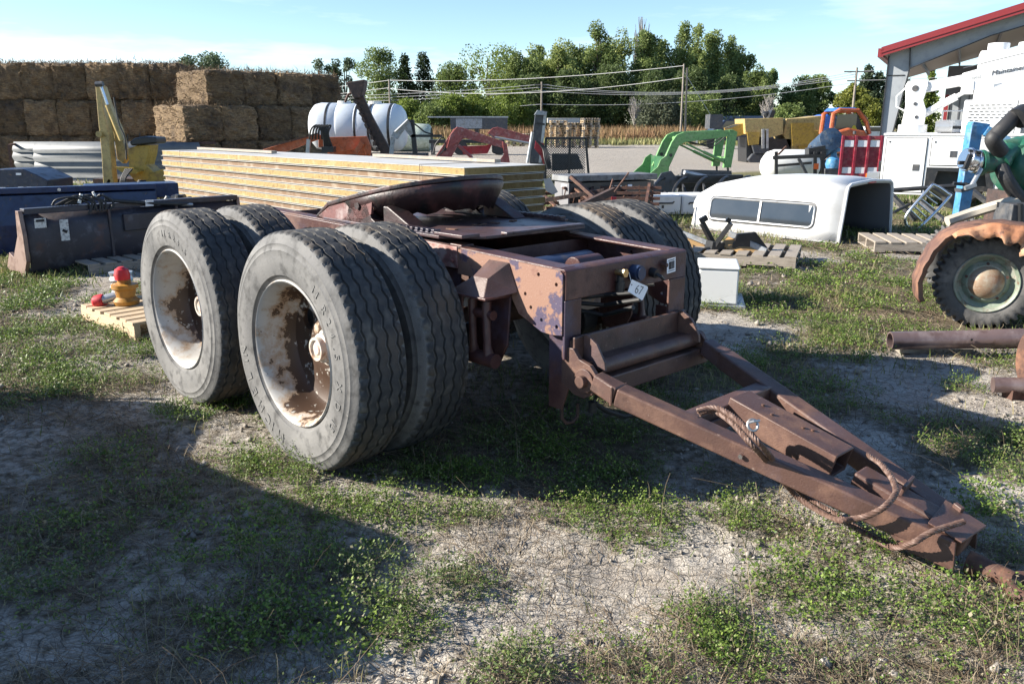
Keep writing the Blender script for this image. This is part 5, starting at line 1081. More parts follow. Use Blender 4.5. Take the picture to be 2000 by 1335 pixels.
for side,nm in ((0,'side_window'),(1,'side_window')):
    ang = R(9.5); Mw = Matrix.Translation((0,-.012 if side==0 else 1.582,.02))@Matrix.Rotation(-ang if side==0 else ang,4,'X')
    w0 = -.006 if side == 0 else .006
    fr = B(); P_ = rrect(.34,1.98,.155,.465,.07); fr.tube([Mw@Vector((a,w0,c)) for a,c in P_],.016,8,closed=True); f_ = fr.build('window_frame', m_galv, t.o); B().tube([Mw@Vector((a,w0*.3,c)) for a,c in rrect(.318,2.002,.133,.487,.085)],.009,6,closed=True).build('rubber_seal', m_blackrub, f_)
    B().prism(P_, w0*.4-.004,w0*.4+.004,'xz',Mw).build('window_pane', m_glass, f_, smooth=0); B().box(1.15,1.18,w0-.014,w0+.002,.16,.46,Mw).build('window_divider', m_galv, f_, smooth=0)
P_ = ssec(2.381,.765,.80,.61); fr = B().tube([(x,y+.785,z+.005) for x,y,z in P_],.022,8); fr.build('rear_rim', m_white, t.o)
t.part('bottom_trim', m_galv, B().beam((.02,-.008,.012),(2.36,-.022,.012),.012,.024)); t.part('brake_light', m_red, B().box(2.34,2.40,.68,.90,.755,.795))

# --- pallets
def pallet(label, loc, rz, w=1.2, d=1.0, m_=None, group='pallets on the grass', n=7, h=.13):
    m_ = m_ or m_wood; t = thing('wooden_pallet', label, 'pallet', loc, rz, group)
    bw = w/(n*1.35)
    for k in range(n): x0 = k*(w-bw)/(n-1); B().box(x0,x0+bw,0+random.uniform(-.01,.01),d+random.uniform(-.01,.01),h-.02,h).build('top_slat', m_, t, smooth=0, bevel=.002)
    for k in range(3): y0 = k*(d-.045)/2; B().box(0,w,y0,y0+.045,.018,h-.0205).build('stringer', m_, t, smooth=0, bevel=.002)
    for k in range(3): x0 = k*(w-bw)/2; B().box(x0,x0+bw,0,d,0,.0175).build('bottom_slat', m_, t, smooth=0, bevel=.002)
    return t
pallet('weathered pallet under the black folding plough frame', (1.98,9.15,.02), -22, 1.15, 1.0)
pallet('weathered pallet beside the rusty fender', (4.42,9.95,.02), -10, 1.2, .9)
pallet('pale pallet with red capped valves left of the rear dolly wheel', (-3.42,6.35,.01), -42, .95, .7, m_wood_new)
pallet('grey pallet under the rusty bucket', (-4.35,8.35,.0), 46, 1.1, .9)

# --- black folding frame with tan panels on the pallet
t = Th('plough_mount','black folding mount with two upright arms and tan wing panels on a pallet','plough mount',(2.55,9.5,.15), 0); D = 9.6
m_tan = mat('tan_board',(.36,.22,.09),.5,0,[((.2,.13,.07),8,.5,.7)])
o = t.part('wing_panel', m_tan, B().add([t.rel(1322,455,9.7),t.rel(1378,478,9.55),t.rel(1372,500,9.5),t.rel(1330,470,9.75)],[(0,1,2,3)])); md=o.modifiers.new('s','SOLIDIFY'); md.thickness=.03
o = t.part('wing_panel', m_tan, B().add([t.rel(1425,460,9.4),t.rel(1492,490,9.2),t.rel(1465,503,9.1),t.rel(1405,478,9.35)],[(0,1,2,3)])); md=o.modifiers.new('s','SOLIDIFY'); md.thickness=.03
t.part('wing_edge', m_grey, B().beam(t.rel(1424,456,9.38),t.rel(1496,490,9.18),.03,.06).beam(t.rel(1320,450,9.7),t.rel(1382,474,9.52),.03,.05)); 
for p in (((1395,480,9.4),(1372,436,9.3)),((1393,484,9.3),(1428,436,9.2))): t.bar('upright_arm', m_black, p[0],p[1],.05,.05,False)
t.part('arm_knob', m_black, B().obox(t.rel(1374,428,9.28),(.09,.06,.06),(0,-30,0))); t.part('arm_knob', m_black, B().obox(t.rel(1422,430,9.2),(.05,.05,.05),(0,30,0))); t.part('hinge_block', m_black, B().obox(t.rel(1396,480,9.35),(.16,.14,.10),(0,10,20))); t.part('lower_rail', m_black, B().beam(t.rel(1345,500,9.4),t.rel(1470,508,9.1),.05,.05).beam(t.rel(1355,478,9.6),t.rel(1365,506,9.4),.05,.05)); t.part('knob', m_galv, B().cyl(t.rel(1412,505,9.1),t.rel(1412,502,9.1),.02,n=10)); t.part('bracket', m_black, B().prism([(-.05,.02),(.35,.02),(.2,.2),(.0,.18)],-.25,-.2))

# --- white box on a slab
t = Th('white_box','plain white plastic box with a lid standing behind the right wheels','box',(1.58,6.85,.045), -12); t.part('box_body', m_offwhite, B().box(0,.33,0,.5,0,.29), 0, .012); t.part('box_lid', m_white, B().box(-.008,.338,-.008,.508,.292,.315), 0, .012); 
o = B().box(-.03,.40,-.04,.55,0,.04).build('base_slab', m_galv, bevel=.004); place(o,(1.58,6.85,0),-12); tag(o,'thin grey slab under the plain white box','slab')

# --- red capped valves and blue can on the pale pallet
t = Th('valve_body','ochre valve body with two red caps on the pale pallet','valve',(-3.05,6.35,.145)); t.part('body', pmat('ochre_cast_paint',(.42,.20,.03),(.2,.1,.04)), B().lathe([(0,0),(.09,.0),(.1,.03),(.07,.06),(.08,.12),(.10,.13),(.10,.16),(.05,.17),(.05,.2),(0,.2)],20), 35); t.part('neck', m_galv, B().cyl((-.06,0,.07),(-.17,-.03,.04),.035,n=14)); t.part('red_cap', pmat('red_plastic',(.55,.02,.03),(.5,.05,.06)), B().lathe([(0,0),(.05,0),(.055,.02),(.05,.07),(.03,.09),(0,.09)],14,Matrix.Translation((-.16,-.03,.035))@Matrix.Rotation(R(-100),4,'Y')), 30); t.part('red_cap', pmat('red_plastic',(.55,.02,.03),(.5,.05,.06)), B().lathe([(0,0),(.055,0),(.06,.03),(.05,.08),(.02,.10),(0,.10)],14,Matrix.Translation((.0,-.02,.2))), 30)
t = Th('coil_spring','grey ribbed metal spool beside the ochre valve','spool',(-3.2,6.62,.145)); t.part('spool_body', m_galv, B().lathe([(0,0)]+[(.08+.012*(k%2),.03*k) for k in range(8)]+[(0,.22)],20), 25)
t = Th('fuel_can','small blue can behind the red capped valve','can',(-3.02,6.75,.145)); t.part('can_body', m_blue, B().box(-.02,.2,-.05,.1,0,.34), 0, .02); t.part('can_label', m_dgrey, B().box(.02,.18,-.056,-.0505,.05,.28)); t.part('handle', m_blue, B().tube([(.0,.02,.33),(.0,.02,.37),(.16,.02,.37),(.16,.02,.33)],.012,7))
o = B().obox((0,0,.06),(.26,.20,.12),(0,0,25)).build('wood_block', m_wood_new, bevel=.004); place(o,(-2.78,5.98,.0)); tag(o,'pale wood block at the near corner of the valve pallet','block')
# ------------------------------------------------------------------ service truck with crane
tx = survey(1716,375,16.4); t = Th('service_truck','white service truck body with folded crane boom and louvred cabinet','truck',(tx.x,16.4,0), -27.0)
m_tw = mat('white_truck_paint',(.74,.745,.745),.4,0,[((.42,.41,.39),2,.52,.8),((.33,.30,.27),7,.64,.8)],spec=.5); m_gap = mat('dark_gap',(.03,.03,.035),.8)
t.part('rear_compartment', m_tw, B().box(0,.80,.0,.6,.22,1.33), 0, .008); t.part('upper_compartments', m_tw, B().box(.802,3.6,.0,.6,.74,1.33), 0, .008); t.part('front_compartment', m_tw, B().box(1.95,3.6,.002,.6,.22,.738), 0, .008); t.part('body_core', m_tw, B().box(.02,3.6,.602,2.2,.45,1.30)); t.part('wheel_well', m_black, B().box(.803,1.948,.25,.6,.3,.738)); t.part('top_deck', m_tw, B().box(-.02,3.62,-.02,2.22,1.332,1.375), 0, .006)
for x0,x1,z0,z1 in ((.05,.75,.27,1.28),(.84,1.36,.79,1.28),(1.40,1.92,.79,1.28),(1.98,2.70,.27,1.28),(2.74,3.5,.27,1.28)):
    t.part('door_gap_sheet', m_gap, B().box(x0-.014,x1+.014,-.004,-.0005,z0-.014,z1+.014)); d = t.part('door', m_tw, B().box(x0,x1,-.02,-.0045,z0,z1), 0, .004); l = B().box(x1-.2,x1-.08,-.026,-.0205,(z0+z1)/2-.1,(z0+z1)/2+.02).build('latch', m_dgrey, d, smooth=0);  # dark sheet behind each door paints the shaded gap round its edge
    B().box(x0+.04,x0+.07,-.026,-.0205,z1-.08,z1-.05).build('hinge', m_dgrey, d, smooth=0)
t.part('wheel', m_blackrub, B().lathe([(.2,-.14),(.44,-.14),(.49,-.1),(.49,.1),(.44,.14),(.2,.14)],32,Matrix.Translation((1.37,.42,.49))@Matrix.Rotation(R(90),4,'X'),closed=True), 35); t.part('marker_strip', m_paper, B().box(.95,1.1,-.004,-.001,.70,.73)); t.part('marker_strip', m_paper, B().box(1.5,1.65,-.004,-.001,.70,.73))
t.part('fender_flare', m_black, B().prism([(.80,.2),(.80,.74),(1.95,.74),(1.95,.22),(1.88,.22),(1.78,.66),(1.0,.68),(.9,.2)],-.01,.03)); t.part('chassis', m_black, B().box(-.1,4.2,.8,1.5,.55,.8)); t.part('wheel', m_blackrub, B().cyl((1.37,1.75,.49),(1.37,2.1,.49),.49,n=28), 35)
# crane
cz = 1.376; t.part('crane_base', m_tw, B().cyl((.45,.62,cz),(.45,.62,cz+.16),.26,n=24), 35, .01); t.part('crane_mast', m_tw, B().prism([(.25,cz+.16),(.65,cz+.16),(.66,cz+.42),(.58,cz+.62),(.64,cz+.9),(.62,cz+.98),(.28,cz+.98),(.24,cz+.9),(.28,cz+.5)],.50,.76), 0, .01); t.part('pivot_cap', m_dgrey, B().cyl((.42,.49,cz+.84),(.42,.77,cz+.84),.06,n=16))
pv = Vector((.45,.63,cz+.84)); e1 = Vector((3.4,.63,cz+1.36)); d = (e1-pv); t.part('boom', m_tw, B().beam(pv+d*.02,pv+d*.42,.18,.20), 0, .01); t.part('outer_boom', m_tw, B().prism([(1.18,cz+.86),(1.20,cz+1.10),(1.45,cz+1.17),(3.6,cz+1.58),(3.6,cz+1.24),(1.95,cz+1.0),(1.50,cz+.78)],.52,.74), 0, .01); t.part('jib', m_tw, B().beam((1.75,.63,cz+.84),(3.6,.63,cz+1.12),.14,.11)); t.part('lift_cylinder', m_tw, B().cyl((.62,.63,cz+.36),(1.15,.63,cz+.68),.07,n=18).cyl((1.1,.63,cz+.65),(1.30,.63,cz+.78),.04,n=12), 35); t.part('cylinder_bracket', m_tw, B().prism([(1.2,cz+.72),(1.42,cz+.72),(1.40,cz+.96),(1.22,cz+.96)],.50,.76)); t.part('winch', m_galv, B().cyl((.85,.35,cz+.12),(1.15,.35,cz+.12),.11,n=18)); t.part('crane_hose', m_tw, B().tube([(.24,.6,cz+.85),(.1,.6,cz+.7),(.12,.6,cz+.5),(.28,.6,cz+.42)],.015,7)); t.part('cable', m_dgrey, B().tube([(1.2,.63,cz+1.2),(3.6,.63,cz+1.78)],.008,5))
for z_,x_ in ((.86,.42),(.55,.45),(.3,.5)): t.part('pin', m_dgrey, B().cyl((x_,.488,cz+z_),(x_,.4995,cz+z_),.035,n=14))
sl = math.degrees(math.atan2(.34,2.7)); tm = text_mesh('Maintainer', .125, .003, m_dgrey, 'boom_lettering', t.o, (1.93,.512,cz+1.13), (R(90),0,0), shear=.3); tm.rotation_euler = Euler((R(90),R(-10.5),0))
text_mesh('H8025', .07, .002, pmat('faint_grey_print',(.55,.55,.55)), 'boom_code', t.o, (1.42,.513,cz+1.02), (R(90),R(-10),0))
# cabinets and tall box
t.part('louvred_cabinet', m_tw, B().box(1.30,2.15,.05,.9,cz,cz+.60), 0, .012)
for r_ in range(9):
    for c_ in range(8): 
        if r_ < 4 and c_ > 3: continue
        x_ = 1.38+c_*.088+(.03 if r_%2 else 0); o = t.part('louvre', m_gap, B().box(x_,x_+.052,.044,.052,cz+.06+r_*.055,cz+.072+r_*.055))
t.part('open_cabinet', m_tw, B().box(2.16,2.25,.05,.9,cz,cz+.6).box(2.25,3.5,.05,.9,cz+.54,cz+.6).box(2.25,3.5,.84,.9,cz,cz+.54).box(3.44,3.5,.05,.84,cz,cz+.54)); t.part('tank_box', m_tw, B().box(1.47,4.6,1.25,2.15,cz,cz+1.55), 0, .03)
for x_ in (1.78,2.3,2.9): t.part('vent_cap', m_tw, B().cyl((x_,1.6,cz+1.55),(x_,1.6,cz+1.70),.19,n=24), 35, .01)
t.part('hand_rail', m_tw, B().tube([(.95,1.0,cz),(.95,1.0,cz+.42),(1.35,1.0,cz+.42),(1.35,1.0,cz)],.02,8)); t.part('side_shelf', m_tw, B().box(.9,1.4,1.0,1.5,cz+.0,cz+.25)); t.part('hose_reel', m_black, B().tube([(1.2+.25*math.cos(q),.5,cz+.05+.06*math.sin(q)) for q in np.linspace(0,6.28,15)[:-1]],.03,6,closed=True)); t.part('yellow_knob', mat('yellow_plastic',(.7,.6,.02),.4), B().cyl((2.45,.3,cz+.12),(2.45,.27,cz+.12),.05,n=14)); t.part('pump_stack', m_black, B().box(2.6,2.72,.3,.5,cz,cz+.3)); t.part('bumper_step', m_galv, B().box(-.25,-.02,.05,.5,.5,.62)); t.part('tail_lamp', mat('amber_lens',(.5,.12,.01),.3), B().box(-.28,-.251,.1,.2,.52,.6))

# ------------------------------------------------------------------ open shed with red trim
t = Th('metal_shed','open fronted grey metal shed with red roof trim','shed',(13.95,32,0),-28); m_shed = mat('grey_shed_steel',(.30,.32,.34),.5,.1,[((.22,.24,.26),2,.5,.7)]); m_shed_d = mat('dark_shed_steel',(.10,.105,.12),.6); m_trim = mat('red_trim_paint',(.20,.022,.026),.4,0,[((.2,.02,.02),3,.5,.7)]); m_roof = mat('roof_underside',(.24,.22,.2),.6)
ev = Vector((0,0,survey(1708,106,32).z)); sl_ = .29; X0, X1, DEP = ev.x-.15, ev.x+10.0, 16.0
zr = lambda x: ev.z+(x-ev.x)*sl_
t.part('roof_sheet', m_roof, B().prism([(X0,zr(X0)),(X1,zr(X1)),(X1,zr(X1)+.08),(X0,zr(X0)+.08)],-.4,DEP)); 
t.part('roof_fascia', m_trim, B().prism([(X0-.1,zr(X0)-.06),(X1,zr(X1)-.06),(X1,zr(X1)+.30),(X0-.1,zr(X0)+.26)],-.5,-.402)); t.part('fascia_rib', m_trim, B().prism([(X0-.1,zr(X0)+.05),(X1,zr(X1)+.05),(X1,zr(X1)+.10),(X0-.1,zr(X0)+.10)],-.53,-.5)); t.part('eave_trim', m_trim, B().box(X0-.2,X0-.01,-.5,DEP,zr(X0)-.08,zr(X0)+.22))
for yy in (0,):
    t.part('tapered_column', m_shed, B().prism([(ev.x+.02,0),(ev.x+.22,0),(ev.x+.72,zr(ev.x)-.55),(ev.x+.72,zr(ev.x)+.18),(ev.x+.02,zr(ev.x)-.02)],yy,yy+.03)); t.part('column_flange', m_black, B().box(ev.x-.02,ev.x+.019,yy-.1,yy+.13,0,zr(ev.x)-.05)); t.part('column_flange', m_black, B().beam((ev.x+.24,yy+.015,0),(ev.x+.74,yy+.015,zr(ev.x)-.56),.23,.03,up=(1,0,0))); t.part('haunch_plate', m_black, B().beam((ev.x+.74,yy+.015,zr(ev.x)-.56),(ev.x+.69,yy+.015,zr(ev.x)+.2),.23,.035,up=(1,0,0))); t.part('joint_plate', m_black, B().box(ev.x+.02,ev.x+.6,yy-.02,yy-.001,zr(ev.x)-.78,zr(ev.x)-.74))
    t.part('rafter', m_shed, B().prism([(ev.x+.70,zr(ev.x)-.52),(ev.x+.70,zr(ev.x+.7)-.01),(X1,zr(X1)-.01),(X1,zr(X1)-.45),(ev.x+3.2,zr(ev.x+3.2)-.42)],yy,yy+.03)); t.part('rafter_flange', m_black, B().beam((ev.x+.74,yy+.015,zr(ev.x)-.54),(ev.x+3.2,yy+.015,zr(ev.x+3.2)-.44),.2,.03).beam((ev.x+3.2,yy+.015,zr(ev.x+3.2)-.44),(X1,yy+.015,zr(X1)-.47),.2,.03))
for k in range(7):
    x_ = ev.x+.8+k*1.4; t.part('purlin', m_shed_d, B().box(x_-.035,x_+.035,.05,DEP-.1,zr(x_)-.21,zr(x_)-.02))
wx = 1.96; wl = t.part('back_wall', m_shed, B().box(wx,wx+9,13.9,14.0,0,zr(wx)-.25))
for k in range(22): B().box(wx+.05+k*.4,wx+.11+k*.4,13.86,13.899,0,zr(wx)-.3).build('wall_rib', m_shed_d, wl, smooth=0)
t.part('wall_trim', m_trim, B().box(wx-.22,wx-.01,13.8,14.05,0,zr(wx)-.25)); t.part('upper_wall', m_shed_d, B().box(wx-.2,wx+9,13.7,13.79,zr(wx)-1.6,zr(wx)-.22))

# ------------------------------------------------------------------ old pump trailer at the right
t = Th('pump_trailer','old trailer with bent rusty fender, knobbly wheel and green pump','trailer',(3.64,6.25,0)); D = 6.25
wc = Vector((0.02,.0,.345))
def lug_tyre(R0, w_):
    b = B(); n=144; V=[];F=[]; pr=[(-w_*.42,R0*.62),(-w_*.5,R0*.72),(-w_*.52,R0*.82),(-w_*.46,R0*.93),(-w_*.40,R0*.965),(-w_*.2,R0*.985),(0,R0*.99),(w_*.2,R0*.985),(w_*.40,R0*.965),(w_*.46,R0*.93),(w_*.52,R0*.82),(w_*.5,R0*.72),(w_*.42,R0*.62)]
    for i in range(n):
        a=2*math.pi*i/n; lug = (i%4)<2
        for k,(y,r) in enumerate(pr):
            rr = r + (.028*R0/.35 if lug and 3<=k<=9 else 0) ; V.append((rr*math.cos(a),y,rr*math.sin(a)))
    m=len(pr)
    for i in range(n):
        j=(i+1)%n
        for k in range(m-1): F.append((i*m+k,i*m+k+1,j*m+k+1,j*m+k))
    return b.add(V,F)
PTR = R(-22); w = node('wheel', t.o, wc, (0,0,PTR)); m_tyre2 = mat('old_lug_tyre',(.085,.083,.08),.8,0,[((.17,.16,.15),5,.45,.7),((.05,.05,.05),20,.5,.7)],(80,.3,.004)); lug_tyre(.345,.20).build('tyre', m_tyre2, w, smooth=40)
m_rimg = mat('green_grey_rim',(.17,.21,.16),.55,0,[((.30,.29,.25),8,.48,.62),((.12,.07,.04),14,.55,.68)],(60,.3,.004)); B().lathe([(.215,-.07),(.222,.085),(.228,.098),(.221,.103),(.205,.088),(.198,.05),(.165,.03),(.155,.045),(.135,.062),(.12,.062),(.118,.03),(.0,.03)],40,Matrix.Rotation(R(90),4,'X')).build('rim', m_rimg, w, smooth=35)
B().lathe([(.125,.062),(.118,.075),(.10,.095),(.07,.113),(.035,.122),(0,.124)],32,Matrix.Rotation(R(90),4,'X')).build('hub_cap', mat('rusty_hub_cap',(.33,.27,.2),.5,.2,[((.25,.13,.07),7,.48,.65),((.42,.38,.32),12,.55,.7)]), w, smooth=50)
for k in range(5): a_=R(72*k+20); B().cyl((.145*math.cos(a_),-.045,.145*math.sin(a_)),(.145*math.cos(a_),-.07,.145*math.sin(a_)),.011,n=6).build('lug_nut', m_rust, w)
m_fend = mat('orange_rust_fender',(.36,.16,.08),.65,0,[((.46,.27,.16),4,.46,.62),((.11,.05,.035),6,.5,.64),((.07,.035,.028),16,.58,.70)],(26,.3,.006)); m_fend_d = mat('dark_rust_fender',(.12,.06,.042),.7,0,[((.22,.11,.065),5,.5,.66),((.06,.03,.025),9,.5,.68)],(30,.4,.006))
V=[];F=[]; na=36
for i in range(na+1):
    a = R(203-178*i/na); wob = .010*math.sin(i*.45+1)+.004*math.sin(i*1.9); rr = .442+wob
    for k,(yy,dr) in enumerate(((-.225,-.035),(-.235,-.004),(-.22,.006),(-.07,.016),(.1,.016),(.2,.0))): V.append((wc.x+.015+(rr+dr)*math.cos(a)*1.13, yy, wc.z+.02+(rr+dr)*math.sin(a)))
for i in range(na):
    for k in range(5): F.append((i*6+k,i*6+k+1,(i+1)*6+k+1,(i+1)*6+k))
o = B().add(V,F).build('fender', m_fend_d, t.o, smooth=32); o.rotation_euler = (0,0,PTR); md=o.modifiers.new('s','SOLIDIFY'); md.thickness=.005
V=[];F=[]; rj = random.Random(4); ns = 40; dp = .05
for i in range(ns+1):      # torn outer skin hanging from the edge
    f = i/ns; a = R(128-112*f); rr = .452+.006*math.sin(i*.7); base = .03+.10*math.sin(math.pi*min(1,f*1.15))**.7+(.07 if .55 < f < .85 else 0); dp = dp*.5+base*.5+rj.uniform(-.018,.018)
    for q in range(4): r_ = rr-dp*q/3; V.append((wc.x+.015+r_*math.cos(a)*1.13, -.238-.02*q/3*math.sin(i*.5)-.012*(q/3)*math.sin(i*1.3+1)-.01*q, wc.z+.02+r_*math.sin(a)))
for i in range(ns):
    for k in range(3): F.append((i*4+k,i*4+k+1,(i+1)*4+k+1,(i+1)*4+k))
o = B().add(V,F).build('fender_skirt', m_fend, t.o, smooth=30); o.rotation_euler = (0,0,PTR); md=o.modifiers.new('s','SOLIDIFY'); md.thickness=.004
for nm_, bb in (('frame_beam',B().box(.0,1.9,.25,.35,.42,.52)),('frame_beam',B().box(.0,1.9,.85,.95,.42,.52)),('cross_beam',B().box(1.8,1.9,.351,.849,.42,.52)),('cross_beam',B().box(.3,.4,.351,.849,.42,.52)),('stand_leg',B().box(1.75,1.83,.55,.63,0,.42)),('axle',B().cyl((.02,-.05,.345),(.02,1.25,.345),.035,n=12)),('spring',B().box(-.02,.06,.27,.33,.37,.42))): t.part(nm_, m_dkrust, bb).rotation_euler = (0,0,PTR)
w2 = node('wheel', t.o, Matrix.Rotation(PTR,4,'Z') @ Vector((.02,1.2,.345)), (0,0,PTR+math.pi)); lug_tyre(.345,.20).build('tyre', m_tyre2, w2, smooth=40)
B().lathe([(.215,-.07),(.222,.085),(.228,.098),(.205,.088),(.198,.05),(.118,.03),(.0,.03)],40,Matrix.Rotation(R(90),4,'X')).build('rim', m_rimg, w2, smooth=35)
pp_ = t.rel(2010,325,7.05); t.part('pump_pedestal', m_dkrust, B().box(pp_.x-.2,pp_.x+.25,pp_.y-.22,pp_.y+.22,.521,pp_.z-.2), 0, .006)
t.hose('suction_hose', mat('tan_ribbed_hose',(.40,.36,.30),.7), [(1850,432,6.9),(1900,415,6.9),(1950,400,6.8),(2010,385,6.8)], .045)
t.part('battery_box', m_dgrey, B().box(*sorted((t.rel(1965,440,6.6).x,t.rel(2020,440,6.6).x)),.3,.55,t.rel(1965,440,6.6).z,t.rel(1965,398,6.6).z), 0, .008); t.bar('box_strap', m_black, (1992,440,6.54),(1992,398,6.54),.05,.02,False)
E_ = lambda *p: t.rel(*p)
t.part('pump_elbow', m_pumpg, B().tube(smoothpath([E_(1918,318,6.9),E_(1932,318,6.9),E_(1950,312,6.9),E_(1966,300,6.95),E_(1985,298,7.0)],5),.085,18), 50); t.part('elbow_flange', m_pumpg, B().cyl(E_(1912,318,6.9),E_(1919,318,6.9),.105,n=24).cyl(E_(1947,318,6.88),E_(1953,310,6.9),.10,n=24)); t.part('pump_housing', m_pumpg, B().lathe([(0,-.25),(.16,-.24),(.24,-.15),(.27,0),(.24,.15),(.16,.24),(0,.25)],28,Matrix.Translation(E_(2010,325,7.05))@Matrix.Rotation(R(90),4,'Y')), 45); t.part('pump_top', m_pumpg, B().cyl(E_(1990,300,7.0),E_(1990,282,7.0),.11,n=20).cyl(E_(1960,290,7.0),E_(2010,283,7.0),.07,n=16), 35)
t.part('coupling', m_chrome, B().cyl(E_(1881,309,6.9),E_(1912,317,6.9),.082,n=28).cyl(E_(1888,311,6.9),E_(1893,312,6.9),.098,n=28).cyl(E_(1903,315,6.9),E_(1908,316,6.9),.095,n=28), 35, .004); t.part('coupling_latch', m_black, B().obox(E_(1890,316,6.78),(.03,.03,.12),(0,15,0)).obox(E_(1904,296,6.85),(.10,.02,.02),(0,10,0)).obox(E_(1878,318,6.82),(.05,.03,.03)))
t.part('black_hose', m_blackrub, B().tube(smoothpath([E_(1955,297,6.85),E_(1940,275,6.8),E_(1945,265,6.8),E_(1965,245,6.8),E_(1985,225,6.85),E_(1998,218,6.9)],6),.062,16), 50); t.part('hose_mouth', m_black, B().cyl(E_(1988,232,6.78),E_(2004,222,6.8),.085,n=20)); t.part('exhaust_pipe', m_blackrub, B().tube(smoothpath([E_(1955,325,6.85),E_(1965,348,6.8),E_(1982,375,6.8),E_(1998,392,6.8)],6),.055,14)); t.part('drain_lever', m_galv, B().cyl(E_(1916,330,6.8),E_(1898,362,6.75),.018,n=10).obox(E_(1895,364,6.75),(.09,.03,.03),(0,-20,0)))
t = Th('blue_stand','light blue square tube stand with a slanting strut','stand',(4.55,8.4,0)); 
def bx_(a,b_,w,name): t.part(name, m_blue, B().beam(t.rel(*a),t.rel(*b_),w,w), 0, .006)
bx_((1868,470,8.4),(1904,244,8.4),.115,'post'); bx_((1893,248,8.4),(1926,253,8.4),.105,'top_bar'); bx_((1925,255,8.35),(2012,302,8.2),.095,'strut'); t.part('bolt', m_black, B().cyl(t.rel(1886,360,8.3),t.rel(1886,360,8.28),.02,n=8)); t.part('pin', m_black, B().cyl(t.rel(1862,358,8.3),t.rel(1905,362,8.3),.018,n=10)); t.part('collar', m_dgrey, B().beam(t.rel(1883,365,8.4),t.rel(1884,372,8.4),.13,.13))
t.part('foot_plate', m_dgrey, B().box(-.2,.2,-.2,.2,0,.02))

# grille guard and bumper between shell and truck
t = Th('grille_guard','silver tubular grille guard leaning beside the camper shell','grille guard',(6.3,12.9,0)); P_ = [(1770,440),(1772,418),(1815,368),(1825,362),(1850,378),(1852,388),(1795,446),(1780,446)]
t.part('outer_tube', m_chrome, B().tube(smoothpath([t.rel(u,v,12.6) for u,v in P_]+[t.rel(*P_[0],12.6)],5),.024,9), 50)
for k in range(6): f=(k+1)/7.; a_=(1774+f*46,420-f*54); b_=(1793+f*52,440-f*58); t.bar('cross_tube', m_chrome, (a_[0],a_[1],12.6),(b_[0],b_[1],12.62),.026)
t = Th('bumper_frame','black brush guard bumper lying behind the grille guard','bumper',(6.9,13.6,0)); t.slab('bumper_plate', m_dgrey, 13.4, [(1818,366),(1838,362),(1868,380),(1880,410),(1862,408),(1846,385)], .25, .02); t.bar('bumper_bar', m_black, (1735,372,13.8),(1880,362,13.4),.07); t.bar('leg', m_black, (1738,378,13.8),(1790,430,13.3),.09,.06,False); t.bar('leg', m_dgrey, (1800,395,13.5),(1845,432,13.1),.10,.06,False); t.bar('leg', m_black, (1895,370,13.4),(1935,400,13.0),.09,.06,False); t.bar('brace', m_black, (1745,415,13.2),(1775,400,13.5),.05)

# steel pipe roller with disc
t = Th('pipe_roller','brown steel pipe with a large rusty disc at its right end','pipe',(2.56,5.35,0)); z_ = .085; m_pipe = mat('brown_steel_pipe',(.17,.12,.115),.35,.4,[((.3,.24,.23),5,.5,.68,.3),((.1,.06,.05),9,.52,.7)],(60,.2,.003))
p0, p1 = Vector((.0,.02,.10)), Vector((.95,-.03,.13)); t.part('main_pipe', m_pipe, B().lathe([(.05,0),(.062,0),(.062,.66),(.067,.67),(.067,.95),(.05,.95)],32,Matrix.Translation(p0)@(p1-p0).to_track_quat('Z','Y').to_matrix().to_4x4(),closed=True), 35); dn_ = Vector((1,.22,.02)).normalized(); dc_ = Vector((.405,-1.06,.232)); t.part('disc', m_rust, B().cyl(dc_,dc_+dn_*.018,.27,n=56), 35, .003); t.part('lower_pipe', m_pipe, B().cyl((.19,-.88,.075),(.45,-.95,.09),.045,n=28), 35); t.part('ground_strip', m_wood, B().box(.10,.6,.06,.14,.0,.03)); t.part('stub_plate', m_rust, B().obox((.33,-.9,.03),(.14,.08,.06),(0,0,10))); t.part('hole', m_black, B().cyl((.50,-.07,.13),(.50,-.0735,.13),.008,n=10)); t.part('connecting_bar', m_rust, B().beam((.95,-.03,.13),(.50,-.97,.23),.06,.06))

# ------------------------------------------------------------------ left side equipment
t = Th('loader_bucket','dark rusty loader bucket with stickers, seen from behind, on the grass','bucket',(-4.93,8.32,.02), 47.5)
V=[];F=[]; n_=9; bk = [(.0,.62),(-.03,.5),(-.045,.35),(-.035,.2),(.0,.07),(.06,.0),(.2,-.012),(.5,-.0)]
o = t.part('back_shell', m_buck, B().add([(x,y,z) for x in (0,2.35) for y,z in bk],[(k,k+1,len(bk)+k+1,len(bk)+k) for k in range(len(bk)-1)]), 60); md=o.modifiers.new('s','SOLIDIFY'); md.thickness=.02
for x_ in (-.03,2.36): t.part('side_plate', m_bucket_edge, B().prism([(-.05,.42),(-.01,.66),(.07,.66),(.12,.40),(.34,.16),(.46,.20),(.60,.03),(.52,-.01),(.1,-.02),(-.04,.15)], x_-.02,x_+.02,'yz'), 0, .004)
t.part('top_rail', m_buck, B().box(0,2.35,-.03,.09,.625,.68), 0, .006); t.part('rib', m_buck, B().box(.80,.825,-.07,-.03,.05,.62)); t.part('mount_bracket', m_buck, B().box(.95,1.5,-.09,-.045,.38,.56), 0, .006); t.part('rib', m_buck, B().box(1.55,1.575,-.07,-.03,.05,.62))
m_stick = mat('worn_sticker',(.62,.62,.6),.6,0,[((.3,.3,.3),40,.5,.6)])
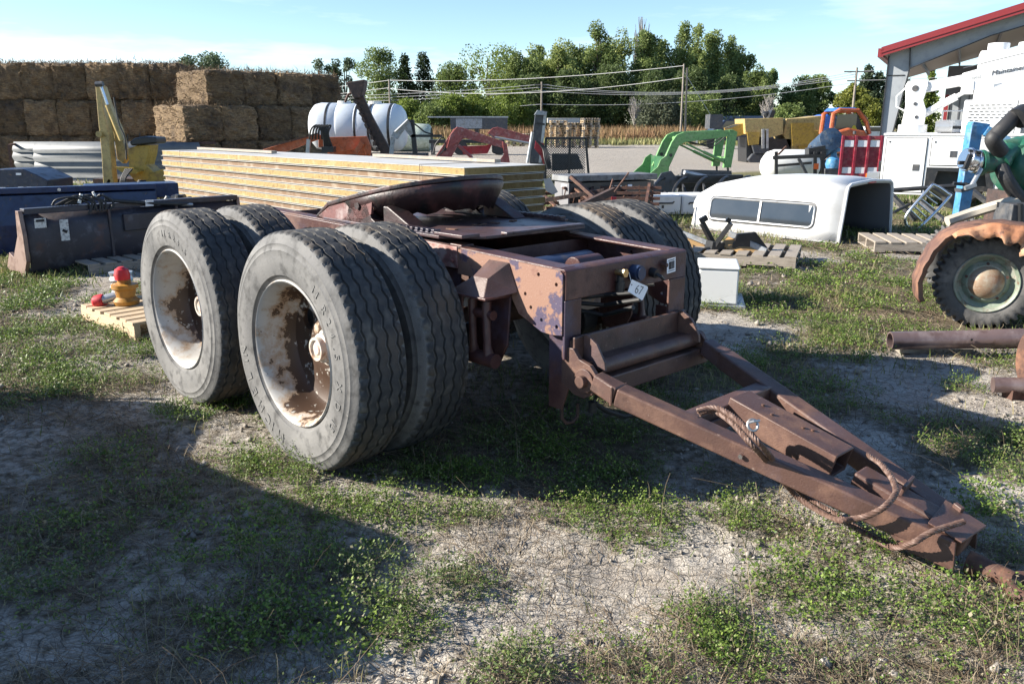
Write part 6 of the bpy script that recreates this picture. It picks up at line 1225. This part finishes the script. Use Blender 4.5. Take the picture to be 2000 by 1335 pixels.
t.part('lot_sticker', m_stick, B().obox((.13,-.045,.53),(.11,.003,.10),(6,0,0))); t.part('warning_sticker', m_stick, B().obox((.35,-.05,.44),(.085,.003,.22),(4,0,0))); t.part('sticker_print', m_ink, B().obox((.35,-.0535,.50),(.06,.002,.05),(4,0,0)).obox((.35,-.0525,.43),(.05,.002,.03),(4,30,0))); t.part('sticker_print', m_ink, B().obox((.13,-.0485,.555),(.08,.002,.025),(6,0,0)))
rh = random.Random(3)
for k in range(9): t.part('hose', m_blackrub, B().tube(smoothpath([(.30+.03*k,.06,.69),(.36+.05*k+rh.uniform(-.03,.03),.02,.735+rh.uniform(0,.03)),(.52+.03*k+rh.uniform(-.04,.04),-.03,.75+rh.uniform(-.01,.03)),(.62+.03*k+rh.uniform(-.04,.04),-.055,.70+rh.uniform(-.03,.02)),(.60+.03*k,-.06,.60+rh.uniform(-.02,.04))],8),.011,7))
t.part('hose', m_blackrub, B().tube(smoothpath([(.8,-.02,.72),(1.1,-.06,.68),(1.45,-.08,.64),(1.7,-.07,.62)],6),.02,7)); t.part('rag', m_offwhite, B().obox((.55,-.03,.75),(.03,.02,.10),(0,20,0)).obox((.70,-.03,.77),(.02,.02,.09),(0,-20,0))); t.part('tag', m_paper, B().obox((1.25,-.085,.66),(.09,.003,.07),(10,0,0))); t.part('coupler', m_galv, B().cyl((1.62,-.07,.62),(1.75,-.075,.61),.018,n=10))
t = Th('blue_bucket','glossy dark blue bucket attachment behind the rusty bucket','bucket',(-6.6,9.6,0), 30); m_dblue = pmat('dark_blue_enamel',(.010,.025,.085),(.03,.04,.08),.28)
t.part('back_shell', m_dblue, B().prism([(-.03,0),(-.05,.35),(0,.70),(.08,.72),(.1,.3),(.45,.02),(.45,0)],0,2.3,'yz'), 0, .006); t.part('top_rail', m_dblue, B().box(.0,2.3,-.04,.1,.722,.79), 0, .006); t.part('sticker', m_stick, B().obox((.36,-.052,.38),(.13,.003,.3),(-4,0,0))); t.part('bolt', m_chrome, B().cyl((1.2,-.045,.755),(1.2,-.06,.755),.02,n=10)); t.part('top_plate', m_dblue, B().box(1.5,2.6,.15,.6,.6,.78), 0, .01); t.part('sticker', m_stick, B().obox((2.2,.145,.70),(.18,.003,.08)))
t = Th('hitch_bar','black hitch bar with hydraulic fittings above the rear wheel','hitch',(-3.6,10.3,0)); t.bar('main_bar', m_black, (300,402,10.3),(438,396,10.2),.13,.10,False); t.part('fitting', m_black, B().cyl(t.rel(338,392,10.2),t.rel(362,390,10.2),.07,n=14).cyl(t.rel(350,395,10.15),t.rel(350,380,10.15),.05,n=12).cyl(t.rel(322,398,10.2),t.rel(330,385,10.2),.04,n=12)); t.part('hook', m_blackrub, B().tube(smoothpath([t.rel(360,392,10.1),t.rel(372,388,10.1),t.rel(376,398,10.1),t.rel(372,408,10.1)],5),.03,8)); t.slab('plate', m_grey, 10.15, [(372,398),(385,396),(388,408),(372,408)], .02); t.slab('light_box', m_grey, 10.2, [(305,392),(318,388),(322,404),(308,408)], .1); t.part('leg', m_black, B().box(-.4,-.28,-.1,.1,0,.58)); t.part('leg', m_black, B().box(.0,.12,-.1,.1,0,.58)); t.slab('leaflet', m_paper, 10.1, [(272,404),(290,398),(292,408),(276,410)], .01)
t = Th('blue_cab_frame','dark navy machine hood with slotted plate at the left edge','machine hood',(-9.6,15.2,0)); t.slab('hood', m_navy, 15.0, [(-30,332),(45,330),(68,340),(92,352),(94,396),(-30,398)], .9, .01); 
for u,v in ((36,340),(40,367),(57,367),(74,367),(5,368)): t.slab('slot', m_paper, 14.985, [(u-5,v-2),(u+5,v-2),(u+5,v+2),(u-5,v+2)], .01)
t.slab('plate', m_galv, 14.98, [(17,373),(52,371),(53,381),(17,384)], .012); t.slab('lower_grille', m_black, 14.97, [(-30,385),(93,383),(94,410),(-30,412)], .9); t.part('foot', m_black, B().box(-1.5,.3,.0,.9,0,.25))
t = Th('backhoe_attachment','yellow backhoe attachment with folded boom and operator seat','backhoe',(-8.2,17.2,0)); D=17
t.slab('dipper', m_paleyel, D, [(186,168),(196,166),(200,210),(212,260),(224,388),(203,390),(198,300),(192,240)], .22, .012); t.slab('boom', m_paleyel, D+.25, [(193,172),(200,168),(212,205),(232,250),(248,305),(240,320),(228,310),(222,262),(203,215)], .2, .012); t.bar('cylinder', m_chrome, (197,168,17),(212,212,17),.06); t.bar('cylinder_body', m_paleyel, (210,205,17),(238,275,17),.10); t.part('tip_pin', m_dgrey, B().cyl(t.rel(187,165,16.9),t.rel(201,164,16.9),.05,n=12)); t.part('hinge', m_paleyel, B().cyl(t.rel(193,262,16.9),t.rel(193,262,17.3),.06,n=14))
t.slab('swing_tower', m_yellow, D+.1, [(250,290),(268,284),(292,283),(290,300),(284,322),(300,336),(316,330),(318,352),(292,372),(262,352),(252,340)], .45, .012); t.slab('step_plate', m_yellow, D-.1, [(224,326),(258,328),(272,335),(266,340),(236,336)], .3); t.slab('seat', m_black, D, [(252,278),(262,270),(280,266),(305,268),(306,280),(256,285)], .5, .03); t.bar('lever', m_black, (250,280,17),(249,262,17),.02); t.bar('lever', m_black, (273,268,17.2),(273,260,17.2),.02); t.slab('outrigger', m_yellow, D-.1, [(240,388),(250,372),(286,355),(296,362),(262,392)], .14, .01); t.bar('brace', m_galv, (236,392,16.8),(262,362,16.8),.05)
for k in range(5): t.hose('hose', m_blackrub, [(246+k*3,330,16.7),(236+k*2,352,16.6),(238+k*5,378,16.6),(262+k*4,372,16.6),(272+k*3,352,16.7)], .02)
t.hose('hose', m_blackrub, [(222,190,16.95),(232,240,16.95),(244,270,16.95),(247,312,16.95)], .015); t.part('base', m_dkrust, B().box(-.5,.9,.1,.9,0,.45)); t.slab('coil', m_rust, D-.15, [(282,372),(296,362),(312,368),(318,385),(300,388)], .2, .03); t.slab('side_arm', m_rust, D, [(196,378),(212,350),(216,352),(206,384)], .1)
t = Th('rust_bucket','small rusty orange backhoe bucket behind the hose bundle','bucket',(-9.3,17.5,0)); m_orust = mat('orange_rust',(.30,.12,.04),.75,0,[((.18,.07,.03),5,.5,.68),((.45,.25,.1),9,.55,.7)]); t.slab('shell', m_orust, 17.4, [(132,390),(140,370),(198,366),(204,390)], .7, .01); t.slab('lip', m_wood_new, 17.38, [(132,390),(140,370),(145,388),(146,392)], .02); t.slab('ear', m_paleyel, 17.5, [(153,370),(158,362),(166,368),(178,364),(182,370)], .1); t.part('foot', m_orust, B().box(-.25,.5,-.05,.6,0,.1))
# guard rail beams on a red rack
t = Th('beam_rack','dark red steel rack of thin posts around the grey beams','rack',(-14.4,24.3,0), 3)
for x_ in (0.05,.85): t.part('post', m_rust, B().box(x_-.03,x_+.03,-.35,-.29,0,1.0)); t.part('post', m_rust, B().box(x_-.03,x_+.03,.55,.61,0,1.08)); t.part('cross_bar', m_rust, B().beam((x_,-.32,.98),(x_,.58,1.06),.05,.05))
t.part('long_rail', m_rust, B().box(.05,5.6,.56,.60,1.0,1.06)); t.part('long_rail', m_rust, B().box(.05,5.6,.56,.60,.78,.83))
m_gbeam = mat('grey_beam_steel',(.13,.14,.15),.6,.0,[((.09,.10,.11),4,.5,.7)])
cw = [(0,0),(.05,.08),(.02,.16),(.09,.24),(.02,.32),(.05,.40),(0,.48)]
for k,(dx,dz,dy,lb) in enumerate(((.0,.42,.22,'upper grey corrugated steel beam of the stack on the rack, rear one'),(.8,.40,-.15,'upper grey corrugated steel beam of the stack on the rack, front one'),(.8,-.03,-.2,'lower grey corrugated steel beam of the stack on the rack'))):
    b = B(); b.add([(x,a*1.6*-1,c) for x in (0,4.6) for a,c in cw],[(j,j+1,len(cw)+j+1,len(cw)+j) for j in range(len(cw)-1)]); o = b.build('steel_beam', m_gbeam, smooth=30); md=o.modifiers.new('s','SOLIDIFY'); md.thickness=.25; md.offset=1; place(o,(-14.4+dx,24.3+dy,dz),3); tag(o, lb, 'steel beam','beams on the rack')

# ------------------------------------------------------------------ far side of the gravel
OW = ['bottom','second lowest','third lowest','fourth lowest','fifth lowest','sixth lowest','seventh lowest','eighth lowest','ninth lowest','tenth lowest','eleventh lowest','twelfth lowest']
def PO(k, n): return 'topmost' if k == n-1 else OW[k]
def small_pallet(label, x, y, z, rz):
    b = B()
    for k in range(6): b.box(-.6+k*.21,-.6+k*.21+.15,-.5,.5,.125,.15)
    for k in (-.5,-.04,.42):
        for q in (-.6,-.07,.46): b.box(q,q+.14,k,k+.08,.02,.1245)
    for k in (-.6,-.07,.45): b.box(k,k+.15,-.5,.5,0,.019)
    o = b.build('wooden_pallet', random.choice([m_wood,m_wood_new,m_wood_new]), smooth=0); place(o,(x,y,z),rz); tag(o,label,'pallet','stacked pallets beyond the gravel')
for s_,(u,n,y,lb) in enumerate(((1090,12,62,'left'),(1121,11,61.5,'second'),(1152,13,61,'right'))):
    for k in range(n): small_pallet('%s pallet of the %s tall stack by the dry grass' % (PO(k,n), lb if lb!='second' else 'middle'), survey(u,260,y).x+random.uniform(-.05,.05), y+random.uniform(-.05,.05), k*.16, random.uniform(-6,6)+(s_*4))
for s_,u in enumerate((1005,1036)):
    for k in range(6): small_pallet('%s pallet of the low %s stack left of the chute' % (PO(k,6), ('left','right')[s_]), survey(u,260,66).x, 66, k*.16, random.uniform(-8,8))
o = B().box(-1.2,1.2,-.5,.5,0,.35).build('white_board_stack', m_skin, bevel=.01); place(o,(survey(1100,240,63.6).x,63.6,1.75)); tag(o,'white boards lying high behind the tall pallet stacks','boards')
for k in range(11): small_pallet('%s pallet under the white boards behind the tall stacks' % PO(k,11), survey(1100,240,63.6).x, 63.6, k*.158, 3)

t = Th('pickup_truck','dark blue pickup truck parked beyond the dry grass','pickup',(survey(1365,250,58).x,58,0), 0); p_ = lambda u,v: (t.rel(u,v,58).x, max(.3,t.rel(u,v,58).z))
t.part('body', m_navy, B().prism([(0,.55),(.02,1.15),(.95,1.25),(1.0,1.28),(1.75,1.92),(3.2,1.95),(3.6,1.3),(5.4,1.28),(5.4,.55)],0,1.8), 0, .04); t.part('grille', m_chrome, B().box(-.03,-.001,.15,1.65,.55,1.1)); t.part('bumper', m_chrome, B().box(-.15,-.031,0,1.8,.4,.6)); t.part('windscreen', m_glass, B().prism([(1.02,1.30),(1.72,1.9),(1.76,1.9),(1.06,1.30)],.1,1.7)); t.part('side_window', m_glass, B().prism([(1.5,1.35),(1.85,1.85),(3.0,1.86),(3.3,1.35)],-.012,-.001)); t.part('headlamp', m_paper, B().box(-.035,-.0305,0.02,.3,.85,1.05))
for x_ in (1.0,4.3): t.part('wheel', m_blackrub, B().cyl((x_,-.05,.4),(x_,.25,.4),.4,n=24), 35)
o = B().box(-10,10,0,8,0,2.4).prism([(-10.3,2.4),(10.3,2.4),(10.3,2.75),(-10.3,2.75)],-.3,8).build('long_shed', pmat('blue_grey_roof',(.12,.17,.28),(.2,.22,.28)), smooth=0); place(o,(survey(1520,230,105).x,105,0)); tag(o,'long low blue-grey shed in front of the far trees','shed')
# yellow paving machine
t = Th('yellow_paver','yellow paving machine with a black operator seat, beyond the green loader','paver',(survey(1530,300,36).x,36,0)); D=36
t.slab('hopper', m_paleyel, D, [(1454,232),(1530,230),(1530,262),(1500,270),(1456,262)], 1.6, .02); t.slab('engine_box', m_paleyel, D+.2, [(1536,232),(1572,230),(1604,226),(1606,268),(1596,300),(1545,296),(1530,262)], 1.6, .02); t.slab('side_door', m_yellow, D-.02, [(1545,240),(1590,240),(1590,285),(1548,285)], .03); t.slab('rear_hood', m_yellow, D+.1, [(1560,254),(1620,256),(1608,292),(1560,300)], 1.4, .02); t.slab('undercarriage', m_black, D+.2, [(1458,268),(1545,272),(1545,318),(1458,318)], 1.4); t.slab('track', m_dgrey, D, [(1470,300),(1575,300),(1585,312),(1575,324),(1470,324),(1460,312)], .4, .05); t.slab('seat', m_black, D+.3, [(1478,243),(1500,236),(1508,215),(1515,217),(1506,246),(1490,252)], .5); t.part('steering_post', m_black, B().cyl(t.rel(1497,240,36.3),t.rel(1493,224,36.3),.04,n=8)); t.part('fuel_cap', m_black, B().lathe([(0,0),(.2,0),(.2,.1),(.1,.18),(0,.18)],14,Matrix.Translation(t.rel(1496,226,36.8)))); 
for u in (1490,1498): t.bar('leg', m_galv, (u,252,35.9),(u,290,35.9),.12,.1,False)
t.slab('side_panel', m_yellow, D-.05, [(1459,258),(1484,258),(1482,282),(1462,284)], .05); t.part('crates', m_dgrey, B().box(t.rel(1404,1,36).x,t.rel(1430,1,36).x,.3,1.2,1.4,2.0)); t.slab('conveyor', m_yellow, D+.3, [(1425,250),(1454,240),(1456,262),(1430,270)], 1.0)
t.slab('lower_step', m_dgrey, D-.1, [(1470,284),(1500,284),(1504,300),(1474,300)], .2)
# orange cab machine, blue drum, red gate, white tank with frame
t = Th('orange_cab_machine','orange wheeled machine with a glazed cab behind the red gate','machine',(survey(1660,300,33).x,33,0)); D=33
P_ = [(1622,262),(1628,222),(1640,215),(1676,216),(1692,238),(1698,262)]; t.part('cab_frame', m_orange, B().tube([t.rel(u,v,D) for u,v in P_],.09,8)); t.part('cab_frame', m_orange, B().tube([t.rel(u,v,D)+Vector((.1,1.3,0)) for u,v in P_],.09,8)); t.slab('cab_glass', m_glass, D+.05, [(1630,260),(1636,224),(1674,222),(1690,258)], .02); t.slab('cab_roof', m_rblue, D-.05, [(1634,217),(1642,210),(1672,210),(1682,218)], 1.4, .03); t.slab('hood', m_orange, D-.4, [(1626,278),(1632,258),(1660,250),(1690,256),(1704,272),(1704,300),(1628,300)], 1.2, .06); t.part('seat', mat('yellow_vinyl',(.6,.5,.02),.5), B().lathe([(0,0),(.3,0),(.26,.25),(.1,.36),(0,.36)],12,Matrix.Translation(t.rel(1662,258,33.3)))); t.part('knob', m_dgrey, B().cyl(t.rel(1669,262,32.5),t.rel(1669,256,32.5),.06,n=10))
for u in (1636,1694): t.part('wheel', m_blackrub, B().cyl(t.rel(u,316,32.7),t.rel(u,316,33.2)+Vector((0,0,0)),.42,n=24), 35)
t = Th('blue_tarp_machine','bright blue covered machine left of the orange cab','machine',(survey(1615,260,44).x,44,0)); t.slab('cover', m_rblue, 44, [(1588,246),(1600,228),(1618,222),(1630,236),(1630,262),(1586,262)], 1.4, .1); t.part('base', m_dgrey, B().box(-.8,.6,.1,1.3,0,1.2))
for k,(u,lb) in enumerate(((1582,'white car roof far behind, left of the blue cover'),(1712,'white car far behind, right of the orange cab'))):
    t = Th('parked_car', lb, 'car', (survey(u,250,80).x,80,0), 0, 'white cars far behind'); t.part('body', m_white, B().prism([(-2,.4),(-2.1,.9),(-1.3,1.05),(-.7,1.5),(.9,1.5),(1.5,1.05),(2.1,.95),(2.1,.4)],0,1.7), 0, .05); t.part('side_window', m_glass, B().prism([(-1.1,1.05),(-.65,1.42),(.85,1.42),(1.3,1.05)],-.02,-.001))
    for x_ in (-1.3,1.3): t.part('wheel', m_blackrub, B().cyl((x_,-.03,.32),(x_,.2,.32),.32,n=20), 35)
t = Th('blue_drum_tank','dark blue round steel tank end right of the paver','tank',(survey(1605,290,27).x,27,0)); t.part('drum', pmat('dull_blue_paint',(.03,.06,.11),(.12,.14,.16)), B().lathe([(0,-.5),(.25,-.48),(.34,-.4),(.36,-.3),(.36,.8),(0,.85)],32,Matrix.Translation(t.rel(1605,288,27))@Matrix.Rotation(R(70),4,'X')), 45); t.part('cradle', m_black, B().box(-.4,.4,-.2,.8,0,.45)); t.slab('shaft', m_dgrey, 26.9, [(1570,300),(1590,280),(1596,284),(1580,304)], .2)
t = Th('blue_pump','small bright blue pump beside the red gate','pump',(survey(1628,310,26.5).x,26.5,0)); t.part('body', m_blue, B().lathe([(0,0),(.2,0),(.24,.12),(.2,.28),(.1,.36),(.08,.5),(.2,.52),(.2,.62),(0,.64)],18,Matrix.Translation((0,0,.22))), 35); t.part('base', m_dgrey, B().box(-.3,.3,-.2,.2,0,.21))
t = Th('red_gate','crimson metal gate panel with three white reflective squares top and bottom','gate',(survey(1640,340,24).x,24,0), -8); w_ = 1.05; h0, h1 = .1, 1.25
t.part('panel', m_crim, B().box(0,w_,0,.03,h0+.1,h1-.12)); 
for x_ in (0,.36,.70,w_): t.part('upright', m_crim, B().box(x_-.035,x_+.035,-.04,.05,h0,h1), 0, .006)
for z_ in (h0+.05,h1-.06): t.part('rail', m_crim, B().box(-.03,w_+.03,-.02,.045,z_-.05,z_+.05))
for z_ in (.28,1.03):
    for x_ in (.05,.41,.75): t.part('reflector', m_paper, B().box(x_,x_+.25,-.012,-.001,z_-.09,z_+.09))
t = Th('propane_tank','white rounded tank behind the camper shell','tank',(survey(1530,330,22).x,22,0)); t.part('tank_shell', m_offwhite, B().lathe([(0,-.75),(.2,-.72),(.36,-.6),(.42,-.42),(.42,.5),(.36,.66),(.2,.75),(0,.78)],28,Matrix.Translation((.15,0,.50))@Matrix.Rotation(R(90),4,'Y')), 45); t.part('leg', m_dgrey, B().box(-.3,-.2,-.3,.3,0,.15)); t.part('leg', m_dgrey, B().box(.5,.6,-.3,.3,0,.15))
t = Th('black_implement','black implement frame with bars over the white tank','implement',(survey(1560,330,21).x,21,0)); t.bar('top_beam', m_black, (1510,308,21),(1612,304,21),.09,.09,False); t.bar('low_beam', m_black, (1515,324,21),(1585,318,21),.06,.06,False)
for u in (1516,1592,1606): t.bar('upright', m_black, (u,346,21),(u,296,21),.07,.07,False)
t.bar('lever', m_rust, (1520,302,20.9),(1536,286,20.9),.05,.04,False); t.bar('shank', m_dgrey, (1560,310,20.9),(1578,345,20.9),.08,.06,False); t.part('reflector', mat('orange_plastic',(.7,.12,.02),.4), B().obox(t.rel(1594,325,20.9),(.12,.02,.14))); t.slab('hopper', m_black, 21.1, [(1580,290),(1612,284),(1614,304),(1580,306)], .3)
t = Th('concrete_sill','long pale concrete sill on the grass behind the toolbox','sill',(2.2,19.3,0)); t.part('sill_block', mat('pale_concrete',(.42,.40,.37),.9,0,[((.3,.28,.26),6,.5,.7)]), B().box(-.6,2.4,0,.3,0,.22), 0, .01)

# ------------------------------------------------------------------ pickup parked beside the photographer, out of the picture, that shades the grass at the left
t = Th('shade_pickup','small grey pickup parked just left of the photographer','pickup',(-3.45,2.3,0), 90)
out_ = [(-2.6,.35),(-2.65,.86),(-.62,.88),(-.50,1.30),(-.30,1.52),(.45,1.53),(.80,1.26),(1.25,.98),(1.9,.90),(2.1,.74),(2.14,.35)]
t.part('body', pmat('grey_car_paint',(.2,.21,.22),(.25,.24,.22),.35), B().prism(out_,0,1.65), 0, .05); t.part('side_window', m_glass, B().prism([(-.45,.98),(-.38,1.28),(-.25,1.45),(.40,1.46),(.72,1.2),(.95,1.0)],-.012,-.001)); t.part('windscreen', m_glass, B().prism([(.47,1.50),(.81,1.24),(1.2,1.0),(1.23,1.01),(.84,1.27),(.5,1.53)],.12,1.53))
for x_ in (-1.7,1.35):
    for y_ in (-.03,1.5): t.part('wheel', m_blackrub, B().cyl((x_,y_,.33),(x_,y_+.2,.33),.33,n=24), 35)
t.part('headlamp', m_paper, B().box(2.13,2.16,.1,.4,.6,.75)); t.part('bumper', m_chrome, B().box(2.14,2.24,0,1.65,.35,.5))
